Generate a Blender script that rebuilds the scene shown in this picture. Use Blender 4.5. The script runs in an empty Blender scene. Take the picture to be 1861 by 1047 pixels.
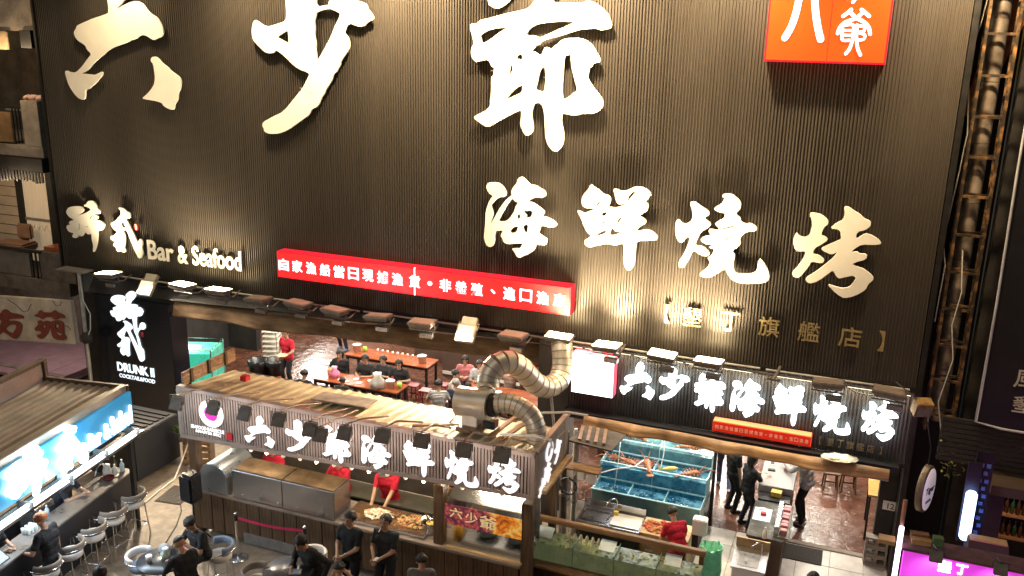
import bpy, bmesh, math, random, json
from mathutils import Vector, Matrix, Euler, noise
import numpy as np
R = math.radians
SC = bpy.context.scene
COL = SC.collection
random.seed(7)

# ------------------------------------------------------------------ camera
cam_d = bpy.data.cameras.new('camera')
cam = bpy.data.objects.new('camera', cam_d)
COL.objects.link(cam)
AX = Matrix(((0.93114291, -0.11748212, 0.34521128),
             (0.3640569, 0.24532413, -0.89848686),
             (0.02086748, 0.96229623, 0.271202)))
cam.matrix_world = Matrix.Translation((0, -16.1, 9.6)) @ AX.to_4x4()
cam_d.sensor_width = 36.0
cam_d.lens = 36.0 * 1644.04 / 1861.0
cam_d.clip_end = 2000
SC.camera = cam

# ------------------------------------------------------------------ night sky, faint glow
W = bpy.data.worlds.new('World')
SC.world = W
W.use_nodes = True
nt = W.node_tree
sky = nt.nodes.new('ShaderNodeTexSky')
sky.sky_type = 'NISHITA'
sky.sun_disc = False
sky.sun_elevation = R(4)
sky.sun_rotation = R(200)
nt.links.new(sky.outputs[0], nt.nodes['Background'].inputs[0])
nt.nodes['Background'].inputs[1].default_value = 0.04
sun_d = bpy.data.lights.new('night_glow', 'SUN')
sun_d.energy = 0.42
sun_d.angle = R(40)
sun_d.color = (1.0, 0.86, 0.72)
sun = bpy.data.objects.new('night_glow', sun_d)
sun.rotation_euler = (R(48), 0, R(-16))
COL.objects.link(sun)
SC.view_settings.view_transform = 'Standard'
SC.view_settings.look = 'None'
SC.view_settings.exposure = 0.0
SC.view_settings.gamma = 1.0
SC.view_settings.use_curve_mapping = False
SC.render.engine = 'CYCLES'
SC.cycles.use_denoising = True
SC.cycles.max_bounces = 6
SC.cycles.diffuse_bounces = 3
SC.cycles.glossy_bounces = 3
SC.cycles.transmission_bounces = 5
SC.cycles.transparent_max_bounces = 8
SC.cycles.sample_clamp_indirect = 6.0
SC.cycles.sample_clamp_direct = 0.0
SC.cycles.caustics_reflective = False
SC.cycles.caustics_refractive = False

# ------------------------------------------------------------------ materials
MATS = {}
def mat(name, col=(.5, .5, .5), rough=.6, metal=0.0, var=.15, scale=4.0, bump=0.0, bscale=40.0, emit=None,
        es=0.0, trans=0.0, ior=1.45, col2=None, stretch=None, alpha=1.0, spec=.5, contrast=(.35, .65), rvar=.05):
    if name in MATS:
        return MATS[name]
    m = bpy.data.materials.new(name)
    m.use_nodes = True
    N = m.node_tree.nodes
    L = m.node_tree.links
    p = N['Principled BSDF']
    p.inputs['Roughness'].default_value = rough
    p.inputs['Metallic'].default_value = metal
    p.inputs['IOR'].default_value = ior
    p.inputs['Specular IOR Level'].default_value = spec
    p.inputs['Transmission Weight'].default_value = trans
    p.inputs['Alpha'].default_value = alpha
    p.inputs['Base Color'].default_value = (*col, 1)
    if emit:
        p.inputs['Emission Color'].default_value = (*emit, 1)
        p.inputs['Emission Strength'].default_value = es
    if var > 0 or col2 or bump > 0:
        tc = N.new('ShaderNodeTexCoord')
        mp = N.new('ShaderNodeMapping')
        L.new(tc.outputs['Object'], mp.inputs[0])
        if stretch:
            mp.inputs['Scale'].default_value = stretch
    if var > 0 or col2:
        nz = N.new('ShaderNodeTexNoise')
        nz.inputs['Scale'].default_value = scale
        nz.inputs['Detail'].default_value = 6
        nz.inputs['Roughness'].default_value = .65
        L.new(mp.outputs[0], nz.inputs['Vector'])
        cr = N.new('ShaderNodeValToRGB')
        a = tuple(max(0, c * (1 - var)) for c in col)
        b = col2 if col2 else tuple(min(1, c * (1 + var)) for c in col)
        cr.color_ramp.elements[0].position = contrast[0]
        cr.color_ramp.elements[1].position = contrast[1]
        cr.color_ramp.elements[0].color = (*a, 1)
        cr.color_ramp.elements[1].color = (*b, 1)
        L.new(nz.outputs['Fac'], cr.inputs[0])
        L.new(cr.outputs[0], p.inputs['Base Color'])
        if rvar > 0:
            mr = N.new('ShaderNodeMapRange')
            mr.inputs['From Min'].default_value = .3
            mr.inputs['From Max'].default_value = .7
            mr.inputs['To Min'].default_value = max(.02, rough - rvar)
            mr.inputs['To Max'].default_value = min(1, rough + rvar)
            L.new(nz.outputs['Fac'], mr.inputs['Value'])
            L.new(mr.outputs[0], p.inputs['Roughness'])
    if bump > 0:
        nb = N.new('ShaderNodeTexNoise')
        nb.inputs['Scale'].default_value = bscale
        nb.inputs['Detail'].default_value = 5
        L.new(mp.outputs[0], nb.inputs['Vector'])
        bp = N.new('ShaderNodeBump')
        bp.inputs['Strength'].default_value = bump
        bp.inputs['Distance'].default_value = .02
        L.new(nb.outputs['Fac'], bp.inputs['Height'])
        L.new(bp.outputs[0], p.inputs['Normal'])
    MATS[name] = m
    return m

def glow(name, col, s):
    k = .5 if min(col) > .3 else .28
    return mat(name, tuple(c * k for c in col), .45, var=0, emit=col, es=s)

# ------------------------------------------------------------------ mesh builder
class B:
    def __init__(s):
        s.v = []; s.f = []; s.m = []; s.sm = []
    def add(s, vs, fs, mi=0, smooth=False):
        o = len(s.v)
        s.v += [tuple(v) for v in vs]
        for f in fs:
            s.f.append([i + o for i in f]); s.m.append(mi); s.sm.append(smooth)
        return s
    def box(s, x0, x1, y0, y1, z0, z1, mi=0, rot=None):
        vs = [(x, y, z) for x in (x0, x1) for y in (y0, y1) for z in (z0, z1)]
        if rot is not None:
            c = Vector(((x0 + x1) / 2, (y0 + y1) / 2, (z0 + z1) / 2))
            rm = Euler([R(a) for a in rot]).to_matrix()
            vs = [c + rm @ (Vector(v) - c) for v in vs]
        return s.add(vs, [(0, 1, 3, 2), (4, 6, 7, 5), (0, 4, 5, 1), (2, 3, 7, 6), (0, 2, 6, 4), (1, 5, 7, 3)], mi)
    def cbox(s, c, d, mi=0, rot=None):
        return s.box(c[0] - d[0] / 2, c[0] + d[0] / 2, c[1] - d[1] / 2, c[1] + d[1] / 2, c[2] - d[2] / 2, c[2] + d[2] / 2, mi, rot)
    def cyl(s, p0, p1, r0, r1=None, n=12, mi=0, cap=True):
        r1 = r0 if r1 is None else r1
        p0 = Vector(p0); p1 = Vector(p1)
        d = (p1 - p0)
        if d.length < 1e-6:
            return s
        d.normalize()
        a = d.orthogonal().normalized(); b = d.cross(a)
        vs = []
        for p, r in ((p0, r0), (p1, r1)):
            for i in range(n):
                t = 2 * math.pi * i / n
                vs.append(p + a * (r * math.cos(t)) + b * (r * math.sin(t)))
        s.add(vs, [(i, (i + 1) % n, n + (i + 1) % n, n + i) for i in range(n)], mi, True)
        if cap:
            s.add(vs[:n], [tuple(range(n - 1, -1, -1))], mi)
            s.add(vs[n:], [tuple(range(n))], mi)
        return s
    def tube(s, pts, r, n=8, mi=0, cap=True):
        P = [Vector(p) for p in pts]
        rr = r if isinstance(r, (list, tuple)) else [r] * len(P)
        vs = []
        a = None
        for i, p in enumerate(P):
            d = (P[min(i + 1, len(P) - 1)] - P[max(i - 1, 0)]).normalized()
            if a is None:
                a = d.orthogonal().normalized()
            else:
                a = (a - d * a.dot(d)).normalized()
            b = d.cross(a)
            for k in range(n):
                t = 2 * math.pi * k / n
                vs.append(p + a * (rr[i] * math.cos(t)) + b * (rr[i] * math.sin(t)))
        fs = [(i * n + k, i * n + (k + 1) % n, (i + 1) * n + (k + 1) % n, (i + 1) * n + k) for i in range(len(P) - 1) for k in range(n)]
        s.add(vs, fs, mi, True)
        if cap:
            s.add(vs[:n], [tuple(range(n - 1, -1, -1))], mi)
            s.add(vs[-n:], [tuple(range(n))], mi)
        return s
    def lathe(s, prof, c=(0, 0, 0), n=20, mi=0, smooth=True):
        vs = []
        for r, z in prof:
            for k in range(n):
                t = 2 * math.pi * k / n
                vs.append((c[0] + r * math.cos(t), c[1] + r * math.sin(t), c[2] + z))
        m = len(prof)
        s.add(vs, [(i * n + k, i * n + (k + 1) % n, (i + 1) * n + (k + 1) % n, (i + 1) * n + k) for i in range(m - 1) for k in range(n)], mi, smooth)
        if prof[0][0] > 1e-4:
            s.add(vs[:n], [tuple(range(n - 1, -1, -1))], mi)
        if prof[-1][0] > 1e-4:
            s.add(vs[-n:], [tuple(range(n))], mi)
        return s
    def ell(s, c, r, n=12, m=8, mi=0, zmin=-1.0, jit=0.0):
        prof = []
        for i in range(m + 1):
            t = -math.pi / 2 + math.pi * i / m
            if math.sin(t) < zmin - 1e-6:
                continue
            prof.append((math.cos(t), math.sin(t)))
        vs = []
        for pr, pz in prof:
            for k in range(n):
                t = 2 * math.pi * k / n
                j = 1 + random.uniform(-jit, jit)
                vs.append((c[0] + r[0] * pr * math.cos(t) * j, c[1] + r[1] * pr * math.sin(t) * j, c[2] + r[2] * pz * j))
        q = len(prof)
        return s.add(vs, [(i * n + k, i * n + (k + 1) % n, (i + 1) * n + (k + 1) % n, (i + 1) * n + k) for i in range(q - 1) for k in range(n)], mi, True)
    def ext(s, pts, d, mi=0):
        """prism: polygon pts (3d) pushed along vector d"""
        n = len(pts)
        vs = [Vector(p) for p in pts] + [Vector(p) + Vector(d) for p in pts]
        return s.add(vs, [tuple(range(n - 1, -1, -1)), tuple(range(n, 2 * n))] + [(i, (i + 1) % n, n + (i + 1) % n, n + i) for i in range(n)], mi)
    def mesh(s, name, mats, bevel=0.0):
        me = bpy.data.meshes.new(name)
        me.from_pydata(s.v, [], s.f)
        for m in (mats if isinstance(mats, (list, tuple)) else [mats]):
            me.materials.append(m)
        me.polygons.foreach_set('material_index', s.m)
        me.polygons.foreach_set('use_smooth', s.sm)
        bm = bmesh.new(); bm.from_mesh(me)
        bmesh.ops.recalc_face_normals(bm, faces=bm.faces)
        if bevel > 0:
            bmesh.ops.remove_doubles(bm, verts=bm.verts, dist=1e-5)
            es = [e for e in bm.edges if len(e.link_faces) == 2 and e.calc_face_angle(0) > .6]
            bmesh.ops.bevel(bm, geom=es, offset=bevel, segments=2, affect='EDGES', clamp_overlap=True)
        bm.to_mesh(me); bm.free()
        me.update()
        return me
    def obj(s, name, mats, parent=None, loc=(0, 0, 0), rot=(0, 0, 0), bevel=0.0):
        o = bpy.data.objects.new(name, s.mesh(name, mats, bevel))
        o.location = loc; o.rotation_euler = [R(a) for a in rot]
        o.parent = parent
        COL.objects.link(o)
        return o

def place(name, me, parent=None, loc=(0, 0, 0), rot=(0, 0, 0), scale=None):
    o = bpy.data.objects.new(name, me)
    o.location = loc; o.rotation_euler = [R(a) for a in rot]
    if scale: o.scale = scale
    o.parent = parent
    COL.objects.link(o)
    return o
def tag(o, label, cat, group=None):
    o['label'] = label; o['category'] = cat
    if group: o['group'] = group
    return o
def thing(name, label, cat, loc=(0, 0, 0), rotz=0, group=None):
    o = bpy.data.objects.new(name, None)
    o.empty_display_size = .1
    o.location = loc; o.rotation_euler = (0, 0, R(rotz))
    COL.objects.link(o)
    return tag(o, label, cat, group)
def struct(o):
    o['kind'] = 'structure'; return o
def stuff(o):
    o['kind'] = 'stuff'; return o
def copy_tree(o, parent=None):
    c = o.copy(); COL.objects.link(c); c.parent = parent
    for ch in o.children:
        copy_tree(ch, c)
    return c

def lamp(parent, kind, loc, power, color=(1, .85, .6), target=None, angle=120, blend=.8, size=.1, size_y=None, spread=None):
    d = bpy.data.lights.new('light', kind)
    d.energy = power; d.color = color
    if kind == 'SPOT':
        d.spot_size = R(angle); d.spot_blend = blend; d.shadow_soft_size = size
    elif kind == 'POINT':
        d.shadow_soft_size = size
    else:
        d.shape = 'RECTANGLE'; d.size = size; d.size_y = size_y or size
        if spread: d.spread = R(spread)
    o = bpy.data.objects.new('light', d)
    o.location = loc
    if target is not None:
        o.rotation_euler = (Vector(target) - Vector(loc)).to_track_quat('-Z', 'Y').to_euler()
    o.parent = parent
    COL.objects.link(o)
    return o

# ------------------------------------------------------------------ lettering
G = json.loads(r'''{"liu":{"o":[-17.105,7.838],"s":[3.256,3.143],"l":[[[143,245],[143,274],[156,303],[175,314],[190,306],[210,283],[217,263],[205,242],[186,223],[171,213],[164,205],[182,214],[203,222],[219,225],[230,224],[241,219],[251,206],[260,199],[275,192],[281,183],[288,173],[288,159],[280,152],[272,150],[262,146],[255,148],[242,155],[230,156],[218,152],[216,148],[196,144],[193,141],[161,132],[135,123],[116,111],[96,99],[82,89],[72,79],[55,71],[46,68],[71,67],[87,66],[100,71],[109,74],[110,70],[104,63],[99,60],[89,50],[71,40],[67,36],[54,33],[52,14],[44,10],[32,13],[21,22],[8,39],[2,57],[0,71],[5,73],[13,70],[31,69],[52,83],[71,101],[84,112],[72,121],[69,129],[61,134],[48,140],[41,148],[38,157],[46,165],[50,172],[65,177],[99,188],[133,196],[146,201]],[[250,107],[254,110],[262,111],[271,106],[278,98],[293,90],[298,84],[310,77],[323,70],[326,61],[323,47],[315,35],[313,21],[303,12],[301,2],[295,0],[280,4],[272,9],[271,13],[254,17],[231,19],[215,21],[232,31],[249,47],[255,58],[257,72],[255,96],[249,101]]]},"shao":{"o":[-11.937,7.466],"s":[2.835,3.451],"l":[[[85,268],[85,295],[83,321],[94,340],[114,345],[136,332],[158,313],[157,284],[155,255],[175,257],[186,260],[183,264],[192,270],[214,273],[236,270],[250,266],[261,264],[268,260],[270,252],[278,244],[284,235],[279,232],[267,226],[263,221],[252,219],[241,222],[232,225],[224,221],[222,217],[216,207],[223,201],[228,192],[228,179],[220,168],[207,153],[205,145],[198,133],[190,128],[186,116],[170,95],[168,89],[161,82],[152,63],[135,56],[131,46],[119,38],[105,29],[90,20],[78,12],[54,2],[30,0],[17,4],[17,10],[13,15],[15,23],[39,35],[67,47],[93,73],[115,95],[129,117],[134,126],[125,130],[113,133],[100,139],[84,152],[70,163],[55,171],[52,166],[40,163],[28,166],[19,173],[4,186],[0,195],[0,209],[3,221],[9,228],[17,224],[27,218],[39,215],[60,220],[83,227],[85,243]],[[59,195],[73,203],[87,210],[88,199],[88,183],[75,188]],[[155,245],[171,250],[188,252],[199,248],[210,243],[208,237],[203,229],[196,219],[193,211],[181,190],[167,170],[151,148],[152,164],[150,176],[152,187],[148,201],[150,214],[149,228],[153,239]]]},"ye":{"o":[-7.07,7.504],"s":[2.705,3.372],"l":[[[0,224],[14,225],[20,231],[39,235],[62,241],[88,247],[104,250],[112,252],[122,261],[127,268],[144,290],[154,313],[164,332],[178,337],[197,325],[194,305],[177,288],[159,271],[162,262],[194,263],[216,263],[225,267],[232,265],[242,261],[249,256],[255,252],[264,243],[267,234],[270,228],[269,222],[253,217],[241,221],[223,219],[212,218],[196,213],[174,206],[152,201],[141,196],[137,190],[128,190],[130,187],[122,179],[130,177],[136,172],[143,173],[145,180],[148,187],[161,183],[165,188],[169,191],[171,190],[175,196],[183,201],[194,203],[214,203],[224,200],[234,194],[241,185],[247,176],[253,167],[249,162],[240,161],[238,156],[233,153],[232,145],[230,136],[234,129],[244,116],[255,105],[261,96],[261,86],[253,77],[241,72],[240,73],[224,72],[211,68],[196,69],[186,71],[184,65],[184,54],[189,36],[190,23],[187,11],[180,3],[175,0],[168,2],[159,11],[154,25],[152,47],[150,71],[146,83],[140,88],[131,86],[127,78],[125,64],[129,46],[129,37],[124,29],[117,26],[111,30],[103,46],[105,58],[105,73],[93,68],[76,59],[69,55],[53,46],[38,37],[24,43],[7,54],[22,62],[36,69],[43,79],[42,86],[44,98],[44,115],[44,131],[48,132],[49,142],[50,147],[44,149],[39,159],[33,161],[17,158],[12,156],[6,162],[2,170],[3,182],[8,189],[5,202],[1,213]],[[36,262],[33,283],[41,308],[58,318],[81,305],[99,293],[93,280],[79,267],[68,258],[56,252],[48,253],[37,258]],[[20,204],[34,213],[54,218],[75,219],[60,211],[40,196],[24,189],[22,199]],[[109,206],[118,219],[134,227],[159,230],[182,232],[202,231],[188,223],[168,216],[152,208],[137,202],[126,206]],[[92,164],[96,171],[102,174],[105,169],[104,162]],[[78,133],[80,145],[82,157],[87,147],[84,139]],[[131,110],[135,123],[138,142],[144,151],[149,153],[151,132],[149,106],[141,108]],[[185,173],[194,174],[197,178],[198,160],[205,134],[211,117],[211,111],[205,108],[198,101],[185,93],[183,115],[184,141]],[[73,89],[83,103],[97,114],[106,119],[106,105],[92,98]]]},"hai":{"o":[-6.741,5.407],"s":[1.497,1.578],"l":[[[3,133],[7,141],[24,143],[32,141],[40,135],[46,125],[43,117],[32,116],[24,110],[15,100],[14,96],[19,84],[17,74],[13,59],[13,57],[27,84],[37,101],[47,113],[58,122],[55,127],[58,135],[67,146],[68,153],[75,158],[80,156],[87,150],[94,144],[104,144],[114,139],[123,135],[126,127],[120,122],[106,122],[97,118],[90,112],[98,111],[106,108],[115,102],[123,97],[124,94],[118,84],[125,86],[135,83],[143,80],[150,73],[145,68],[135,66],[126,68],[117,68],[115,60],[113,53],[119,49],[131,43],[130,38],[127,31],[118,31],[109,31],[107,24],[102,16],[91,9],[82,4],[76,0],[70,2],[65,11],[59,17],[69,18],[77,19],[82,30],[73,29],[49,25],[41,29],[39,36],[35,40],[39,48],[40,52],[25,49],[22,41],[23,27],[18,17],[12,15],[5,19],[0,32],[1,44],[3,65],[3,82],[7,98],[13,111],[19,116],[10,121],[7,125]],[[58,116],[64,110],[71,109],[65,100],[63,91],[54,77],[46,69],[29,67],[38,85],[47,102]],[[68,83],[73,88],[76,81],[72,75],[69,77]],[[79,93],[100,96],[98,82],[83,79],[90,84]],[[53,48],[60,59],[72,63],[68,50],[61,47]],[[80,64],[92,69],[90,50],[84,52]]]},"xian":{"o":[-4.863,5.4],"s":[1.553,1.577],"l":[[[8,122],[9,131],[15,140],[20,145],[23,153],[26,155],[32,150],[42,145],[49,139],[60,137],[64,131],[62,121],[59,117],[71,115],[83,119],[94,125],[92,126],[79,122],[74,128],[70,141],[68,150],[75,150],[82,147],[93,149],[106,157],[119,158],[130,154],[138,147],[133,139],[128,131],[133,129],[134,122],[131,114],[120,108],[119,104],[126,102],[132,97],[129,91],[119,85],[114,76],[124,78],[134,81],[146,78],[155,70],[152,63],[136,61],[116,58],[115,43],[115,25],[113,9],[105,0],[98,5],[93,20],[93,41],[92,52],[76,45],[62,48],[47,44],[26,36],[18,42],[17,49],[24,53],[30,59],[21,65],[14,78],[8,91],[0,104],[7,103],[14,100],[25,105],[35,110],[27,111],[18,110],[10,114]],[[94,131],[98,143],[110,152],[108,146],[101,137],[96,130]],[[45,102],[58,108],[57,102],[52,97]],[[24,89],[28,94],[33,94],[31,90]],[[45,83],[56,91],[54,85],[48,82]],[[30,76],[32,79],[34,75],[32,73]],[[35,56],[45,67],[60,74],[57,66],[46,61]],[[77,86],[79,97],[89,101],[83,93],[78,82]],[[65,64],[65,69],[70,83],[72,74],[78,71],[91,75],[82,68],[71,63]],[[35,113],[38,121],[45,128],[43,121],[39,115]]]},"shaoh":{"o":[-3.005,5.405],"s":[1.714,1.577],"l":[[[0,83],[0,100],[4,105],[11,98],[19,97],[29,105],[29,120],[22,137],[31,139],[40,133],[57,124],[58,118],[49,111],[63,102],[59,95],[45,85],[40,72],[37,60],[52,60],[65,49],[61,43],[50,43],[34,52],[28,33],[20,18],[12,16],[10,25],[20,45],[26,64],[27,73],[22,75],[15,64],[8,63],[2,74]],[[64,130],[77,138],[83,149],[77,154],[85,158],[95,157],[103,152],[111,144],[111,133],[104,125],[106,121],[112,118],[113,111],[122,107],[130,110],[142,103],[141,96],[126,94],[118,87],[114,79],[117,72],[111,64],[103,57],[109,50],[107,39],[108,25],[112,17],[127,17],[142,20],[149,26],[150,49],[158,43],[168,28],[171,15],[167,7],[146,2],[122,0],[107,4],[97,17],[94,25],[82,14],[65,3],[52,4],[50,10],[64,23],[66,34],[61,40],[68,45],[73,57],[62,59],[69,65],[54,65],[46,71],[50,77],[65,82],[59,88],[61,93],[73,91],[79,94],[69,102],[73,107],[85,114],[85,123],[73,124]],[[84,73],[96,83],[94,76]],[[79,95],[106,104],[105,101],[85,94]]]},"kao":{"o":[-0.97,5.344],"s":[1.424,1.583],"l":[[[22,142],[32,143],[42,141],[53,133],[54,126],[48,120],[44,106],[52,104],[57,99],[47,90],[37,83],[34,72],[45,71],[55,64],[52,57],[34,59],[31,50],[22,35],[16,27],[8,28],[4,35],[15,51],[22,67],[24,76],[10,74],[5,78],[0,90],[4,107],[9,101],[19,99],[26,103],[29,118],[28,129]],[[76,158],[83,158],[94,151],[101,148],[110,140],[120,137],[121,129],[114,122],[103,118],[100,112],[101,104],[114,116],[123,114],[134,109],[142,101],[132,98],[111,97],[99,87],[96,81],[105,84],[109,80],[121,81],[121,72],[104,65],[99,60],[111,57],[119,55],[135,44],[136,38],[129,30],[126,19],[111,7],[94,0],[84,5],[77,10],[64,22],[77,19],[89,17],[99,20],[105,28],[109,38],[104,42],[89,37],[81,34],[75,40],[71,48],[61,38],[49,26],[35,19],[28,25],[29,30],[44,42],[58,57],[69,69],[75,81],[65,74],[52,79],[47,83],[58,90],[73,99],[78,102],[76,114],[71,119],[58,119],[67,129],[77,135],[79,146]]]},"zui":{"o":[-17.618,4.372],"s":[1.201,1.241],"l":[[[5,90],[11,99],[22,104],[42,107],[57,106],[61,98],[54,92],[37,82],[47,86],[65,92],[84,102],[79,106],[71,108],[63,109],[64,112],[72,115],[77,122],[88,124],[97,121],[101,114],[102,106],[108,104],[110,100],[108,94],[99,94],[88,91],[98,91],[104,87],[101,81],[92,81],[90,79],[105,79],[117,74],[120,68],[115,60],[107,54],[96,54],[95,38],[91,21],[84,7],[79,0],[76,1],[79,15],[76,30],[77,45],[66,41],[60,45],[57,49],[54,42],[47,35],[42,34],[36,38],[35,33],[26,28],[17,29],[16,33],[22,40],[11,41],[4,44],[0,53],[5,58],[15,59],[10,63],[13,68],[23,71],[26,71],[25,74],[14,78],[7,85]],[[88,72],[93,73],[96,71],[91,70]],[[57,57],[63,61],[72,61],[67,59]],[[44,68],[44,60],[40,48],[35,46],[39,59]],[[75,82],[83,89],[90,92],[85,87],[78,79],[70,70]]]},"er":{"o":[-16.274,4.355],"s":[0.948,1.175],"l":[[[33,116],[41,117],[51,114],[56,109],[64,107],[67,102],[63,93],[55,93],[52,92],[59,80],[69,62],[77,45],[81,35],[85,44],[90,48],[94,45],[95,35],[91,27],[94,14],[90,5],[82,0],[77,4],[71,16],[64,34],[56,54],[49,71],[42,86],[39,82],[35,77],[40,75],[38,70],[48,70],[44,64],[40,61],[45,56],[45,42],[41,28],[38,21],[43,15],[39,11],[32,11],[27,15],[20,10],[14,14],[16,20],[8,22],[8,28],[19,36],[10,35],[1,38],[0,44],[12,48],[21,56],[20,59],[12,65],[6,72],[7,78],[20,83],[30,94],[39,100],[39,109]],[[31,31],[34,32],[34,29],[32,29]]]},"zuier":{"o":[-16.327,1.851],"s":[1.041,1.751],"l":[[[4,144],[12,155],[29,160],[47,160],[52,155],[46,146],[52,147],[56,153],[52,162],[65,173],[74,175],[83,172],[85,165],[77,156],[68,149],[65,140],[73,143],[88,142],[82,138],[97,137],[102,129],[97,119],[91,115],[81,115],[78,100],[78,79],[85,87],[89,98],[98,101],[104,97],[104,88],[98,83],[88,83],[79,74],[78,65],[81,58],[83,49],[85,37],[92,31],[92,17],[92,7],[83,0],[76,3],[71,19],[63,39],[54,59],[46,76],[38,66],[34,55],[48,57],[53,50],[49,39],[48,22],[48,11],[42,7],[34,13],[28,7],[19,15],[20,23],[27,36],[19,27],[12,30],[12,34],[25,42],[29,51],[21,54],[14,62],[27,72],[42,84],[42,92],[36,96],[46,98],[61,91],[65,84],[61,78],[54,77],[70,47],[80,28],[77,48],[74,64],[68,75],[68,94],[66,108],[58,104],[49,109],[46,107],[40,99],[35,101],[28,95],[18,94],[15,103],[5,104],[0,114],[2,118],[13,118],[9,125],[17,129],[26,132],[15,136]],[[21,152],[27,154],[30,153],[25,150]],[[37,127],[38,116],[33,110],[35,122]],[[76,130],[81,132],[83,130],[77,128]]]},"fang":{"o":[-20.246,1.791],"s":[1.323,0.905],"l":[[[54,78],[61,87],[70,90],[81,88],[86,83],[111,83],[128,81],[132,77],[128,73],[103,70],[77,65],[73,59],[100,64],[115,62],[122,55],[117,41],[105,24],[92,14],[83,15],[64,24],[53,28],[44,22],[24,7],[5,0],[0,6],[21,23],[41,39],[53,56],[48,60],[18,54],[13,60],[34,67]],[[61,37],[74,47],[86,52],[101,53],[100,45],[88,32],[82,28],[68,32]]]},"yuan":{"o":[-18.624,2.059],"s":[1.059,0.828],"l":[[[4,61],[18,66],[22,74],[30,77],[35,72],[57,74],[66,77],[68,80],[77,83],[82,78],[95,76],[106,72],[102,66],[85,63],[75,58],[67,59],[64,64],[39,59],[34,54],[27,54],[23,58],[8,57]],[[13,47],[23,50],[31,47],[43,52],[54,51],[56,47],[59,52],[71,56],[90,58],[99,54],[98,38],[96,25],[102,19],[101,13],[90,7],[66,6],[56,12],[54,26],[55,40],[45,22],[30,7],[19,0],[7,3],[4,9],[12,12],[20,14],[21,20],[13,21],[2,19],[0,26],[9,33],[15,39]],[[27,32],[36,42],[38,36],[34,30]],[[72,46],[82,48],[82,38],[75,34],[71,39]],[[69,26],[77,26],[90,24],[87,20],[76,18]]]}}''')
def curve_mesh(loops, ext, name, m, bev=0.0):
    c = bpy.data.curves.new(name, 'CURVE')
    c.dimensions = '2D'; c.fill_mode = 'BOTH'; c.extrude = ext
    if bev: c.bevel_depth = bev; c.bevel_resolution = 1
    for l in loops:
        sp = c.splines.new('POLY'); sp.points.add(len(l) - 1)
        for i, (x, y) in enumerate(l):
            sp.points[i].co = (x, y, 0, 1)
        sp.use_cyclic_u = True
    o = bpy.data.objects.new(name, c)
    me = bpy.data.meshes.new_from_object(o)
    bpy.data.objects.remove(o)
    me.materials.clear(); me.materials.append(m)
    return me
def smooth_loop(l, it=1):
    for _ in range(it):
        n = len(l); out = []
        for i in range(n):
            a = l[i]; b = l[(i + 1) % n]
            out.append((a[0] * .78 + b[0] * .22, a[1] * .78 + b[1] * .22))
            out.append((a[0] * .22 + b[0] * .78, a[1] * .22 + b[1] * .78))
        l = out
    return l
def glyph(g, m, w=None, h=None, ext=.015, bev=.004):
    """traced character as a solid plate, origin lower left, standing in local xy"""
    d = G[g]
    sx = (w / d['s'][0]) if w else 1; sy = (h / d['s'][1]) if h else 1
    loops = [smooth_loop([(p[0] / 100 * sx, p[1] / 100 * sy) for p in l]) for l in d['l']]
    return curve_mesh(loops, ext, 'character', m, bev)
def text_mesh(t, size, m, ext=.008, off=0.0, res=3, spacing=1.0, shear=0.0):
    c = bpy.data.curves.new('text', 'FONT')
    c.body = t; c.size = size; c.extrude = ext; c.offset = off; c.resolution_u = res
    c.align_x = 'CENTER'; c.align_y = 'CENTER'; c.space_character = spacing; c.shear = shear
    o = bpy.data.objects.new('text', c)
    me = bpy.data.meshes.new_from_object(o)
    bpy.data.objects.remove(o)
    me.materials.clear(); me.materials.append(m)
    return me
def fit_text(name, t, m, parent, x0, x1, z0, z1, y, ext=.008, off=0.0, rot=(90, 0, 0)):
    """one word stretched into the rectangle it fills on its sign"""
    me = text_mesh(t, 1.0, m, ext, off)
    xs = [v.co.x for v in me.vertices]; ys = [v.co.y for v in me.vertices]
    sx = (x1 - x0) / (max(xs) - min(xs)); sy = (z1 - z0) / (max(ys) - min(ys))
    for v in me.vertices:
        v.co.x = (v.co.x - (max(xs) + min(xs)) / 2) * sx
        v.co.y = (v.co.y - (max(ys) + min(ys)) / 2) * sy
    return place(name, me, parent, ((x0 + x1) / 2, y, (z0 + z1) / 2), rot)
def stroke(pts, w, t=.012, n=None):
    """a flat brush stroke of even width with round ends in local xz, thickness t"""
    P = [Vector((p[0], p[1])) for p in pts]
    # resample with a light spline
    Q = []
    for i in range(len(P) - 1):
        p0 = P[max(i - 1, 0)]; p1 = P[i]; p2 = P[i + 1]; p3 = P[min(i + 2, len(P) - 1)]
        for k in range(4):
            u = k / 4
            Q.append(.5 * ((2 * p1) + (p2 - p0) * u + (2 * p0 - 5 * p1 + 4 * p2 - p3) * u * u + (3 * p1 - p0 - 3 * p2 + p3) * u ** 3))
    Q.append(P[-1])
    le, ri = [], []
    for i, q in enumerate(Q):
        d = (Q[min(i + 1, len(Q) - 1)] - Q[max(i - 1, 0)]).normalized()
        nn = Vector((-d.y, d.x)) * w / 2
        le.append(q + nn); ri.append(q - nn)
    def capp(q, d, s):
        a0 = math.atan2(d.y, d.x)
        return [q + Vector((math.cos(a0 + s * t_), math.sin(a0 + s * t_))) * w / 2 for t_ in (R(60), R(30), 0, R(-30), R(-60))]
    d1 = (Q[-1] - Q[-2]).normalized(); d0 = (Q[0] - Q[1]).normalized()
    loop = le + capp(Q[-1], d1, 1) + ri[::-1] + capp(Q[0], d0, 1)
    return [(p.x, p.y) for p in loop]

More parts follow.
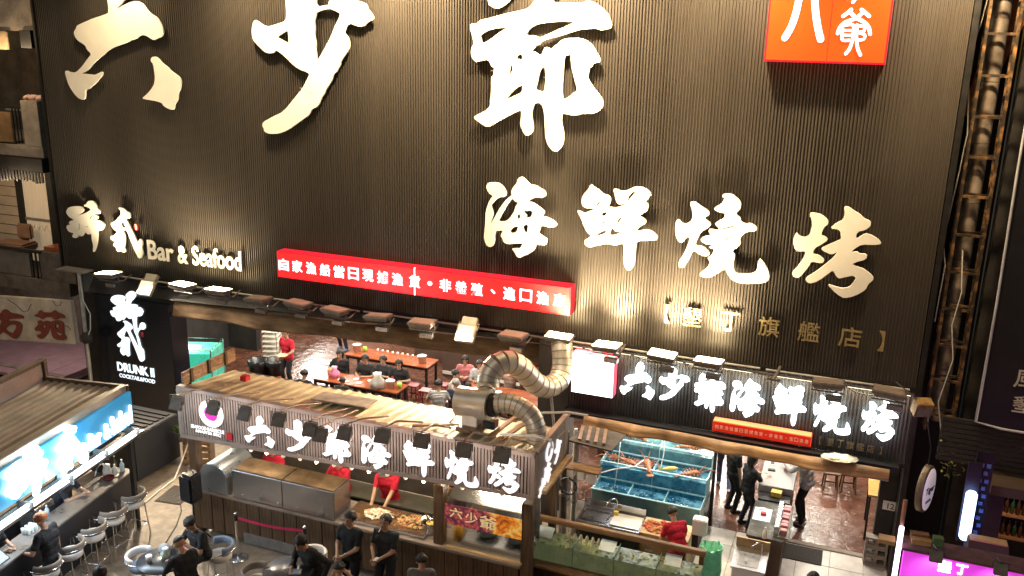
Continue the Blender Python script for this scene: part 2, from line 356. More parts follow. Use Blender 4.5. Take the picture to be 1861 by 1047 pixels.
# ================================================================== palette
M_clad = mat('dark ribbed metal', (.064, .054, .045), .38, .15, .16, .8, .0, 60, stretch=(1.2, 1, .2), contrast=(.3, .7))
M_clad2 = mat('dark ribbed metal lower', (.075, .068, .062), .40, .15, .2, 1.5, .0, 60)
M_trim = mat('black painted steel', (.018, .017, .017), .42, .3, .3, 6)
M_black = mat('black paint', (.012, .012, .013), .5, 0, .3, 3)
M_dark = mat('dark render', (.03, .026, .024), .8, 0, .35, 2, .3, 20)
M_cream = mat('cream letter sheet', (.87, .82, .72), .42, 0, .05, 2, .02, 8)
M_gold = mat('brushed gold letter', (.55, .43, .22), .34, .7, .15, 8)
M_steel = mat('brushed stainless', (.52, .52, .54), .24, .95, .05, 2, 0, 60, rvar=.0)
M_galv = mat('galvanised duct', (.72, .66, .56), .36, .55, .10, 2.5, 0, 20, rvar=.0)
M_chrome = mat('chrome', (.75, .75, .76), .12, 1, .05, 10)
M_grey = mat('grey metal', (.22, .21, .2), .45, .4, .2, 8)
M_lampbody = mat('floodlight housing', (.20, .18, .17), .45, .5, .2, 10)
M_lampglass = mat('dull lamp glass', (.24, .19, .17), .18, 0, .1, 9)
M_woodd = mat('dark stained plank', (.10, .058, .032), .5, 0, .45, 3, .12, 30, stretch=(6, 6, .7))
M_wood = mat('worn brown wood', (.26, .15, .075), .5, 0, .4, 3, .1, 30, stretch=(.6, 5, 5))
M_woodl = mat('pale plywood', (.55, .36, .16), .45, 0, .25, 3, .04, 30, stretch=(1, 6, 6))
M_tabler = mat('red brown table top', (.30, .085, .035), .22, 0, .25, 3, .02, 20, stretch=(.6, 5, 1))
M_canvas = mat('brown canvas', (.18, .115, .065), .85, 0, .4, 2.2, .35, 9, stretch=(1, 2, 3))
M_roofy = mat('yellowed roof sheet', (.44, .37, .21), .6, .05, .35, 2.0, .05, 18, col2=(.56, .49, .30))
M_roofk = mat('beige roof sheet', (.36, .31, .245), .5, .2, .25, 1.6, .03, 14)
M_fas = mat('taupe slat', (.29, .225, .195), .5, .15, .15, 3)
M_fasd = mat('slat gap', (.05, .04, .035), .8)
M_conc = mat('stained concrete', (.26, .22, .18), .9, 0, .35, 2.4, .4, 16)
M_concd = mat('dark old concrete', (.10, .085, .072), .9, 0, .4, 2.4, .4, 14)
M_pink = mat('pink wall tile', (.40, .25, .27), .45, 0, .15, 3, .05, 10)
M_tile = mat('pale floor tile', (.60, .56, .50), .3, 0, .15, 3, .06, 12)
M_rubber = mat('black rubber', (.015, .015, .016), .6, 0, .3, 20)
M_plasw = mat('white plastic', (.78, .76, .72), .4, 0, .05, 4)
M_plasb = mat('black plastic', (.018, .018, .02), .35, 0, .2, 10)
M_rust = mat('rusty steel', (.30, .15, .055), .6, .5, .5, 7, .2, 25, col2=(.5, .33, .14))
M_glass = mat('clear glass', (.85, .95, .93), .02, 0, 0, trans=1.0, ior=1.2, alpha=.35)
M_red = mat('red acrylic', (.55, .02, .03), .35, 0, .1, 5)
M_cab = mat('white cable', (.7, .68, .62), .5, 0, .1, 8)
M_pvc = mat('grey pipe', (.35, .33, .30), .5, 0, .25, 5)

def floor_mat(name, c1, c2, rough, bump, bs, scale, tile=None):
    m = bpy.data.materials.new(name); m.use_nodes = True
    N = m.node_tree.nodes; L = m.node_tree.links; p = N['Principled BSDF']
    tc = N.new('ShaderNodeTexCoord')
    n1 = N.new('ShaderNodeTexNoise'); n1.inputs['Scale'].default_value = scale; n1.inputs['Detail'].default_value = 8; n1.inputs['Roughness'].default_value = .7
    L.new(tc.outputs['Object'], n1.inputs[0])
    n3 = N.new('ShaderNodeTexNoise'); n3.inputs['Scale'].default_value = scale * 9; n3.inputs['Detail'].default_value = 6
    L.new(tc.outputs['Object'], n3.inputs[0])
    ad = N.new('ShaderNodeMath'); ad.operation = 'MULTIPLY_ADD'; ad.inputs[1].default_value = .45; L.new(n3.outputs[0], ad.inputs[0]); 
    ml = N.new('ShaderNodeMath'); ml.operation = 'MULTIPLY'; ml.inputs[1].default_value = .55; L.new(n1.outputs[0], ml.inputs[0]); L.new(ml.outputs[0], ad.inputs[2])
    cr = N.new('ShaderNodeValToRGB')
    cr.color_ramp.elements[0].position = .38; cr.color_ramp.elements[1].position = .62
    cr.color_ramp.elements[0].color = (*c1, 1); cr.color_ramp.elements[1].color = (*c2, 1)
    L.new(ad.outputs[0], cr.inputs[0]); L.new(cr.outputs[0], p.inputs['Base Color'])
    mr = N.new('ShaderNodeMapRange'); mr.inputs['From Min'].default_value = .35; mr.inputs['From Max'].default_value = .65
    mr.inputs['To Min'].default_value = max(.03, rough - .15); mr.inputs['To Max'].default_value = rough + .15
    L.new(n1.outputs[0], mr.inputs[0]); L.new(mr.outputs[0], p.inputs['Roughness'])
    n2 = N.new('ShaderNodeTexNoise'); n2.inputs['Scale'].default_value = bs; n2.inputs['Detail'].default_value = 4
    L.new(tc.outputs['Object'], n2.inputs[0])
    bp = N.new('ShaderNodeBump'); bp.inputs['Strength'].default_value = bump; bp.inputs['Distance'].default_value = .03
    h = n2.outputs[0]
    if tile:
        br = N.new('ShaderNodeTexBrick'); br.offset = 0; br.inputs['Scale'].default_value = 1.0
        br.inputs['Brick Width'].default_value = tile; br.inputs['Row Height'].default_value = tile; br.inputs['Mortar Size'].default_value = .008
        br.inputs['Color1'].default_value = (1, 1, 1, 1); br.inputs['Color2'].default_value = (.9, .9, .9, 1); br.inputs['Mortar'].default_value = (0, 0, 0, 1)
        L.new(tc.outputs['Object'], br.inputs[0])
        mx = N.new('ShaderNodeMath'); mx.operation = 'MULTIPLY_ADD'; mx.inputs[1].default_value = .5
        L.new(br.outputs[0], mx.inputs[0]); L.new(n2.outputs[0], mx.inputs[2]); h = mx.outputs[0]
    L.new(h, bp.inputs['Height']); L.new(bp.outputs[0], p.inputs['Normal'])
    return m
M_ground = floor_mat('stained street concrete', (.145, .112, .082), (.31, .245, .18), .60, .35, 9, .55)
M_wet = floor_mat('wet terracotta floor', (.075, .030, .020), (.16, .070, .042), .24, .55, 5.5, .6, .6)

# ================================================================== ground and floors
g = B(); g.add([(-300, -200, 0), (300, -200, 0), (300, 300, 0), (-300, 300, 0)], [(0, 1, 2, 3)])
struct(g.obj('ground', M_ground))
f = B(); f.add([(-17.9, .9, .004), (-5.0, .9, .004), (-5.0, 11, .004), (-17.9, 11, .004)], [(0, 1, 2, 3)])
struct(f.obj('dining_floor', M_wet))
f = B(); f.add([(-5.0, .72, .004), (1.5, .72, .004), (1.5, 11, .004), (-5.0, 11, .004)], [(0, 1, 2, 3)])
struct(f.obj('shop_floor', M_wet))
# tiled apron in front of the shop, tile by tile
ap = B(); ap.box(-4.4, 1.5, -3.4, .70, .0, .03); 
apron = struct(ap.obj('tiled_apron', mat('dark grout', (.12, .11, .10), .9)))
tm = B(); tm.box(0, .592, 0, .592, 0, .022)
tme = tm.mesh('tile', M_tile, .004)
for i in range(6):
    for j in range(7):
        x = -2.1 + i * .6; y = -3.45 + j * .6 - .06
        place('tile', tme, apron, (x, y, .03), (0, 0, 0))
st = B(); st.box(-.75, 1.5, .66, .80, .0, .075)
struct(st.obj('door_kerb', M_conc, bevel=.01))

# ================================================================== restaurant building
bld = thing('restaurant_building', 'tall restaurant block clad in dark vertical ribbed metal over an open ground floor', 'building')
def ribbed(x0, x1, z0, z1, pitch, depth, y=0.0, duty=.5):
    b = B(); x = x0; prof = []
    while x < x1 - 1e-4:
        a = pitch * duty; e = pitch * .12
        dj = depth * random.uniform(.86, 1.12); a *= random.uniform(.93, 1.07)
        prof += [(x, 0), (x + (pitch - a) - e, 0), (x + (pitch - a), -dj), (x + pitch - e, -dj)]
        x += pitch
    prof.append((x, 0))
    n = len(prof)
    vs = [(p[0], y + p[1], z0) for p in prof] + [(p[0], y + p[1], z1) for p in prof]
    b.add(vs, [(i, i + 1, n + i + 1, n + i) for i in range(n - 1)])
    return b
# five wide sheets side by side
nx = 5; w = 19.26 / nx; 
for i in range(nx):
    x0 = -17.96 + i * w
    ribbed(x0, x0 + w - .004, 3.89, 12.6, (w - .004) / 70, .027, random.uniform(-.005, .005), .46).obj('cladding_sheet', M_clad, bld)
t = B(); t.box(-17.99, 1.33, -.07, .02, 3.80, 3.888); t.obj('base_trim', M_trim, bld, bevel=.006)
t = B(); t.box(-18.03, -17.965, -.06, .5, 3.80, 12.6); t.obj('corner_trim', M_trim, bld, bevel=.006)
t = B(); t.box(1.305, 1.40, -.05, .6, 0, 12.6); t.obj('corner_trim', M_trim, bld, bevel=.006)
t = B(); t.box(1.32, 1.42, .62, 11, 0, 12.6); t.obj('side_wall', M_dark, bld)
t = B(); t.box(-17.95, 1.3, .08, 11.0, 3.90, 4.1); t.obj('ceiling', mat('dim ceiling', (.16, .13, .11), .8), bld)
t = B(); t.box(-17.95, 1.3, .10, 11.0, 4.1, 12.5); t.obj('upper_storeys', M_dark, bld)
M_inwall = mat('brown interior wall', (.085, .05, .036), .7, 0, .25, 2, .1, 10)
t = B(); t.box(-17.95, 1.3, 11, 11.2, 0, 3.9); t.obj('back_wall', M_inwall, bld)
t = B(); t.box(-17.95, -17.75, .3, 11, 0, 3.9); t.obj('left_wall', M_dark, bld)
t = B(); t.box(-5.05, -4.85, 2.9, 11, 0, 3.9); t.obj('partition_wall', M_inwall, bld)
t = B(); t.box(-12.0, -9.0, 7.0, 7.15, 0, 2.6); t.obj('partition_wall', M_inwall, bld)
t = B(); t.box(-17.75, -16.7, 5.6, 5.8, 0, 3.9); t.obj('partition_wall', M_dark, bld)
# columns between bays
t = B(); t.box(-5.62, -5.02, .12, .75, 0, 3.79); t.obj('column', M_clad2, bld, bevel=.01)
t = B(); t.box(1.0, 1.30, .62, .95, 0, 3.79); t.obj('column', M_dark, bld, bevel=.01)
# lower ribbed sign wall, right bay
ribbed(-5.0, 1.30, 2.40, 3.80, .06, .026, .06).obj('lower_cladding', M_clad2, bld)
t = B(); t.box(-5.0, 1.30, .02, .12, 2.33, 2.399); t.obj('lower_trim', M_trim, bld, bevel=.005)
# dark soffit between sign wall and blind
t = B(); t.ext([(-4.9, .1, 2.33), (-4.9, -.42, 2.40), (-4.9, -.42, 2.52), (-4.9, .1, 2.327 + .06)], (6.1, 0, 0)); t.obj('soffit', M_black, bld)
# black fascia behind the lamp row, left bay
t = B()
t.add([(-17.0, -.02, 3.79), (-5.6, -.02, 3.79), (-5.6, .62, 3.45), (-17.0, -.30, 3.40)], [(0, 1, 2, 3)])
t.obj('lamp_fascia', M_black, bld)

def blind(name, label, A, Bp, h, mat_, n=60, seed=1, wob=1.0):
    """a tied-up cloth: hanging drape with a rolled lower hem"""
    rnd = random.Random(seed)
    A = Vector(A); Bp = Vector(Bp); d = Bp - A; L = d.length
    base = A.copy(); o = thing(name, label, 'awning', base)
    b = B(); rows = []
    ph = [rnd.uniform(0, 6.28) for _ in range(5)]
    prof = [(0, 0), (-.05, -.12), (-.09, -.3), (-.11, -.55), (-.12, -.75), (-.15, -.88), (-.13, -1.0), (-.05, -1.02), (0, -.9)]
    for i in range(n + 1):
        u = i / n; c = d * u
        sag = wob * (.018 * math.sin(u * 11 + ph[0]) + .012 * math.sin(u * 27 + ph[1]) - .04 * math.sin(math.pi * u))
        bul = 1 + .25 * math.sin(u * 19 + ph[2]) + .2 * math.sin(u * 43 + ph[3])
        rows.append([(c.x, c.y + py * bul, c.z + pz * h + sag) for py, pz in prof])
    k = len(prof)
    b.add([p for r in rows for p in r], [(i * k + j, i * k + j + 1, (i + 1) * k + j + 1, (i + 1) * k + j) for i in range(n) for j in range(k - 1)], 0, True)
    b.obj('drape', mat_, o)
    p = B(); p.cyl((0, -.06, -h * 1.0), tuple(d + Vector((0, -.06, -h * 1.0))), .022, n=8); p.obj('hem_bar', M_grey, o)
    return o
blind('canvas_awning', 'long brown canvas awning tied up above the dining hall opening', (-14.5, -.12, 3.46), (-5.65, .60, 3.46), .36, M_canvas, 90, 3)
M_bam = mat('tan bamboo blind', (.34, .19, .08), .55, 0, .35, 1.6, .12, 26, stretch=(1, 4, 8))
blind('bamboo_blind', 'tan blind rolled up over the seafood counter doorway', (-4.45, -.46, 2.52), (1.05, -.46, 2.48), .18, M_bam, 60, 5, .35)

# ceiling tubes inside (real fittings the hall is lit by)
M_tube = glow('white tube', (1, .93, .82), 14)
def tube_light(x, y, z, L, power, label, along='x', col=(1, .90, .76)):
    o = thing('ceiling_lamp', label, 'lamp', (x, y, z), 0 if along == 'x' else 90, 'tube lamps under the hall ceiling')
    b = B(); b.box(-L / 2, L / 2, -.07, .07, 0, .06); b.obj('housing', M_plasw, o)
    b = B(); b.cyl((-L / 2 + .04, 0, -.03), (L / 2 - .04, 0, -.03), .02, n=8); b.obj('tube', M_tube, o)
    lamp(o, 'AREA', (0, 0, -.08), power, col, (0, 0, -2), size=L, size_y=.12)
i = 0
for y in (2.2, 5.0, 8.0):
    for x in (-15.2, -11.6, -8.0):
        tube_light(x, y, 3.78, 1.4, 130, 'white tube lamp under the dining hall ceiling', 'x')
for y in (2.0, 5.2, 8.5):
    for x in (-2.6, -.2):
        tube_light(x, y, 3.78, 1.2, 150, 'white tube lamp under the seafood shop ceiling', 'x')

# ================================================================== big cut-out letters
names = [('liu', 'character 六 high on the left of the facade, largest row'), ('shao', 'character 少 high on the facade between the other two giant ones'),
         ('ye', 'character 爺 high on the facade, rightmost of the giant row'), ('hai', 'character 海 above the right end of the long red lightbox'),
         ('xian', 'character 鮮 second in the middle row of the facade'), ('shaoh', 'character 燒 third in the middle row of the facade'),
         ('kao', 'character 烤 last in the middle row near the right edge')]
for g_, lab in names:
    d = G[g_]
    o = tag(place('sign_character', glyph(g_, M_cream, ext=.018), None, (d['o'][0], -.13, d['o'][1]), (90, 0, 0)), 'cream cut-out ' + lab, 'sign', 'cut-out characters on the facade')
    if g_ in ('shao', 'ye'):   # sheet joints across the two tallest characters
        for x0, z0, x1, z1 in {'shao': [(1.10, .98, 1.43, .86)], 'ye': [(.43, 1.42, 1.10, 1.36), (1.47, 1.34, 1.78, 1.31), (2.07, 1.29, 2.27, 1.27)]}[g_]:
            j = B(); j.ext([(x0, z0, .0195), (x1, z1, .0195), (x1, z1 - .008, .0195), (x0, z0 - .008, .0195)], (0, 0, .004)); j.obj('sheet_joint', mat('joint shade', (.45, .38, .28), .6), o)
# bar logo on the facade
o = thing('logo_sign', 'cream brush lettering 酔貳 with red seal at the lower left of the facade', 'sign', (-17.62, -.12, 4.36))
for g_ in ('zui', 'er'):
    d = G[g_]; place('character', glyph(g_, M_cream, ext=.016), o, (d['o'][0] + 17.62, 0, d['o'][1] - 4.36), (90, 0, 0))
s = B(); s.lathe([(.001, -.012), (.085, -.012), (.085, .012), (.001, .012)], n=24); e = s.obj('seal', M_red, o, (17.62 - 15.47, 0, .75), (90, 0, 0)); e.scale = (.75, 1, 1.25); 
fit_text('seal_mark', '酔', M_cream, o, 2.12, 2.18, .68, .82, -.016, .003)
o = thing('letter_row', 'cream gothic lettering Bar & Seafood above the lit lamps at lower left', 'sign', (-15.2, -.12, 4.37))
for wd, a, b_ in (('Bar', 0, .74), ('&', .86, 1.14), ('Seafood', 1.28, 2.62)):
    fit_text('word', wd, M_cream, o, a, b_, .0, .46 if wd != '&' else .42, 0, .014, .018)
# gold flagship row
o = thing('letter_row', 'small brushed gold row 【墾丁旗艦店】 below the character 烤', 'sign', (-3.1, -.09, 4.47))
xs = [(-3.1, -3.0), (-2.75, -2.41), (-2.06, -1.74), (-1.40, -1.04), (-.72, -.36), (-.04, .33), (.60, .70)]
for ch, (a, b_) in zip('【墾丁旗艦店】', xs):
    fit_text('character', ch, M_gold, o, a + 3.1, b_ + 3.1, 0, .36, 0, .012, .008)

# ================================================================== red light boxes
def acrylic(name, col, amb):
    """light passes through from the tubes inside the box"""
    m = mat(name, tuple(c * .5 for c in col), .3, var=0, emit=col, es=amb)
    N = m.node_tree.nodes; L = m.node_tree.links
    t = N.new('ShaderNodeBsdfTranslucent'); t.inputs[0].default_value = (*col, 1)
    a = N.new('ShaderNodeAddShader'); out = N['Material Output']
    L.new(N['Principled BSDF'].outputs[0], a.inputs[0]); L.new(t.outputs[0], a.inputs[1]); L.new(a.outputs[0], out.inputs[0])
    return m
M_redlit = acrylic('lit red acrylic', (1.0, .045, .045), .45)
M_orlit = acrylic('lit orange red acrylic', (1.0, .10, .014), .45)
def hollow(b, x0, x1, y0, y1, z0, z1, t=.02):
    b.box(x0, x1, y1 - t, y1, z0, z1); b.box(x0, x0 + t, y0, y1 - t, z0, z1); b.box(x1 - t, x1, y0, y1 - t, z0, z1)
    b.box(x0 + t, x1 - t, y0, y1 - t, z0, z0 + t); b.box(x0 + t, x1 - t, y0, y1 - t, z1 - t, z1); return b
M_whlit = glow('lit white stroke', (1, .93, 1), 3.0)
M_redside = glow('lit red side', (1, .012, .035), .9)
o = thing('seal_lightbox', 'square orange red lightbox with white seal script high at the facade right', 'lightbox', (-.785, 0, 9.24))
b = B(); hollow(b, -.925, .925, -.36, -.04, 0, 2.0); b.obj('box', M_redside, o)
for x in (-.46, .46): lamp(o, 'AREA', (x, -.09, 1.05), 20, (1, .95, .9), (x, -1, 1.05), size=.35, size_y=1.5)
b = B(); b.box(-.90, .040, -.372, -.361, .03, 1.97); fp1 = b.obj('face_panel', M_orlit, o)
b = B(); b.box(.048, .90, -.372, -.361, .03, 1.97); fp2 = b.obj('face_panel', M_orlit, o)
def sealpt(x, y):  # measured on the face in box units
    xl = 130 - 70 * y / 800; xr = 1725 - 95 * y / 830
    return ((x - xl) / (xr - xl) * 1.85 - .925, .96 * (1 - y / 810))
S_ = [([(560, -420), (560, -250), (540, -100), (520, 0), (480, 180), (420, 350), (340, 490)], .105), ([(700, -420), (705, -250), (715, -100), (728, 0), (745, 180), (775, 360), (810, 500)], .105),
      ([(280, -300), (640, -330), (1000 - 60, -300)], .10),
      ([(1210, -330), (1200, -120), (1150, -30)], .05), ([(1330, -300), (1310, -130), (1220, 20)], .05), ([(1110, -250), (1080, -120)], .05), ([(1420, -260), (1450, -120)], .05),
      ([(1200, 115), (1150, 160), (1095, 200)], .052), ([(1330, 115), (1380, 155), (1425, 195)], .052),
      ([(1345, 150), (1255, 225), (1130, 275), (1060, 340), (1030, 420)], .052), ([(1190, 150), (1260, 215), (1370, 275), (1425, 345), (1440, 420)], .052),
      ([(1110, 315), (1225, 310), (1228, 450), (1190, 600), (1135, 680)], .045), ([(1095, 380), (1215, 380)], .036), ([(1095, 440), (1215, 440)], .036),
      ([(1090, 315), (1090, 400), (1090, 500), (1180, 505)], .042), ([(1275, 310), (1268, 450), (1285, 600), (1322, 690)], .045),
      ([(1280, 315), (1365, 330), (1360, 385), (1290, 402)], .038), ([(1290, 402), (1375, 435), (1355, 490), (1285, 500)], .038)]
for pts, wd in S_:
    lp = stroke([sealpt(*p) for p in pts], wd)
    place('stroke', curve_mesh([lp], .006, 'stroke', M_whlit), fp1 if pts[0][0] < 1000 else fp2, (0, -.38 - .0009 * S_.index((pts, wd)), 0), (90, 0, 0))

o = thing('long_lightbox', 'long red lightbox with a row of white characters along the facade bottom', 'lightbox', (-8.175, 0, 4.43))
L2 = 3.305
b = B(); hollow(b, -L2, L2, -.32, -.05, 0, .57); b.obj('box', M_redside, o)
for x in (-1.66, 1.66): lamp(o, 'AREA', (x, -.09, .29), 13, (1, .95, .9), (x, -1, .29), size=3.0, size_y=.12)
b = B(); b.box(-L2 + .02, -.012, -.331, -.321, .02, .55); fp1 = b.obj('face_panel', M_redlit, o)
b = B(); b.box(.012, L2 - .02, -.331, -.321, .02, .55); fp2 = b.obj('face_panel', M_redlit, o)
b = B(); b.box(-.01, .01, -.335, -.30, .0, .575); b.obj('joint', M_whlit, o)
tx = '自家漁船當日現捕漁貨·非養殖、進口漁產'
for i, ch in enumerate(tx):
    x = -L2 + .20 + i * (2 * L2 - .40) / (len(tx) - 1) * .995
    x += (.02 if x > -.1 else -.03)
    hw = .125 if ch not in '·、' else .05
    hh = .128 if ch not in '·、' else .045
    fit_text('character', ch, M_whlit, fp1 if x < 0 else fp2, x - hw, x + hw, .29 - hh, .29 + hh, -.338, .004, .012)

# right bay sign: white box, glowing letters, small box, small text
M_wbox = glow('lit white box', (1, .97, .98), 5.0)
M_wside = glow('lit pink side', (1, .10, .16), 1.2)
o = thing('square_lightbox', 'blown-out white square lightbox beside the glowing row of characters', 'lightbox', (-4.38, 0, 2.87))
b = B(); b.box(-.42, .42, -.26, -.02, 0, .82); b.obj('box', M_wside, o, bevel=.01)
b = B(); b.box(-.41, .41, -.275, -.261, .01, .81); b.obj('face_panel', M_wbox, o)
M_lit = glow('lit letter face', (.96, .98, 1), 4.2)
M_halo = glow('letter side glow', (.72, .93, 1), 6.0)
o = thing('letter_row', 'glowing white row 六少爺海鮮燒烤 over the seafood doorway', 'sign', (-3.86, -.02, 2.84))
for g_, a, b_, z0, z1 in (('liu', -3.86, -3.20, 2.91, 3.62), ('shao', -3.11, -2.55, 2.95, 3.62), ('ye', -2.44, -1.88, 2.86, 3.62), ('hai', -1.77, -1.16, 2.87, 3.60),
                          ('xian', -1.03, -.43, 2.85, 3.61), ('shaoh', -.31, .35, 2.83, 3.59), ('kao', .50, 1.09, 2.84, 3.59)):
    me = glyph(g_, M_lit, b_ - a, z1 - z0, .03, .003)
    c = place('character', me, o, (a + 3.86, -.08, z0 - 2.84), (90, 0, 0))
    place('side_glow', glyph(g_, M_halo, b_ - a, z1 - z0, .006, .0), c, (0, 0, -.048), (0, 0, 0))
o = thing('small_lightbox', 'narrow red lightbox with small pale characters below the glowing row', 'lightbox', (-1.16, 0, 2.53))
b = B(); b.box(-.88, .88, -.20, .0, 0, .20); b.obj('box', glow('lit small red', (1, .10, .03), .9), o, bevel=.006)
b = B(); b.box(-.87, .87, -.211, -.201, .008, .19); fp1 = b.obj('face_panel', mat('red acrylic face', (.60, .03, .02), .4, emit=(1, .03, .01), es=.35), o)
b = B(); b.box(-.87, .87, -.20, -.03, .2005, .215); b.obj('glow_strip', glow('lit orange top', (1, .38, .14), 1.6), o)
M_pale = mat('pale letter', (.75, .5, .36), .5, emit=(1, .5, .3), es=.25, var=0)
for i, ch in enumerate(tx):
    x = -.80 + i * 1.60 / (len(tx) - 1)
    hw = .032 if ch not in '·、' else .01
    fit_text('character', ch, M_pale, fp1, x - hw, x + hw, .10 - hw * 1.2, .10 + hw * 1.2, -.213, .002, .0)
o = thing('letter_row', 'dim small row 【墾丁旗艦店】 on the lower ribbed wall', 'sign', (-.13, -.0, 2.60))
M_dimgold = mat('dim brass', (.42, .34, .2), .4, .6, .1, 6)
for i, ch in enumerate('【墾丁旗艦店】'):
    x = i * 1.02 / 6
    fit_text('character', ch, M_dimgold, o, x - (.02 if i in (0, 6) else .062), x + (.02 if i in (0, 6) else .062), -.075, .075, .015, .006, .004)
# unseen bright panels added so the wet floors of both rooms catch glare
for x, y, z, rz, lab, P in ((-17.70, 10.0, 2.7, 90, 'added bright panel on the left wall deep in the dining hall', 420), (-11.2, 6.85, 2.2, 0, 'added bright panel on the partition of the dining hall', 90), (-3.3, 10.9, 3.0, 0, 'added bright panel on the back wall of the seafood shop', 300)):
    o = thing('added_wall_panel', lab, 'lamp', (x, y, z), rz)
    k = .35 if y < 8 else 1
    b = B(); b.box(-.9, .9, -.02, .08, -.8 * k, .8 * k); b.obj('housing', M_plasw, o, bevel=.01)
    b = B(); b.box(-.86, .86, -.03, -.021, -.76 * k, .76 * k); b.obj('diffuser', glow('bright diffuser', (1, .94, .85), 8), o)
    lamp(o, 'AREA', (0, -.05, 0), P, (1, .93, .82), (0, -3, -.6), size=1.7, size_y=1.5 * k)
# led strip under the facade foot, washing the lower sign wall
o = thing('led_strip', 'thin warm light strip under the facade edge above the glowing characters', 'lamp', (-1.85, -.12, 3.76))
b = B(); b.box(-3.1, 3.1, -.02, .02, 0, .03); b.obj('channel', M_grey, o)
b = B(); b.box(-3.08, 3.08, -.012, .012, -.008, -.001); b.obj('diode_strip', glow('warm strip', (1, .88, .62), 5), o)
lamp(o, 'AREA', (0, 0, -.02), 75, (1, .84, .58), (0, .06, -1), size=6.1, size_y=.04)

# ================================================================== facade floodlights
M_hot = glow('burning lamp glass', (1, .80, .45), 30)
M_hotw = glow('burning lamp glass pale', (1, .86, .62), 22)
def flood_meshes():
    b = B(); b.ext([(-.25, -.19, -.035), (.25, -.19, -.035), (.21, -.15, -.10), (-.21, -.15, -.10)], (0, .36, 0)); b.box(-.26, .26, -.20, .19, -.034, .012)
    hs = b.mesh('housing', M_lampbody, .006)
    b = B(); b.box(-.235, .235, -.175, .165, .013, .022)
    gl = b.mesh('glass', M_lampglass); 
    glh = gl.copy(); glh.materials.clear(); glh.materials.append(M_hot)
    b = B(); b.tube([(-.26, 0, -.02), (-.27, 0, -.18), (.27, 0, -.18), (.26, 0, -.02)], .014, 6); b.tube([(.12, .02, -.18), (.16, .28, -.24), (.16, .66, -.14)], .018, 6)
    br = b.mesh('bracket', M_lampbody)
    b = B(); b.box(-.02, .24, -.12, -.0, -.30, -.215)
    bl = b.mesh('ballast', M_steel, .006)
    return hs, gl, glh, br, bl
FH, FG, FGH, FB, FL = flood_meshes()
lamps = [(-15.95, 4.06, 1, 'lit floodlight over the left end of the ribbed wall, nearest the corner'),
         (-13.82, 4.05, 1, 'lit floodlight below the word Bar'), (-12.85, 4.05, 1, 'lit floodlight below the word Seafood'),
         (-11.80, 3.99, 0, 'unlit flat floodlight just left of the long red lightbox end'), (-10.78, 4.02, 0, 'unlit flat floodlight with pale glass, first under the long red lightbox'),
         (-9.88, 3.99, 0, 'unlit flat floodlight, second under the long red lightbox'), (-8.86, 3.99, 0, 'unlit flat floodlight at the middle of the long red lightbox'),
         (-7.86, 3.99, 0, 'unlit flat floodlight left of the square outward lamp'), (-5.90, 4.00, 0, 'unlit flat floodlight right of the square outward lamp'),
         (-4.97, 4.10, 2, 'brightly lit floodlight above the vertical duct'), (-4.03, 4.06, 3, 'dazzling floodlight above the white square lightbox'),
         (-2.99, 4.04, 2, 'lit floodlight next right of the dazzling one, above 少'), (-2.15, 4.04, 2, 'rightmost lit floodlight of the row, above 爺'),
         (-.11, 3.97, 0, 'unlit floodlight above the glowing character 燒'), (.86, 3.97, 0, 'unlit floodlight above the glowing character 烤, last of the row')]
for x, z, on, lab in lamps:
    o = thing('floodlight', lab, 'floodlight', (x, -.62, z), random.uniform(-6, 6), 'floodlights along the facade foot')
    tilt = (-3 + random.uniform(-4, 4), random.uniform(-4, 4), 0)
    place('housing', FH, o, (0, 0, 0), tilt)
    place('glass', FGH if on else FG, o, (0, 0, 0), tilt)
    place('bracket', FB, o); place('ballast', FL, o)
    if on:
        P = {1: 560, 2: 1250, 3: 1500}[on]
        lamp(o, 'SPOT', (0, -.10, .09), P, (1, .78, .46) if on > 1 else (1, .80, .50), (0, .62, 3.2), 118, 1.0, .12)
    if on > 1:
        lamp(o, 'POINT', (0, -.12, .16), 24 if on == 2 else 40, (1, .74, .40), size=.12)
# two square lamps aimed out at the street
M_ledf = glow('warm led field', (1, .82, .50), 1.3)
for x, y, z, lab, cat_ in ((-14.98, -.45, 3.86, 'square cream floodlight facing the street at the left of the lamp row', 0), (-6.95, -.45, 3.90, 'square cream floodlight facing the street at the right of the lamp row', 0)):
    o = thing('floodlight', lab, 'floodlight', (x, y, z), 0, 'floodlights along the facade foot')
    M_cr = mat('cream lamp housing', (.5, .45, .36), .45, .2, .1, 6)
    b = B(); b.box(-.2, .2, -.05, .05, -.27, .1); b.box(-.16, .16, -.02, .09, .1, .27); b.obj('housing', M_cr, o, rot=(-38, 0, 0), bevel=.012)
    b = B(); b.box(-.16, .16, -.058, -.051, -.24, .06); b.obj('glass', M_ledf, o, rot=(-38, 0, 0))
    b = B(); b.tube([(-.21, 0, 0), (-.22, .1, .1), (.22, .1, .1), (.21, 0, 0)], .014, 6); b.tube([(0, .1, .1), (0, .45, .05)], .02, 6); b.obj('bracket', M_lampbody, o)
    lamp(o, 'SPOT', (0, -.10, -.06), 4200 if x < -10 else 2400, (1, .82, .58), (2.2 if x < -10 else -1.2, -4.4, -3.8), 165, .6, .15)
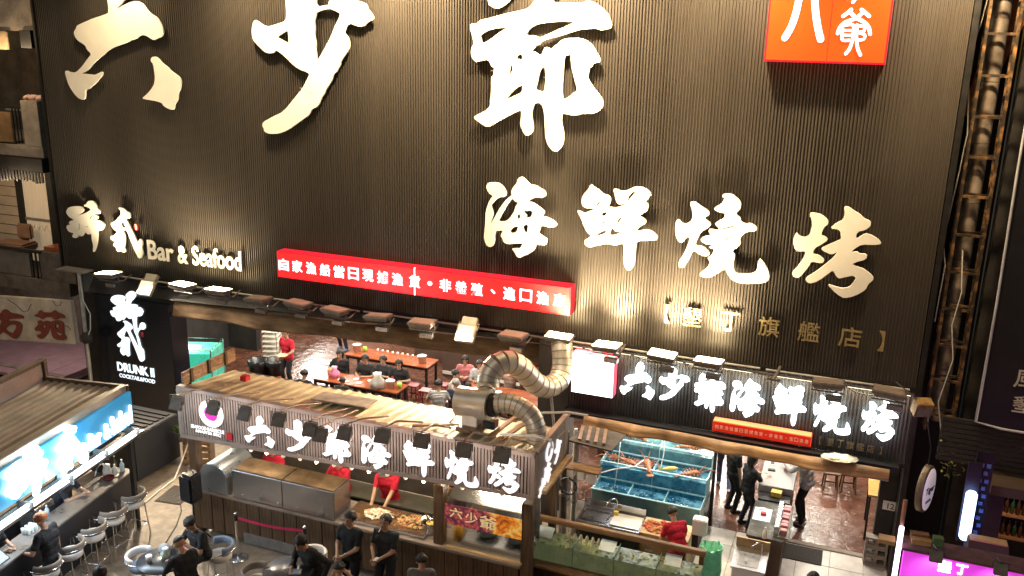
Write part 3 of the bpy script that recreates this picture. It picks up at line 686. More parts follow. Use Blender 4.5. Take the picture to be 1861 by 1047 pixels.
# bare bracket without a lamp and the small outward box lamp at the corner
o = thing('lamp_bracket', 'bare lamp bracket without a head above the glowing character 鮮', 'bracket', (-1.02, -.1, 3.80))
b = B(); b.box(-.12, .12, -.42, -.38, .0, .04); b.cyl((0, -.4, .02), (.06, .1, .1), .03, n=8); b.obj('arm', M_lampbody, o)
o = thing('floodlight', 'small brass box floodlight hanging at the right corner of the building', 'floodlight', (1.40, -.5, 3.72), 20)
b = B(); b.box(-.14, .14, -.10, .10, -.14, .14); b.obj('housing', M_rust, o, rot=(20, 0, 0), bevel=.01)
b = B(); b.box(-.11, .11, -.108, -.101, -.11, .05); b.obj('glass', M_lampglass, o, rot=(20, 0, 0))
b = B(); b.tube([(-.45, .1, .4), (-.12, 0, .15), (.12, 0, -.1), (.2, .1, -.4)], .012, 6); b.obj('bracket', M_lampbody, o)
# top row washing the facade from above (arms on the parapet)
for x, P in ((-14.8, 1000), (-11.4, 2600), (-8.2, 5200), (-5.0, 5900), (-2.4, 3000), (.9, 2200)):
    o = thing('floodlight', 'floodlight on the parapet arm washing down over the giant characters', 'floodlight', (x, -1.5, 11.9), 0, 'parapet floodlights above the giant characters')
    place('housing', FH, o, (0, 0, 0), (150, 0, 0)); place('glass', FGH, o, (0, 0, 0), (150, 0, 0))
    b = B(); b.tube([(0, 0, .05), (0, .7, .25), (0, 1.5, .0)], .025, 6); b.obj('arm', M_lampbody, o)
    lamp(o, 'SPOT', (0, .05, -.15), P, (1, .76, .44), (0, 1.45, -1.7), 104, 1.0, .15)
    if x == .9:
        lamp(o, 'SPOT', (.2, .05, -.15), 900, (1, .66, .30), (1.2, 1.9, -4.0), 70, 1.0, .15)

# ================================================================== black bar sign pillar, left
o = thing('sign_pillar', 'black pillar sign with glowing white brush characters and DRUNK II', 'sign', (-15.68, -.3, 0))
b = B(); b.box(-1.12, 1.12, 0, .55, .55, 3.38); pn = b.obj('panel', mat('gloss black acrylic', (.010, .012, .018), .22, 0, .2, 3), o, bevel=.01)
b = B(); b.box(-1.30, 1.14, .05, .6, 0, .549); b.obj('plinth', M_black, o)
b = B(); b.box(-1.45, -1.125, .02, .6, 0, 3.38); b.obj('side_panel', M_trim, o)
M_cool = glow('cool white letter', (.86, .95, 1), 1.25)
d = G['zuier']
place('emblem', glyph('zuier', M_cool, ext=.008, bev=.002), pn, (d['o'][0] + 15.68, -.02, d['o'][1]), (90, 0, 0))
s = B(); s.lathe([(.001, -.006), (.06, -.006), (.06, .006), (.001, .006)], n=20); e = s.obj('seal', M_red, pn, (.27, -.012, 2.55), (90, 0, 0)); e.scale = (.75, 1.1, 1)
fit_text('word', 'DRUNK II', M_cool, pn, -.61, .52, 1.50, 1.73, -.014, .006, .03)
fit_text('word', 'COCKTAIL&FOOD', M_cool, pn, -.57, .52, 1.34, 1.44, -.014, .005, .02)

# glass block strip
o = thing('glass_block_column', 'narrow column of pale glass blocks beside the black pillar sign', 'glass blocks', (-17.20, -.05, 0))
b = B(); b.box(-.14, .14, .0, .2, 0, 2.62); b.obj('frame', M_dark, o)
M_gb = mat('frosted glass block', (.55, .66, .66), .2, 0, .25, 9, .2, 20, emit=(.7, .85, .9), es=.12)
gb = B(); gb.box(-.11, .11, -.03, 0.0, -.11, .11); gme = gb.mesh('glass_block', M_gb, .015)
for k in range(10):
    place('glass_block', gme, o, (0, -.001, .22 + k * .25))
# post beside the corner
o = thing('steel_post', 'thin steel post with a flat plate and cable at the building corner', 'post', (-16.88, -.6, 0))
b = B(); b.cyl((0, 0, 0), (0, 0, 4.0), .045, n=10); b.obj('pole', M_pvc, o)
b = B(); b.box(-.55, .3, -.16, .16, 4.0, 4.03); b.obj('plate', M_grey, o, bevel=.005)
b = B(); b.tube([(.05, -.03, 3.9), (.1, -.05, 3.3), (.28, -.06, 3.0), (.22, -.05, 2.6), (.06, -.05, 2.3), (.05, -.05, .6)], .012, 5); b.obj('cable', M_cab, o)
b = B(); b.ell((.02, 0, 2.35), (.16, .14, .16), 10, 6, jit=.2); b.obj('junction', M_dark, o)

# ================================================================== left neighbour house
nb = thing('neighbour_house', 'old concrete house with balconies left of the ribbed facade', 'building', (-19.5, 1.0, 0))
def nbox(n, x0, x1, y0, y1, z0, z1, m, bev=.0, rot=None, par=None):
    b = B(); b.box(x0, x1, y0, y1, z0, z1, rot=rot); return b.obj(n, m, par or nb, bevel=bev)
nbox('wall', -7, 1.5, 2.4, 2.7, 0, 12, M_concd)
nbox('lintel', -7, .55, -.1, .4, 9.4, 11.0, M_conc, .008)
nbox('bracket_beam', .05, .40, -.2, .3, 9.0, 9.42, M_black)
nbox('bracket_beam', -.80, -.35, -.2, .3, 8.95, 9.39, mat('ochre render', (.36, .26, .15), .8, 0, .3, 4), .01)
nbox('balcony_slab', -7, .42, -.25, 2.4, 6.34, 6.62, M_conc, .008)
nbox('balcony_pier', -.16, .40, -.25, .3, 6.62, 7.74, M_conc, .008)
nbox('balcony_panel', -7, -.62, -.18, -.10, 6.66, 7.42, mat('brown board', (.20, .12, .055), .6, 0, .35, 2), .01)
hr = nbox('handrail', -7, -.16, -.2, -.12, 7.52, 7.58, M_black)
for k in range(5): nbox('baluster', -.58 + k * .11, -.56 + k * .11, -.17, -.14, 6.64, 7.52, M_black, par=hr)
nbox('red_board', -.55, -.2, .2, .35, 7.0, 7.12, M_tabler); nbox('red_board', -.55, -.2, .2, .35, 6.72, 6.8, M_tabler)
b = B(); 
for k in range(5): b.ell((-.1 + k * .12, -.05 + .03 * (k % 2), 7.80), (.13, .12, .07), 8, 5, jit=.25)
b.obj('cloth_bundle', mat('pinkish cloth', (.5, .34, .30), .9, 0, .2, 6, .4, 20), nb)
b = B(); b.box(-.85, -.25, -.1, .2, 7.46, 7.51); b.obj('folded_sheet', M_plasw, nb)
nbox('door_recess', -1.6, .9, 2.30, 2.38, 6.7, 9.2, mat('dark brown door', (.055, .038, .028), .6)); nbox('door_frame', -.55, -.45, 2.2, 2.3, 6.62, 9.3, M_woodd)
# fringe and window below
nbox('awning_board', -7, .45, -.35, .0, 5.98, 6.33, M_black, .01)
fr = B()
for k in range(60):
    x = -6 + k * .108; fr.box(x, x + .06, -.36, -.33, 5.78 - random.uniform(0, .1), 5.98)
stuff(fr.obj('fringe', M_black, nb))
M_curt = mat('beige curtain', (.42, .34, .25), .85, 0, .15, 3, .5, 7, stretch=(8, 8, .4), emit=(.9, .68, .42), es=.22)  # faint glow put into the cloth stands for light from inside
nbox('window_wall', -7, .5, .9, 1.0, 3.6, 6.0, mat('pale wall tile', (.50, .40, .30), .5, 0, .1, 3))
for k in range(7): nbox('tile_joint', -7, -1.97, .885, .899, 3.9 + k * .27, 3.912 + k * .27, M_black)
nbox('window_frame', -1.95, -1.72, .80, .895, 3.2, 5.85, M_black); nbox('window_frame', -.82, -.55, .80, .895, 3.2, 5.85, M_black)
cu = nbox('curtain', -1.72, -.82, .84, .87, 3.25, 5.80, M_curt); nbox('window_bar', -1.72, -.82, .80, .835, 4.40, 4.47, M_grey, par=cu)
z_ = B(); pts = [(-1.6 + k * .10, .82, 4.30 - (.16 if k % 2 else 0)) for k in range(8)]; z_.tube(pts, .012, 5); z_.obj('curtain_trim', M_cream, cu)
nbox('balcony_slab', -7, 1.0, -.45, .9, 2.85, 3.2, M_concd, .008)
nbox('balcony_pier', .0, 1.2, -.4, .6, 3.2, 3.95, M_concd, .008)
hr = nbox('handrail', -7, .1, -.42, -.34, 3.88, 3.96, M_black)
for k in range(3): nbox('baluster', -.28 + k * .14, -.25 + k * .14, -.40, -.36, 3.2, 3.88, M_black, par=hr)
nbox('balcony_panel', -7, -.35, -.39, -.35, 3.22, 3.84, mat('grey glass board', (.12, .11, .10), .4, 0, .2, 3))
b = B(); b.box(-2.0, -1.0, -.1, .5, 3.70, 3.92, rot=(0, 0, 8)); b.box(-1.75, -1.25, .5, .62, 3.92, 4.35, rot=(0, 0, 8)); b.obj('sofa', mat('brown leather', (.20, .11, .07), .55, 0, .2, 5), nb, bevel=.05)
nbox('red_board', .1, .75, -.3, .1, 3.96, 4.06, M_tabler)
# ground floor recess, platform
nbox('ground_wall', -7, 1.5, 3.6, 3.8, 0, 2.85, M_pink)
pf = nbox('platform', -7, -.15, -.35, 3.6, .06, .30, M_pink, .01); nbox('platform_kerb', -7, -.10, -.75, -.35, .0, .16, M_conc, .015); nbox('grey_band', -7, -.12, -.02, .14, .301, .32, M_conc)
for k in range(6): nbox('platform_joint', -5 + k * 1.05, -4.985 + k * 1.05, -.2, 3.6, .3005, .304, M_conc, par=pf)
o = thing('shop_board', 'weathered pale board with maroon characters 方苑 over the left passage', 'sign', (-18.55, -.5, 1.72))
b = B(); b.ext([(-3.0, 0, -.05), (1.22, 0, .36), (1.18, 0, 1.45), (-3.0, 0, 1.15)], (0, .12, 0)); b.obj('board', mat('weathered cream board', (.52, .45, .36), .7, 0, .3, 1.6, .08, 14), o, bevel=.01)
M_mar = mat('maroon paint', (.20, .045, .028), .6, 0, .15, 5)
for g_ in ('fang', 'yuan'):
    d = G[g_]; place('character', glyph(g_, M_mar, ext=.01, bev=.0), o, (d['o'][0] + 18.55, -.02, d['o'][1] - 1.72), (90, 0, 0))
b = B()
for pts in ([(-.9, 1.24), (-.6, 1.12), (-.42, .98), (-.25, 1.02), (-.1, 1.22)], [(.55, .62), (.8, .78), (1.0, .8), (1.1, .72)], [(.62, 1.40), (.7, 1.28), (.85, 1.3), (.9, 1.41)]):
    b.tube([(p[0], -.004, p[1]) for p in pts], .008, 4)
b.obj('crack', M_dark, o)
# scooter rear and a pink coat at the very edge
o = thing('parked_car', 'dark car tail at the left frame edge', 'car', (-20.6, -1.2, 0))
b = B(); b.ext([(-1.6, -.6, .35), (.95, -.6, .35), (1.05, -.6, .62), (.95, -.6, .85), (.4, -.6, .95), (-.1, -.6, 1.3), (-1.6, -.6, 1.35)], (0, 1.3, 0)); b.obj('body', mat('black car paint', (.01, .012, .018), .12, .3, 0, spec=.8), o, bevel=.06)
b = B(); b.box(.98, 1.06, -.5, -.25, .66, .82); b.obj('tail_light', M_red, o, bevel=.01); b = B(); b.box(.98, 1.06, .4, .62, .66, .82); b.obj('tail_light', M_red, o, bevel=.01)
b = B(); b.cyl((.45, -.62, .32), (.45, -.42, .32), .31, n=18); b.obj('wheel', M_rubber, o); b = B(); b.cyl((.45, .5, .32), (.45, .72, .32), .31, n=18); b.obj('wheel', M_rubber, o)

# globe lamps added to brighten the old house: balcony, window, passage, outer beam
for x, y, z, P, lab, c in ((-19.9, .3, 8.95, 70, 'added globe lamp under the upper balcony of the old house', (1, .72, .42)), (-20.6, .4, 5.7, 60, 'added globe lamp under the lower balcony awning of the old house', (1, .74, .46)), (-20.2, 1.6, 2.7, 95, 'added globe lamp in the pink passage of the old house', (1, .82, .80))):
    o = thing('added_globe_lamp', lab, 'lamp', (x, y, z)); b = B(); b.ell((0, 0, 0), (.09, .09, .09), 14, 9); b.obj('globe', glow('warm globe', (1, .8, .55), 6), o); b = B(); b.cyl((0, 0, .08), (0, 0, .16), .04, n=10); b.obj('socket', M_plasw, o)
    lamp(o, 'POINT', (0, -.05, -.16), P, c, size=.09)
o = thing('added_globe_lamp', 'added globe lamp on the outer beam lighting the upper concrete of the old house', 'lamp', (-20.4, -1.0, 9.3)); b = B(); b.ell((0, 0, 0), (.09, .09, .09), 14, 9); b.obj('globe', MATS['warm globe'], o); b = B(); b.cyl((0, 0, .08), (0, 1.0, .3), .02, n=8); b.obj('arm', M_black, o)
lamp(o, 'POINT', (0, -.16, 0), 60, (1, .72, .40), size=.09)

# conduit rail and slack cables along the lamp row
o = thing('conduit_rail', 'pale grey conduit running along the facade foot behind the lamps', 'conduit', (0, -.11, 3.845))
for x0, x1 in ((-16.8, -13.0), (-12.9, -9.6), (-9.5, -7.2), (-7.1, -5.2), (-4.9, -1.3), (-1.2, 1.2)):
    b = B(); b.cyl((x0, 0, 0), (x1, 0, random.uniform(-.01, .01)), .022, n=8); b.obj('conduit', M_pvc, o)
cb_ = B(); rr = random.Random(8)
for (xa, za, _, _), (xb, zb, _, _) in zip(lamps[:-1], lamps[1:]):
    if xb - xa > 2.5: continue
    n_ = 7; sg = rr.uniform(.06, .2)
    cb_.tube([(xa + .16 + (xb - xa) * i / n_, -.02 - .02 * math.sin(i), -.01 - sg * math.sin(math.pi * i / n_)) for i in range(n_ + 1)], .009, 5)
cb_.obj('cable', M_rubber, o)

# ================================================================== cocktail kiosk, left front
KX, KY, KR = -12.47, -3.87, 9.5
kr = R(KR)
def kw(x, y):
    return (KX + x * math.cos(kr) - y * math.sin(kr), KY + x * math.sin(kr) + y * math.cos(kr))
ko = thing('bar_kiosk', 'open cocktail kiosk with beige corrugated roof and glowing blue sign', 'kiosk', (KX, KY, 0), KR)
def kbox(n, x0, x1, y0, y1, z0, z1, m, bev=.0, par=None, rot=None):
    b = B(); b.box(x0, x1, y0, y1, z0, z1, rot=rot); return b.obj(n, m, par or ko, bevel=bev)
rf = B(); n = 9; prof = []
for k in range(n):
    x = -1.72 + k * .18; prof += [(x, 0), (x + .055, .028), (x + .10, .028), (x + .155, 0)]
prof.append((-.08, 0)); q = len(prof)
rf.add([(p[0], -.05, 2.98 + p[1] - (p[0] + .08) * .0) for p in prof] + [(p[0], -5.2, 2.98 + p[1]) for p in prof], [(i, i + 1, q + i + 1, q + i) for i in range(q - 1)])
rf.obj('roof_sheet', M_roofk, ko)
kbox('roof_edge', -1.75, .06, -.045, .03, 2.90, 3.06, M_woodd, .006)
kbox('roof_edge', -.07, .05, -5.2, -.05, 2.92, 3.08, mat('beige metal trim', (.32, .26, .2), .5, .3), .008)
kbox('parapet', -1.85, -1.75, -5.2, .1, 2.9, 3.32, mat('brown board panel', (.30, .2, .16), .7, 0, .15, 3), .006)
kbox('parapet_frame', -1.87, -1.73, -5.2, .1, 3.32, 3.38, M_woodd)
for k in range(4): kbox('parapet_post', -1.745, -1.69, -.02 - k * 1.5, .06 - k * 1.5, 2.95, 3.36, M_woodd)
M_blue = mat('blue sign panel', (.02, .13, .26), .4, 0, .1, 3, emit=(.05, .42, .72), es=.5)
kp = kbox('sign_panel', .05, .12, -5.2, -.02, 2.30, 2.95, M_blue, .008)
M_klit = glow('cyan white letter', (.80, .95, 1), 14)
M_klit2 = glow('cyan white small letter', (.72, .92, 1), 5)
for g_, y0, wd in (('er', -2.20, .74), ('zui', -3.35, .92)):
    place('character', glyph(g_, M_klit, wd,   .84, .03, .01), kp, (.16, y0, 2.22), (90, 0, 90))
for wd, a, b_, z0, z1 in (('Bar', -1.36, -1.02, 2.36, 2.66), ('&', -.93, -.78, 2.36, 2.66), ('Seafood', -.72, -.12, 2.36, 2.72)):
    me = text_mesh(wd, 1, M_klit2, .02, .03); xs = [v.co.x for v in me.vertices]; ys = [v.co.y for v in me.vertices]
    for v in me.vertices:
        v.co.x = (v.co.x - min(xs)) / (max(xs) - min(xs)) * (b_ - a) if False else v.co.x
    mnx, mxx, mny, mxy = min(xs), max(xs), min(ys), max(ys)
    for v in me.vertices:
        v.co.x = (v.co.x - mnx) / (mxx - mnx) * (b_ - a); v.co.y = (v.co.y - mny) / (mxy - mny) * (z1 - z0)
    place('word', me, kp, (.15, a, z0), (90, 0, 90))
lt = kbox('light_tray', .06, .34, -5.2, -.05, 2.14, 2.19, M_steel, .004)
b = B(); b.cyl((.26, -5.1, 2.23), (.26, -.12, 2.23), .025, n=8); b.obj('neon_tube', glow('cool neon', (.80, .94, 1), 8), lt)
for k in range(6): kbox('tray_bracket', .05, .345, -.2 - k * .95, -.18 - k * .95, 2.10, 2.28, M_grey, par=lt)
lamp(ko, 'AREA', (.30, -2.2, 2.30), 170, (.42, .78, 1), (.05, -2.2, 2.6), size=.2, size_y=4.4)
lamp(ko, 'AREA', (-.05, -2.2, 2.12), 80, (.75, .88, 1), (.3, -2.2, 0), size=.3, size_y=4.4)
for p in ((-1.7, -.02), (-.02, -.02)): kbox('post', p[0] - .04, p[0] + .04, p[1] - .04, p[1] + .04, 0, 2.92, M_trim)
# counter
kbox('counter_top', -.72, -.26, -5.2, .36, 1.06, 1.10, mat('grey counter stone', (.20, .175, .155), .3, 0, .2, 5, .04, 30), .008)
kbox('counter_front', -.36, -.32, -5.2, .34, .04, 1.06, mat('blue black panel', (.022, .026, .038), .35, 0, .2, 3), .004)
kbox('counter_end', -.70, -.365, .30, .34, .04, 1.06, M_black, .004)
kbox('kick_board', -.40, -.36, -5.2, .30, 0, .045, M_black)
kbox('back_bar', -1.7, -1.35, -5.2, -.1, 0, .95, M_black, .01)
kbox('under_shelf', -1.0, -.73, -5.2, .1, .80, .84, M_steel)
mtb = kbox('menu_tablet', -.62, -.30, -3.35, -2.92, 1.18, 1.20, M_plasb, .004, rot=(0, 38, 0))
mt = B(); mt.box(-.60, -.32, -3.33, -2.94, 1.204, 1.207, rot=(0, 38, 0)); mt.obj('menu_screen', mat('printed menu', (.55, .68, .78), .4, 0, .5, 26, emit=(.6, .8, 1), es=.5, stretch=(6, 1, 1), contrast=(.45, .55)), mtb)

def bottle(x, y, z, h, r, m, lab, par_kind='bottle', cap=M_plasw, group=None):
    o = thing('bottle', lab, 'bottle', (x, y, z), 0, group)
    b = B(); b.lathe([(.001, 0), (r, 0), (r, h * .6), (r * .55, h * .74), (r * .35, h * .80), (r * .35, h * .94)], n=12); b.obj('body', m, o)
    b = B(); b.cyl((0, 0, h * .94), (0, 0, h), r * .42, n=10); b.obj('cap', cap, o)
    return o
M_bclear = mat('water bottle plastic', (.55, .68, .8), .15, 0, .1, 6, spec=.8)
M_bgreen = mat('green bottle glass', (.03, .09, .03), .1, 0, .1, 6, spec=.8)
M_bbrown = mat('brown bottle glass', (.09, .035, .012), .1, 0, .1, 6, spec=.8)
for x, y, h, r, m, lab in ((-.42, .22, .26, .045, M_bclear, 'clear water bottle at the far end of the kiosk counter'), (-.56, .20, .33, .035, M_bgreen, 'tall slim green bottle behind the jug on the kiosk counter'),
                           (-.5, .10, .2, .05, M_plasw, 'squat white bottle in the middle of the kiosk counter bottles'), (-.66, -1.62, .22, .04, M_bclear, 'clear squeeze bottle near the kiosk coffee machine'), (-.64, -1.8, .22, .04, M_bbrown, 'brown sauce bottle near the kiosk glasses')):
    X, Y = kw(x, y); bottle(X, Y, 1.10, h, r, m, lab)
X, Y = kw(-.58, -.02); o = thing('glass_jug', 'pale jug with curved spout on the kiosk counter', 'jug', (X, Y, 1.10))
b = B(); b.lathe([(.001, 0), (.075, 0), (.085, .12), (.06, .2), (.065, .24), (.001, .24)], n=16); b.obj('body', M_plasw, o); b = B(); b.tube([(.0, .0, .24), (-.02, -.1, .30), (-.03, -.2, .26), (-.04, -.26, .12)], .014, 6); b.obj('spout', M_steel, o)
X, Y = kw(-.44, -.18); o = thing('ice_bowl', 'dark red glossy bowl on the kiosk counter', 'bowl', (X, Y, 1.10)); b = B(); b.lathe([(.04, 0), (.10, .04), (.11, .08), (.10, .08), (.09, .05), (.001, .03)], n=18); b.obj('bowl', mat('dark red lacquer', (.10, .012, .014), .15), o)
X, Y = kw(-.44, .02); o = thing('saucer', 'small white dish beside the jug on the kiosk counter', 'dish', (X, Y, 1.10)); b = B(); b.lathe([(.03, 0), (.07, .012), (.075, .02), (.06, .016), (.001, .01)], n=18); b.obj('dish', M_plasw, o)
X, Y = kw(-.62, -.45); o = thing('steel_tray', 'long steel tray before the bartender on the kiosk counter', 'tray', (X, Y, 1.10), KR); b = B(); b.box(-.10, .02, -.2, .32, 0, .03); b.obj('tray', M_steel, o, bevel=.008)
X, Y = kw(-.98, -1.5); o = thing('coffee_machine', 'boxy steel machine behind the kiosk counter', 'machine', (X, Y, .84), KR); b = B(); b.box(-.2, .2, -.22, .22, 0, .42); b.obj('body', M_steel, o, bevel=.015); b = B(); b.box(.2, .26, -.16, .16, .25, .36); b.obj('group_head', M_plasb, o)
for k in range(9):
    X, Y = kw(-.66 + .06 * (k % 3), -2.05 - .09 * (k // 3)); o = thing('drinking_glass', 'clear tumbler in the cluster of glasses on the kiosk counter', 'glass', (X, Y, 1.10), 0, 'glasses on the kiosk counter')
    b = B(); b.lathe([(.022, 0), (.03, .11), (.026, .11), (.018, .01), (.001, .008)], n=10); b.obj('glass', mat('tumbler glass', (.75, .8, .78), .08, 0, .1, 8, spec=.9), o)

# bar stools
M_seat = mat('cream stool leather', (.80, .75, .70), .5, 0, .08, 5, .04, 30)
M_back = mat('taupe stool leather', (.24, .20, .17), .5, 0, .12, 5, .04, 30)
def make_stool(label, group, loc, rz, back=M_back, seat=M_seat, h=.78):
    o = thing('bar_stool', label, 'bar stool', (*loc, 0), rz, group)
    b = B(); b.lathe([(.001, h - .10), (.17, h - .10), (.205, h - .07), (.21, h - .02), (.18, h + .015), (.001, h + .02)], n=24); b.obj('seat', seat, o)
    pts = [(.235 * math.cos(R(a)), .235 * math.sin(R(a)), h + .14) for a in range(-100, 101, 12)]
    bb = B(); vs = []
    for p in pts:
        nx_, ny_ = p[0] / .235, p[1] / .235
        for dx, dz in ((0, -.075), (.022, -.05), (.026, .05), (0, .08), (-.026, .05), (-.022, -.05)):
            vs.append((p[0] + nx_ * dx, p[1] + ny_ * dx, p[2] + dz))
    m = len(pts); bb.add(vs, [(i * 6 + k, i * 6 + (k + 1) % 6, (i + 1) * 6 + (k + 1) % 6, (i + 1) * 6 + k) for i in range(m - 1) for k in range(6)] + [tuple(range(6)), tuple(range((m - 1) * 6, m * 6))], 0, True)
    bb.obj('backrest', back, o)
    c = B(); ring = [(.265 * math.cos(R(a)), .265 * math.sin(R(a)), h + .12) for a in range(-100, 101, 10)]
    c.tube([(-.2, -.24, h - .05), (-.22, -.26, h + .12)] + ring + [(-.22, .26, h + .12), (-.2, .24, h - .05)], .010, 6); c.obj('back_rail', M_chrome, o)
    lg = B(); lg.cyl((.15, 0, h - .08), (.19, 0, 0), .011, n=6); 
    for sx, sy in ((1, 1), (1, -1), (-1, 1), (-1, -1)):
        l_ = B(); l_.cyl((sx * .15, sy * .15, h - .08), (sx * .19, sy * .19, 0), .011, n=6); l_.obj('leg', M_chrome, o)
    f_ = B(); f_.tube([(.175, .175, .27), (-.175, .175, .27), (-.175, -.175, .27), (.175, -.175, .27), (.175, .175, .27)], .009, 6); f_.obj('footrest', M_chrome, o)
    return o
st_labs = ['cream leather bar stool at the far end of the kiosk counter', 'cream leather bar stool second from the far counter end', 'cream leather bar stool third from the far counter end', 'cream leather bar stool nearest the man with orange hair', 'cream leather bar stool at the frame bottom by the kiosk']
for k in range(5):
    X, Y = kw(.10, -.28 - .60 * k)
    make_stool(st_labs[k], 'bar stools along the kiosk counter', (X, Y), KR + random.uniform(-14, 6))

# dark cooler box and clutter between kiosk and stall
o = thing('cooler_cabinet', 'low black cabinet with slatted top behind the kiosk', 'cabinet', (-14.45, -1.85, 0))
b = B(); b.box(-.7, .62, -.62, .75, .06, 1.12); b.obj('body', mat('blue black box', (.014, .016, .022), .45), o, bevel=.02)
for k in range(7): b = B(); b.box(-.6, .5, -.5 + k * .17, -.40 + k * .17, 1.125, 1.15); b.obj('slat', M_trim, o)
b = B(); b.box(-.66, .58, -.63, -.622, .2, 1.0); b.obj('door', M_black, o)
o = thing('potted_plant', 'small leafy plant in a pot on the dark clutter behind the kiosk', 'plant', (-13.55, -1.35, .62))
b = B(); b.lathe([(.001, 0), (.10, 0), (.13, .2), (.11, .2), (.001, .17)], n=14); b.obj('pot', M_concd, o)
lf = B(); rr = random.Random(4)
for k in range(70):
    a = rr.uniform(0, 6.28); e_ = rr.uniform(.1, 1.3); L_ = rr.uniform(.12, .30); p = Vector((.05 * math.cos(a), .05 * math.sin(a), .2)); d_ = Vector((math.cos(a) * math.cos(e_), math.sin(a) * math.cos(e_), math.sin(e_)))
    q_ = p + d_ * L_; s_ = d_.orthogonal().normalized() * .022; lf.add([p, p + d_ * L_ * .6 + s_, q_ - Vector((0, 0, .03)), p + d_ * L_ * .6 - s_], [(0, 1, 2, 3)])
stuff(lf.obj('foliage', mat('leaf', (.06, .10, .025), .5, 0, .4, 12), o))
o = thing('scrap_crate', 'broken brown crate leaning beside the stall post', 'crate', (-13.25, -1.25, 0), 25)
for k in range(4): b = B(); b.box(-.3, .3, -.02 + k * .012, .0 + k * .012, .05 + k * .16, .17 + k * .16, rot=(k * 4 - 8, 3 * k, 0)); b.obj('board', M_wood, o)
b = B(); b.box(-.3, -.24, .03, .4, 0, .66); b.box(.24, .3, .03, .4, 0, .66); b.obj('upright', M_woodd, o)
o = tag(B().tube([(-13.45, -1.0, .9), (-13.35, -1.6, .3), (-13.25, -2.0, .03), (-13.2, -2.5, .02), (-13.12, -3.0, .02), (-13.2, -3.5, .02), (-13.6, -3.9, .02)], .018, 6).obj('hose', M_cab), 'white hose snaking over the ground to the kiosk corner', 'hose')
o = thing('drain_grate', 'dark iron drain grate in the pavement beside the stall', 'grate', (-12.75, -2.5, .0), 8)
b = B(); b.box(-.30, .30, -.36, .36, .004, .012); b.obj('frame', mat('dark rusty iron', (.045, .028, .018), .8, .2, .3, 8), o)
for k in range(9): b = B(); b.box(-.27 + k * .06, -.245 + k * .06, -.33, .33, .0125, .02); b.obj('bar', M_black, o)

# ================================================================== barbecue stall
SX0, SX1, SF, SB = -11.45, -4.36, -3.60, -1.95
so = thing('barbecue_stall', 'barbecue stall with taupe ribbed fascia, yellow roof and plank counter', 'stall', (0, 0, 0))
def sbox(n, x0, x1, y0, y1, z0, z1, m, bev=.0, par=None, rot=None):
    b = B(); b.box(x0, x1, y0, y1, z0, z1, rot=rot); return b.obj(n, m, par or so, bevel=bev)
# roof sheets, each its own corrugated sheet
nS = 8; wS = (SX1 - SX0) / nS
sh = B(); prof = []
for k in range(4):
    x = k * wS / 4; prof += [(x, 0), (x + wS * .05, .022), (x + wS * .10, .022), (x + wS * .15, 0)]
prof.append((wS + .03, 0)); q = len(prof)
sh.add([(p[0], SF + .02, 3.05 + p[1]) for p in prof] + [(p[0], SB - .1, 2.86 + p[1]) for p in prof], [(i, i + 1, q + i + 1, q + i) for i in range(q - 1)])
sme = sh.mesh('roof_sheet', M_roofy)
for k in range(nS):
    place('roof_sheet', sme, so, (SX0 + k * wS, random.uniform(-.0, .03), .004 * (k % 2) + .002), (random.uniform(-.3, .3), 0, 0))
sbox('back_screen', SX0 + .1, SX1 - .1, SB - .03, SB, .96, 2.70, mat('sooty back sheet', (.06, .05, .042), .6, .1, .35, 3), .0)
sbox('roof_back_rail', SX0, SX1, SB - .09, SB, 2.70, 2.86, M_black)
# fascia: slats over a board, the lower edge rising a little to the right
def fz(x): return 2.08 + .24 * (x - SX0) / (SX1 - SX0)
def wedge(n, x0, x1, y0, y1, a0, a1, b0, b1, m):
    b = B(); b.ext([(x0, y0, a0), (x1, y0, a1), (x1, y0, b1), (x0, y0, b0)], (0, y1 - y0, 0)); return b.obj(n, m, so)
wedge('fascia_board', SX0, SX1, SF, SF + .06, fz(SX0) + .02, fz(SX1) + .02, 3.10, 3.10, M_fasd)
b = B(); x = SX0 + .04
while x < SX1 - .06:
    w_ = .038 + random.uniform(-.002, .002); d_ = random.uniform(-.004, .004)
    b.ext([(x, SF - .035 + d_, fz(x) + .07), (x + w_, SF - .035 + d_, fz(x + w_) + .07), (x + w_, SF - .035 + d_, 3.06), (x, SF - .035 + d_, 3.06)], (0, .034, 0)); x += .058
b.obj('slat_cladding', M_fas, so)
sbox('fascia_edge', SX0 - .02, SX1 + .02, SF - .05, SF + .07, 3.061, 3.13, M_fas, .006)
wedge('fascia_edge', SX0 - .02, SX1 + .02, SF - .05, SF + .07, fz(SX0), fz(SX1), fz(SX0) + .068, fz(SX1) + .068, M_fas)
wedge('fascia_end', SX0 - .03, SX0 + .04, SF - .045, SF + .05, fz(SX0) + .07, fz(SX0) + .07, 3.06, 3.06, M_fas); wedge('fascia_end', SX1 - .04, SX1 + .03, SF - .045, SF + .05, fz(SX1) + .07, fz(SX1) + .07, 3.06, 3.06, M_fas)
# side sign of vertical worn boards
M_side = mat('worn painted board', (.34, .26, .20), .6, 0, .3, 2.5, .06, 20, col2=(.20, .34, .48), stretch=(1, 3, .4), contrast=(.5, .72))
for k in range(7): sbox('side_board', SX1 - .03, SX1 + .02 - .003 * (k % 2), SF + .09 + k * .24, SF + .32 + k * .24, 2.34, 3.10, M_side)
sbox('side_rail', SX1 - .04, SX1 + .05, SF + .08, SB + .1, 3.10, 3.16, M_fas); sbox('side_ledge', SX1 - .02, SX1 + .12, SF + .3, SB + .1, 2.27, 2.33, M_woodl)
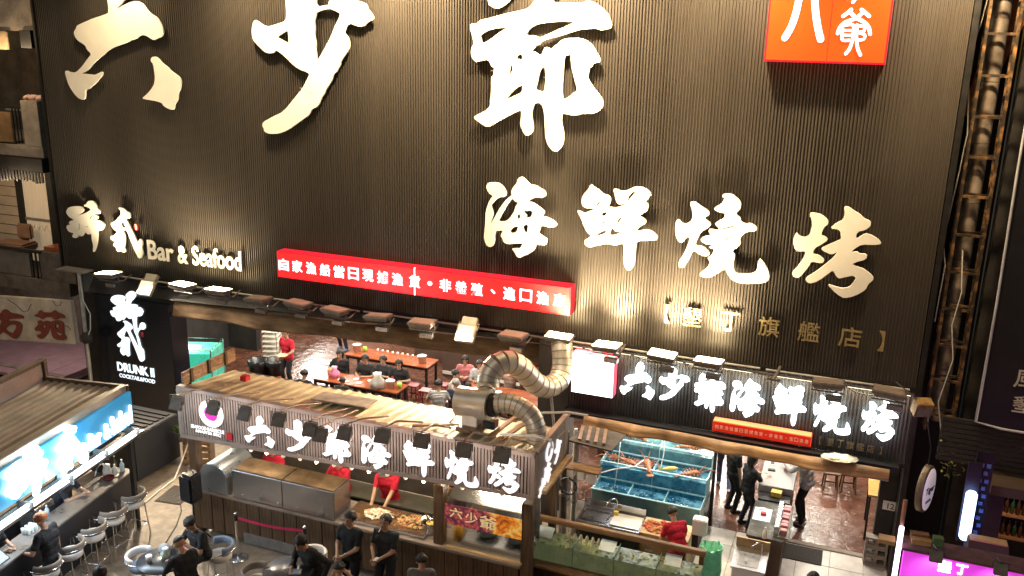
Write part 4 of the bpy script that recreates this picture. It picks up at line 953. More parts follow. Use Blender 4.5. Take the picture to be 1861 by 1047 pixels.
# left parapet of stacked boards
for k in range(3): sbox('parapet_board', SX0 - .03, SX0 + .02, SF + .12, SB, 3.07 + k * .09, 3.15 + k * .09, M_wood, .004)
for k in range(3): sbox('parapet_cleat', SX0 + .02, SX0 + .06, SF + .3 + k * .5, SF + .36 + k * .5, 3.08, 3.36, M_woodd)
# posts
for x in (SX0 + .10, -6.12, SX1 - .14): sbox('post', x - .09, x + .09, SF + .10, SF + .28, 0, 2.13, M_woodd, .008)
for x in (SX0 + .10, SX1 - .14): sbox('post', x - .06, x + .06, SB - .2, SB - .08, 0, 2.8, M_woodd, .006)
# plank counter
cc = sbox('counter_core', SX0 + .2, SX1 - .25, SF + .15, SF + .75, .1, .93, M_black)
n = 24; wP = (SX1 - .25 - SX0 - .2) / n
pm = B(); pm.box(0, wP - .012, -.02, .02, .12, .93); pme = pm.mesh('plank', M_woodd, .004)
for k in range(n): place('plank', pme, cc, (SX0 + .2 + k * wP, SF + .12 + random.uniform(-.006, .006), random.uniform(-.01, .01)))
sbox('counter_top', SX0 + .14, SX1 - .2, SF + .02, SF + .85, .94, 1.0, mat('worn counter board', (.24, .19, .15), .4, .1, .35, 3, .05, 18, stretch=(.6, 3, 3)), .01)
sbox('kick_plate', SX0 + 1.2, SX0 + 3.0, SF + .085, SF + .11, .04, .26, M_grey)
sbox('back_counter', SX0 + .4, SX1 - .5, SB - .55, SB - .05, .0, .92, M_black); sbox('back_counter_top', SX0 + .4, SX1 - .5, SB - .60, SB - .04, .92, .96, mat('dull olive steel', (.13, .12, .09), .5, .4, .2, 4), .006)
# under-fascia lamps: clear bulbs in sockets
M_bulb = mat('clear bulb', (.8, .75, .68), .1, 0, 0, emit=(1, .8, .55), es=.5, spec=.8)
for k in range(15):
    x = -10.0 + k * .36
    bo = thing('hanging_bulb', 'clear bulb in black socket hanging in a row under the stall fascia', 'bulb', (x, SF + .14, fz(x) - .0), 0, 'bulbs under the stall fascia')
    b = B(); b.cyl((0, 0, 0), (0, 0, -.06), .022, n=8); b.obj('socket', M_plasb, bo); b = B(); b.ell((0, 0, -.10), (.040, .040, .05), 10, 7); b.obj('globe', M_bulb, bo)
    if k % 3 == 1: lamp(bo, 'POINT', (0, -.05, -.12), 16, (1, .76, .5), size=.05)
for x in (-10.2, -8.6, -7.2, -5.3):
    lo = thing('stall_lamp', 'warm strip lamp under the barbecue stall roof', 'lamp', (x, -2.75, 2.72), 0, 'strip lamps under the stall roof')
    b = B(); b.box(-.4, .4, -.05, .05, 0, .05); b.obj('housing', M_plasw, lo); b = B(); b.cyl((-.38, 0, -.02), (.38, 0, -.02), .018, n=8); b.obj('tube', glow('warm tube', (1, .85, .62), 10), lo)
    lamp(lo, 'AREA', (0, 0, -.06), 26, (1, .83, .6), (0, 0, -2), size=.8, size_y=.1)
# stall letters
o = thing('letter_row', 'bright white row 六少爺海鮮燒烤 on the taupe stall fascia', 'sign', (-9.94, SF - .05, 2.29))
M_stw = mat('white lit letter', (.9, .9, .9), .4, 0, 0, emit=(1, .97, 1), es=.85)
for g_, a, b_, z0, z1 in (('liu', -9.94, -9.31, 2.28, 2.86), ('shao', -9.05, -8.40, 2.30, 2.93), ('ye', -8.30, -7.70, 2.27, 2.98), ('hai', -7.50, -6.92, 2.30, 2.95), ('xian', -6.69, -6.10, 2.34, 2.97), ('shaoh', -5.90, -5.29, 2.33, 3.01), ('kao', -5.13, -4.55, 2.37, 3.01)):
    place('character', glyph(g_, M_stw, b_ - a, z1 - z0, .014, .004), o, (a + 9.94, -.02, z0 - 2.29), (90, 0, 0))
o = thing('logo_ring', 'white and magenta ring logo with small print and red seal on the stall fascia', 'sign', (-10.68, SF - .05, 2.35))
def arc_band(r0, r1, cx, cz, a0, a1, sx=1, dr=0):
    out = [(cx + sx * (r1 + dr * math.sin(R(a))) * math.cos(R(a)), cz + (r1) * math.sin(R(a))) for a in range(a0, a1 + 1, 10)]
    inn = [(cx + sx * r0 * math.cos(R(a)), cz + r0 * math.sin(R(a))) for a in range(a1, a0 - 1, -10)]
    return out + inn
place('ring', curve_mesh([arc_band(.15, .27, 0, .36, 118, 430)], .012, 'ring', M_stw), o, (0, -.015, 0), (90, 0, 0))
place('ring', curve_mesh([arc_band(.06, .145, -.01, .37, 95, 395)], .012, 'ring', mat('magenta acrylic', (.75, .03, .38), .4, var=0, emit=(1, .03, .45), es=.4)), o, (0, -.018, 0), (90, 0, 0))
fit_text('small_print', 'SEAFOOD·BARBECUE', M_stw, o, -.50, .26, -.01, .06, -.008, .004, .01); fit_text('small_print', '&MASTER BBQ', M_stw, o, -.40, .18, -.09, -.025, -.008, .004, .01)
s = B(); s.box(.30, .44, -.012, .0, -.10, .04); s.obj('seal', M_red, o, bevel=.01)
o = thing('letter_cluster', 'white logo and characters 少 海 on the stall side boards', 'sign', (SX1 + .03, -2.9, 2.2))
place('ring', curve_mesh([arc_band(.10, .18, 0, 0, 100, 430)], .01, 'ring', M_stw), o, (.012, -.05, .68), (90, 0, 90))
for g_, y, z, h in (('shao', .35, .35, .42), ('hai', -.15, .18, .36), ('liu', -.42, .08, .3)): place('character', glyph(g_, M_stw, .36, h, .01, .002), o, (.012, y - .12, z - .05), (90, 0, 90))

# arm lamps in front of the fascia
hd = B(); hd.ext([(-.13, -.055, -.12), (.13, -.055, -.12), (.12, -.035, .12), (-.12, -.035, .12)], (0, .07, 0)); hme = hd.mesh('head', mat('worn black lamp shell', (.15, .13, .115), .5, .1, .25, 9), .012)
gm = B(); gm.box(-.11, .11, .016, .022, -.10, .10); 
gmat = glow('white led field', (1, .93, .9), 5); gme2 = gm.mesh('glass', gmat)
ym = B(); ym.tube([(-.14, 0, 0), (-.145, 0, .15), (.145, 0, .15), (.14, 0, 0)], .009, 6); yme = ym.mesh('yoke', M_plasb)
heads = [(-10.92, 3.10, 'leftmost, past the fascia corner'), (-10.12, 3.15, 'in front of the magenta ring logo'), (-9.45, 3.16, 'third from the left, before the stall character 六'), (-8.75, 3.17, 'fourth from the left, beside the stall character 少'), (-8.13, 3.11, 'left one of the close pair by the stall character 爺'), (-7.93, 3.05, 'right one of the close pair by the stall character 爺'),
         (-7.46, 3.17, 'just right of the close pair, at the stall character 爺'), (-6.75, 3.25, 'fourth from the right, before the stall character 海'), (-6.04, 3.31, 'third from the right, before the stall character 鮮'), (-5.30, 3.29, 'second from the right, before the stall character 燒'), (-4.66, 3.32, 'rightmost, before the stall character 烤')]
for x, z, lab in heads:
    o = thing('arm_lamp', 'black floodlight on a long arm, ' + lab, 'floodlight', (x, -4.25, z), random.uniform(-6, 6), 'arm lamps in front of the stall fascia')
    tl = (random.uniform(-32, -22), 0, 0)
    place('head', hme, o, (0, 0, 0), tl); place('glass', gme2, o, (0, 0, 0), tl); place('yoke', yme, o)
    dx = random.uniform(.0, .28)
    b = B(); b.tube([(0, 0, .15), (dx * .3, .4, .12), (dx, 1.05, 3.10 - z)], .020, 6); b.obj('arm', mat('worn pipe', (.28, .22, .16), .55, .4, .3, 8), o)
    lamp(o, 'SPOT', (0, .06, -.01), 24, (1, .88, .80), (0, .65, -.55), 130, 1.0, .08)
# odd pieces lying on the roof
for k, (x, y, L_, a, lab) in enumerate([(-8.3, -2.9, 1.1, 4, 'grey patch board lying in the middle of the stall roof'), (-6.3, -3.2, .8, 20, 'loose batten on the stall roof before the blower'), (-5.2, -2.6, 1.2, 80, 'loose batten across the stall roof below the duct elbow'), (-4.95, -2.7, 1.1, 76, 'second batten below the duct elbow on the roof')]):
    o = thing('roof_board', lab, 'board', (x, y, 3.07), a); b = B(); b.box(-L_ / 2, L_ / 2, -.25 if k == 0 else -.04, .25 if k == 0 else .04, 0.02, .05); b.obj('board', M_conc if k == 0 else M_wood, o, rot=(-6, 0, 0) if k == 0 else (0, -4 if k else 0, 0))
o = tag(B().tube([(-6.4, -3.3, 3.09), (-6.1, -3.1, 3.12), (-6.0, -2.8, 3.3), (-5.9, -2.95, 3.12), (-5.6, -3.25, 3.08), (-5.3, -3.2, 3.09)], .012, 5).obj('cable', M_rubber), 'black cable curling over the stall roof near the blower', 'cable')
o = tag(B().box(-10.72, -10.58, -2.75, -2.60, 3.02, 3.12).obj('red_block', M_red, bevel=.01), 'small red block on the left of the stall roof', 'block')

# blower and ducts
def duct(parent, pts, r, seam=True, name='duct_segment'):
    P = [Vector(p) for p in pts]
    Q = []
    for i in range(len(P) - 1):
        p0 = P[max(i - 1, 0)]; p1 = P[i]; p2 = P[i + 1]; p3 = P[min(i + 2, len(P) - 1)]
        for k in range(2):
            u = k / 2; Q.append(.5 * ((2 * p1) + (p2 - p0) * u + (2 * p0 - 5 * p1 + 4 * p2 - p3) * u * u + (3 * p1 - p0 - 3 * p2 + p3) * u ** 3))
    Q.append(P[-1])
    for i in range(len(Q) - 1):
        d_ = (Q[i + 1] - Q[i]).normalized()
        b = B(); b.cyl(Q[i] - d_ * .012, Q[i + 1] + d_ * .012, r, r, 24, cap=False); b.obj(name, M_galv, parent)
        if seam and i:
            b = B(); dd = (Q[i + 1] - Q[i - 1]).normalized(); b.cyl(Q[i] - dd * .006, Q[i] + dd * .006, r + .009, n=24); b.obj('seam', mat('duct seam', (.34, .30, .25), .45, .6), parent)
o = thing('exhaust_duct', 'S-shaped galvanised exhaust duct rising from the blower to the facade foot', 'duct', (0, 0, 0))
duct(o, [(-5.58, -2.62, 3.70), (-5.60, -2.55, 3.88), (-5.50, -2.42, 4.05), (-5.34, -2.2, 4.06), (-5.21, -1.9, 3.83), (-5.09, -1.6, 3.49), (-4.95, -1.3, 3.32), (-4.83, -1.0, 3.36), (-4.82, -.8, 3.58), (-4.87, -.7, 3.84), (-4.93, -.6, 4.02)], .20)
b = B(); b.tube([(-4.95, -1.1, 3.2), (-4.85, -1.15, 2.6), (-4.8, -1.2, 2.2)], .03, 6); b.obj('strut', M_pvc, o)
o = thing('blower', 'drum-shaped galvanised blower on a timber base on the stall roof', 'blower', (-5.72, -2.9, 3.10))
b = B(); b.cyl((-.30, 0, .38), (.08, 0, .40), .25, n=28); b.obj('casing', M_galv, o); b = B(); b.cyl((.08, 0, .40), (.30, 0, .41), .27, n=28); b.obj('casing_ring', M_galv, o)
b = B(); b.cyl((.30, 0, .41), (.42, 0, .42), .20, n=24); b.obj('collar', M_dark, o); b = B(); b.box(-.16, .12, -.17, .17, .02, .30); b.obj('foot', M_galv, o, bevel=.01)
b = B(); b.box(-.22, .22, -.28, .28, -.06, .03); b.obj('base', M_woodd, o, bevel=.01); b = B(); b.cyl((.16, .16, .58), (.14, .28, .66), .15, n=18); b.obj('outlet', M_galv, o); b = B(); b.box(.2, .42, -.1, .1, .0, .14); b.obj('motor', M_plasb, o, bevel=.01)
o = thing('elbow_duct', 'galvanised elbow duct bending from the blower down into the stall roof', 'duct', (0, 0, 0))
duct(o, [(-5.30, -2.9, 3.56), (-5.10, -2.9, 3.59), (-4.92, -2.9, 3.57), (-4.75, -2.9, 3.50), (-4.63, -2.9, 3.36), (-4.58, -2.9, 3.18), (-4.57, -2.9, 2.98)], .165)

# things on the stall counter
o = thing('grill_hood', 'long stainless grill hood box with brown stained top on the stall counter', 'grill', (-9.28, -3.28, 1.0))
b = B(); b.box(-1.12, -.004, -.28, .28, .02, .58); b.obj('panel', M_steel, o, bevel=.012); b = B(); b.box(.004, 1.12, -.28, .28, .02, .58); b.obj('panel', M_steel, o, bevel=.012)
b = B(); b.box(-1.1, -.01, -.26, .26, .581, .60); b.obj('lid', mat('scorched steel', (.20, .13, .07), .35, .8, .4, 2.5, 0, 20), o, bevel=.006); b = B(); b.box(.01, 1.1, -.26, .26, .581, .60); b.obj('lid', MATS['scorched steel'], o, bevel=.006)
for x in (-.9, -.1, .3, .95): b = B(); b.cyl((x, -.281, .1), (x, -.30, .1), .012, n=8); b.obj('knob', M_chrome, o)
o = thing('smoker_dome', 'arched stainless smoker at the left end of the stall counter', 'smoker', (-10.85, -3.2, 1.0))
pr_ = [(.32 * math.cos(R(a)), .30 + .30 * math.sin(R(a))) for a in range(0, 181, 12)]
b = B(); b.ext([(-.30, 0, 0)] and [(p[0], -.36, p[1]) for p in [(.32, 0)] + pr_ + [(-.32, 0)]], (0, .85, 0)); b.obj('dome', mat('blue lit steel', (.48, .52, .56), .3, .9, .06, 3), o, bevel=.01)  # blue light is put into the colour of the dome steel
b = B(); b.cyl((-.1, .45, .55), (-.1, .45, .72), .06, n=12); b.obj('vent', M_steel, o)
o = thing('griddle', 'oily griddle plate with steel rim on the stall counter', 'griddle', (-7.25, -3.12, 1.0))
b = B(); b.box(-.85, .85, -.36, .34, .0, .05); b.obj('rim', M_steel, o, bevel=.01); b = B(); b.box(-.81, .81, -.32, .30, .051, .058); b.obj('plate', mat('greasy plate', (.16, .09, .045), .25, .4, .5, 7, .1, 25), o)
def heap(name, lab, c, r, n, cols, size=(.02, .06), seed=1, flat=.5):
    rr_ = random.Random(seed); o_ = thing(name, lab, 'food', c)
    for ci, m_ in enumerate(cols):
        b_ = B()
        for k in range(n // len(cols)):
            a = rr_.uniform(0, 6.28); q_ = math.sqrt(rr_.random()); x = r[0] * q_ * math.cos(a); y = r[1] * q_ * math.sin(a); z = r[2] * (1 - q_) * rr_.uniform(.6, 1.1)
            s_ = rr_.uniform(*size); b_.ell((x, y, z + .01), (s_, s_ * rr_.uniform(.5, .9), s_ * flat), 6, 4, jit=.25)
        stuff(b_.obj('pieces', m_, o_))
    return o_
M_cab1 = mat('pale cabbage', (.50, .40, .20), .5, 0, .2, 20); M_cab2 = mat('yellow cabbage', (.62, .52, .30), .5, 0, .2, 20); M_meat = mat('grilled meat', (.42, .20, .07), .4, 0, .3, 20); M_shr = mat('orange seafood', (.60, .25, .07), .4, 0, .3, 20)
heap('food_heap', 'heap of pale yellow food pieces on the griddle before the cook', (-7.50, -3.12, 1.06), (.30, .19, .07), 330, [M_cab1, M_cab2, M_cream], (.010, .034), 2, .35)
heap('meat_rows', 'rows of golden grilled skewers at the right of the griddle', (-6.80, -3.10, 1.06), (.32, .22, .035), 200, [M_meat, M_shr, M_cab1], (.012, .04), 3, .45)
o = thing('stock_pot', 'steel pot of yellow soup with a ladle by the stall window', 'pot', (-6.42, -3.2, 1.0))
b = B(); b.lathe([(.001, 0), (.13, 0), (.14, .02), (.14, .2), (.15, .205), (.13, .205), (.128, .16), (.001, .16)], n=22); b.obj('pot', M_steel, o); b = B(); b.lathe([(.001, .192), (.07, .19), (.134, .19)], n=22); b.obj('soup', mat('yellow soup', (.75, .52, .12), .2, 0, .15, 9), o); b = B(); b.tube([(.02, 0, .17), (-.12, .04, .34)], .01, 6); b.obj('ladle', M_steel, o)
o = thing('side_tray', 'dark tray with a covered bowl beside the soup pot', 'tray', (-6.62, -2.98, 1.0)); b = B(); b.box(-.2, .2, -.15, .15, 0, .06); b.obj('tray', M_plasb, o, bevel=.01); b = B(); b.ell((0, .02, .08), (.10, .10, .07), 14, 8); b.obj('bowl', M_plasw, o)
# wok window with printed banner
o = thing('wok_window', 'glass-fronted wok station at the right end of the stall', 'cooking station', (-5.25, -3.1, 1.0))
b = B(); b.box(-.72, .70, -.40, -.385, .02, 1.1); b.obj('pane', M_glass, o)
b = B(); b.box(-.72, .70, -.43, -.36, -.02, .02); b.obj('sill', M_woodl, o, bevel=.005); b = B(); b.box(-.72, .70, .45, .47, .0, 1.1); b.obj('back_panel', M_steel, o); b = B(); b.ext([(-.72, -.32, .88), (-.72, .45, 1.08), (-.72, .45, 1.1), (-.72, -.32, .90)], (1.42, 0, 0)); b.obj('hood', M_steel, o)
b = B(); b.box(-.5, .68, -.25, .35, .0, .10); b.obj('stove', M_steel, o, bevel=.01)
for x in (-.12, .42): b = B(); b.lathe([(.001, .10), (.12, .12), (.20, .19), (.21, .19), (.13, .14), (.001, .125)], (x, .05, 0), 22); b.obj('wok', M_black, o)
b = B(); b.lathe([(.001, 0), (.09, 0), (.1, .3), (.001, .3)], (-.6, -.12, 0), 16); b.obj('oil_jar', mat('amber oil', (.55, .28, .03), .15, 0, .2, 6), o); b = B(); b.cyl((.1, -.36, .06), (.1, -.36, .2), .012, n=8); b.obj('tap', M_steel, o)
for x in (-.35, .05, .42): b = B(); b.lathe([(.001, 0), (.05, -.01), (.06, -.03), (.001, -.035)], (x, -.1, .95), 12); b.obj('spot_lamp', glow('hot spot lamp', (1, .85, .6), 6), o)
lamp(o, 'AREA', (0, .0, .86), 4, (1, .84, .58), (0, -.15, -.5), size=1.0, size_y=.15)
bo = thing('printed_banner', 'printed banner with 六少爺 and orange flames across the wok window', 'banner', (-5.27, -3.51, 1.46))
def banner_mat():
    m = bpy.data.materials.new('flame print'); m.use_nodes = True; N = m.node_tree.nodes; L = m.node_tree.links; p = N['Principled BSDF']
    tc = N.new('ShaderNodeTexCoord'); sp = N.new('ShaderNodeSeparateXYZ'); L.new(tc.outputs['Object'], sp.inputs[0])
    n = N.new('ShaderNodeTexNoise'); n.inputs['Scale'].default_value = 7; n.inputs['Detail'].default_value = 6; n.inputs['Distortion'].default_value = 1.6; L.new(tc.outputs['Object'], n.inputs[0])
    c1 = N.new('ShaderNodeValToRGB'); e = c1.color_ramp.elements; e[0].position = .3; e[0].color = (.25, .02, .01, 1); e[1].position = .72; e[1].color = (.95, .70, .18, 1); x = e.new(.5); x.color = (.85, .26, .02, 1); L.new(n.outputs[0], c1.inputs[0])
    v = N.new('ShaderNodeTexVoronoi'); v.inputs['Scale'].default_value = 16; L.new(tc.outputs['Object'], v.inputs[0])
    c2 = N.new('ShaderNodeValToRGB'); f = c2.color_ramp.elements; f[0].position = .2; f[0].color = (.55, .10, .10, 1); f[1].position = .7; f[1].color = (.10, .025, .045, 1); L.new(v.outputs[0], c2.inputs[0])
    g = N.new('ShaderNodeMath'); g.operation = 'MULTIPLY_ADD'; g.inputs[1].default_value = .5; L.new(n.outputs[0], g.inputs[0]); L.new(sp.outputs[0], g.inputs[2])
    mr = N.new('ShaderNodeMapRange'); mr.inputs['From Min'].default_value = .35; mr.inputs['From Max'].default_value = .5; L.new(g.outputs[0], mr.inputs[0])
    mx = N.new('ShaderNodeMix'); mx.data_type = 'RGBA'; L.new(mr.outputs[0], mx.inputs[0]); L.new(c2.outputs[0], mx.inputs[6]); L.new(c1.outputs[0], mx.inputs[7]); L.new(mx.outputs[2], p.inputs['Base Color']); L.new(mx.outputs[2], p.inputs['Emission Color']); p.inputs['Emission Strength'].default_value = .35; p.inputs['Roughness'].default_value = .4
    return m
b = B(); b.box(-.71, .70, -.006, .0, 0, .38); b.obj('sheet', banner_mat(), bo)
for ch, x0, x1, z0, z1 in (('六', -.62, -.38, .14, .33), ('少', -.33, -.10, .10, .31), ('爺', -.06, .26, .06, .31)): fit_text('character', ch, mat('gold print', (.85, .68, .35), .5, 0, 0, emit=(1, .8, .4), es=.25), bo, x0, x1, z0, z1, -.009, .002, .012)

# ================================================================== seafood shop, right bay
# stepped live tanks
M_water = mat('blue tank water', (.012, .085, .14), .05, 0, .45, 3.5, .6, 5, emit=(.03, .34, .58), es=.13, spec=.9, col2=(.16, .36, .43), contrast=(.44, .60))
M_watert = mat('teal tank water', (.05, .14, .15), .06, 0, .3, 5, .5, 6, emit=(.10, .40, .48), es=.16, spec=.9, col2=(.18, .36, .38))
o = thing('live_tank_rack', 'stepped rack of glowing blue live seafood tanks', 'fish tank', (-3.18, -.25, 0))
def tbox(n, x0, x1, y0, y1, z0, z1, m, bev=0): b = B(); b.box(x0, x1, y0, y1, z0, z1); return b.obj(n, m, o, bevel=bev)
tbox('stand', -1.08, 1.08, -.15, 1.75, .0, .40, M_black)
tiers = [(-.15, .40, .42, .95), (.44, .98, .75, 1.28), (1.02, 1.70, 1.05, 1.55)]
for k, (y0, y1, z0, z1) in enumerate(tiers):
    tbox('base', -1.08, 1.08, y0, y1, z0 - .03, z0, M_black)
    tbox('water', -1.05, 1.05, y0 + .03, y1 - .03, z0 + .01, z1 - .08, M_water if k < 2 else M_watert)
    for x in ((-1.07, -.36, .36, 1.07) if k == 0 else (-1.07, .0, 1.07)): tbox('glass_divider', x - .008, x + .008, y0, y1, z0, z1, mat('tank glass edge', (.50, .76, .75), .08, 0, .1, 4, spec=.9))
    tbox('front_pane', -1.06, 1.06, y0 - .004, y0 + .008, z0, z1, M_glass if k else mat('teal pane', (.14, .30, .32), .08, 0, .3, 2, spec=.9)); tbox('rim', -1.08, 1.08, y0 - .02, y0 + .02, z1, z1 + .02, MATS['tank glass edge'])
    tbox('rim', -1.08, 1.08, y1 - .02, y1 + .02, z1, z1 + .02, MATS['tank glass edge'])
lamp(o, 'AREA', (0, .5, 2.15), 21, (.92, .97, 1), (0, .3, 0), size=1.8, size_y=.2)
tbox('tank_lamp', -.9, .9, .42, .58, 2.16, 2.20, M_plasw)
tbox('rack_post', 1.10, 1.16, .95, 1.01, 0, 1.75, M_black); tbox('rack_post', -1.16, -1.10, .95, 1.01, 0, 2.2, M_black)
b = B(); rr = random.Random(21)
for k in range(170):
    t0 = rr.choice(tiers); cx = rr.choice((-.75, -.1, .65)) + rr.gauss(0, .16); b.ell((max(-1, min(1, cx)), rr.uniform(t0[0] + .08, t0[1] - .08), t0[3] - .078), (rr.uniform(.006, .022), rr.uniform(.006, .022), .006), 6, 4)
stuff(b.obj('froth', mat('froth', (.75, .85, .88), .3), o))
for x, y in ((-.7, .2), (.1, .7), (.75, 1.3)): b = B(); b.tube([(x, y + .3, 1.75), (x + .03, y + .1, 1.5), (x, y, 1.2 if y > .4 else .86)], .010, 5); b.obj('air_line', M_cab, o)
M_lob = mat('orange brown shell', (.42, .16, .07), .35, 0, .4, 14, .2, 30)
def lobster(lab, x, y, z, rz, s=1.0, m=M_lob):
    t_ = thing('spiny_lobster', lab, 'lobster', (x, y, z), rz, 'live lobsters in the tanks')
    b = B(); b.ell((0, 0, .05), (.07 * s, .13 * s, .06 * s), 10, 7)
    for k in range(4): b.ell((0, -.13 * s - k * .055 * s, .045 - .006 * k), ((.055 - .008 * k) * s, .04 * s, .04 * s), 8, 6)
    b.ell((0, -.37 * s, .02), (.07 * s, .05 * s, .012), 8, 5); b.obj('shell', m, t_)
    for sx in (-1, 1):
        b = B(); b.tube([(sx * .03, .12 * s, .07), (sx * .10, .28 * s, .16), (sx * .22, .42 * s, .14)], [.012, .009, .004], 5); b.obj('antenna', m, t_)
        for k in range(4): b = B(); b.tube([(sx * .05 * s, (.06 - .05 * k) * s, .04), (sx * .15 * s, (.09 - .07 * k) * s, .09), (sx * .21 * s, (.08 - .09 * k) * s, .0)], [.010, .008, .004], 5); b.obj('leg', m, t_)
for k, (lab, x, y, z, rz) in enumerate([('spiny lobster at the left end of the middle blue tank', -4.0, .45, 1.22, 100), ('spiny lobster second from the left in the middle tank', -3.72, .42, 1.21, 70), ('large spiny lobster with spread legs in the middle tank', -3.35, .45, 1.24, 20), ('spiny lobster at the right end of the middle tank', -2.4, .45, 1.22, -60), ('spiny lobster in the top tank on the left', -3.9, 1.1, 1.50, 80), ('spiny lobster in the top tank on the right', -2.5, 1.05, 1.50, -80)]):
    lobster(lab, x, y, z, rz, 1.0 if k != 2 else 1.25)
t_ = thing('yellow_fish', 'pale yellow fish resting in the middle blue tank', 'fish', (-2.88, .42, 1.25), 35); b = B(); b.ell((0, 0, .03), (.17, .04, .05), 14, 8); b.obj('body', mat('yellow fish skin', (.75, .55, .14), .3, 0, .2, 12), t_); b = B(); b.ext([(-.15, 0, .03), (-.25, 0, .09), (-.25, 0, -.02)], (0, .01, 0)); b.obj('tail', MATS['yellow fish skin'], t_)
# shelf with cloth bundle and green crate behind the tanks
t_ = thing('shelf_rack', 'black shelf rack with folded bags and a green crate behind the tanks', 'shelf', (-3.3, 2.1, 0))
for x in (-.5, 0, .5): b = B(); b.box(x - .02, x + .02, -.02, .02, 0, 2.2); b.obj('upright', M_black, t_)
b = B(); b.box(-.5, .5, -.2, .3, 1.5, 1.53); b.obj('shelf_board', M_woodl, t_); b = B(); b.box(.52, .9, -.2, 1.2, .95, 1.0); b.obj('shelf_board', M_woodl, t_)
b = B(); b.ell((.1, .0, 1.66), (.26, .2, .14), 12, 7, jit=.12); b.obj('bag_bundle', mat('grey sack', (.35, .33, .28), .9, 0, .2, 8, .4, 20), t_); b = B(); b.box(.02, .42, -.15, .15, 1.15, 1.42); b.obj('green_crate', mat('green plastic', (.03, .16, .06), .4), t_, bevel=.01)
# sink bench, prep bench
o = thing('sink_bench', 'stainless sink bench with curved tap in front of the blue tanks', 'sink', (-3.62, -1.25, 0))
b = B(); b.box(-.60, .60, -.30, .27, .84, .88); b.obj('drainer', M_steel, o, bevel=.006); b = B(); b.box(-.56, -.02, -.24, .22, .885, .89); b.obj('basin_rim', M_chrome, o); b = B(); b.box(-.52, -.06, -.20, .18, .8905, .893); b.obj('basin', mat('shadowed basin steel', (.22, .21, .2), .3, .9, .2, 8), o)  # basin is a flat plate, the shade of its hollow put into the colour
b = B(); b.box(.03, .58, -.24, .22, .885, .905); b.obj('cutting_board', M_plasw, o, bevel=.006); b = B(); b.box(-.60, .60, .27, .29, .84, 1.05); b.obj('splashback', M_steel, o)
b = B(); b.tube([(.05, .24, .9), (.05, .24, 1.12), (.02, .20, 1.20), (-.06, .12, 1.20), (-.12, .06, 1.10)], .012, 8); b.obj('tap', M_chrome, o); b = B(); b.box(-.58, .58, -.29, .26, .0, .83); b.obj('base', M_black, o)
b = B(); b.box(.02, .10, .1, .16, .906, .98); b.obj('sponge', mat('yellow sponge', (.8, .6, .1), .8), o)
o = thing('prep_bench', 'wooden prep bench covered with orange shellfish', 'bench', (-2.58, -1.17, 0)); b = B(); b.box(-.45, .45, -.3, .3, .80, .86); b.obj('top', M_woodl, o, bevel=.006); b = B(); b.box(-.43, .43, -.28, .28, 0, .80); b.obj('base', mat('plywood front', (.42, .27, .12), .5, 0, .3, 4), o)
b = B(); b.box(-.32, -.18, -.301, -.29, .5, .54); b.obj('handle', M_plasw, o)
heap('shellfish_pile', 'spread of orange shellfish scraps on the prep bench', (-2.65, -1.17, .86), (.36, .24, .05), 130, [M_shr, M_meat, mat('red shell', (.5, .09, .05), .4, 0, .3, 20)], (.02, .05), 6)
o = tag(B().box(-2.12, -1.86, -1.22, -1.02, .88, 1.20).obj('foam_box', M_plasw, bevel=.02), 'white foam box at the right of the prep bench', 'box')
# front display tank and its timber
o = thing('display_tank', 'long low glass tank with mossy green water along the shop front', 'fish tank', (-3.22, -2.28, 0))
def dbox(n, x0, x1, y0, y1, z0, z1, m, bev=0): b = B(); b.box(x0, x1, y0, y1, z0, z1); return b.obj(n, m, o, bevel=bev)
dbox('base', -1.52, 1.5, -.30, .28, 0, .44, M_woodd); dbox('ledge', -1.56, 1.5, -.42, .28, .44, .49, M_wood, .01)
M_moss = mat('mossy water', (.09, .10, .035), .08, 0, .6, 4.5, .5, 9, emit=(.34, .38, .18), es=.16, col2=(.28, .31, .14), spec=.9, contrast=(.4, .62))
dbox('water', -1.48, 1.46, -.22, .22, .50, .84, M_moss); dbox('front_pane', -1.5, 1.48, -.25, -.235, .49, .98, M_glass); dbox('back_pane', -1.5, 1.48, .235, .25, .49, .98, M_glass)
for x in (-1.5, -.75, 0, .74, 1.48): dbox('glass_divider', x - .004, x + .004, -.235, .235, .49, .90, mat('thin glass edge', (.22, .33, .30), .1))
dbox('rail', -1.54, 1.52, -.02, .08, 1.14, 1.24, M_wood, .012)
for x in (-1.48, 1.46): dbox('rail_post', x - .04, x + .04, -.02, .08, .98, 1.14, M_woodd)
for k, x in enumerate((-1.3, -.15, 1.0)): b = B(); b.box(-.14, .14, -.12, .12, 0, .012); b.obj('sign_plate', mat('pale blue plate', (.55, .66, .72), .3, .3, .1, 6), o, (x, -.10, 1.0), (24, 0, 0))
b = B()
rr = random.Random(9)
for k in range(160): 
    x = rr.uniform(-1.45, 1.44); b.ell((x, rr.uniform(-.2, .2), .83 + rr.uniform(-.01, .02)), (rr.uniform(.02, .05), rr.uniform(.015, .03), .012), 6, 4, jit=.2)
stuff(b.obj('shell_bed', mat('green brown shells', (.14, .13, .05), .4, 0, .5, 12, col2=(.36, .34, .16)), o))
for k in range(6):
    t_ = thing('squid', 'pale squid hanging in the row above the mossy tank', 'squid', (-4.12 + k * .11, -2.25, .90), 0, 'squid hung over the display tank'); b = B(); b.lathe([(.001, .14), (.025, .10), (.032, .03), (.02, 0)], n=10)
    for a in range(5): b.tube([(.012 * math.cos(a), .012 * math.sin(a), 0), (.02 * math.cos(a), .02 * math.sin(a), -.07)], .005, 4)
    b.obj('body', mat('squid skin', (.72, .64, .46), .35, 0, .15, 14), t_)
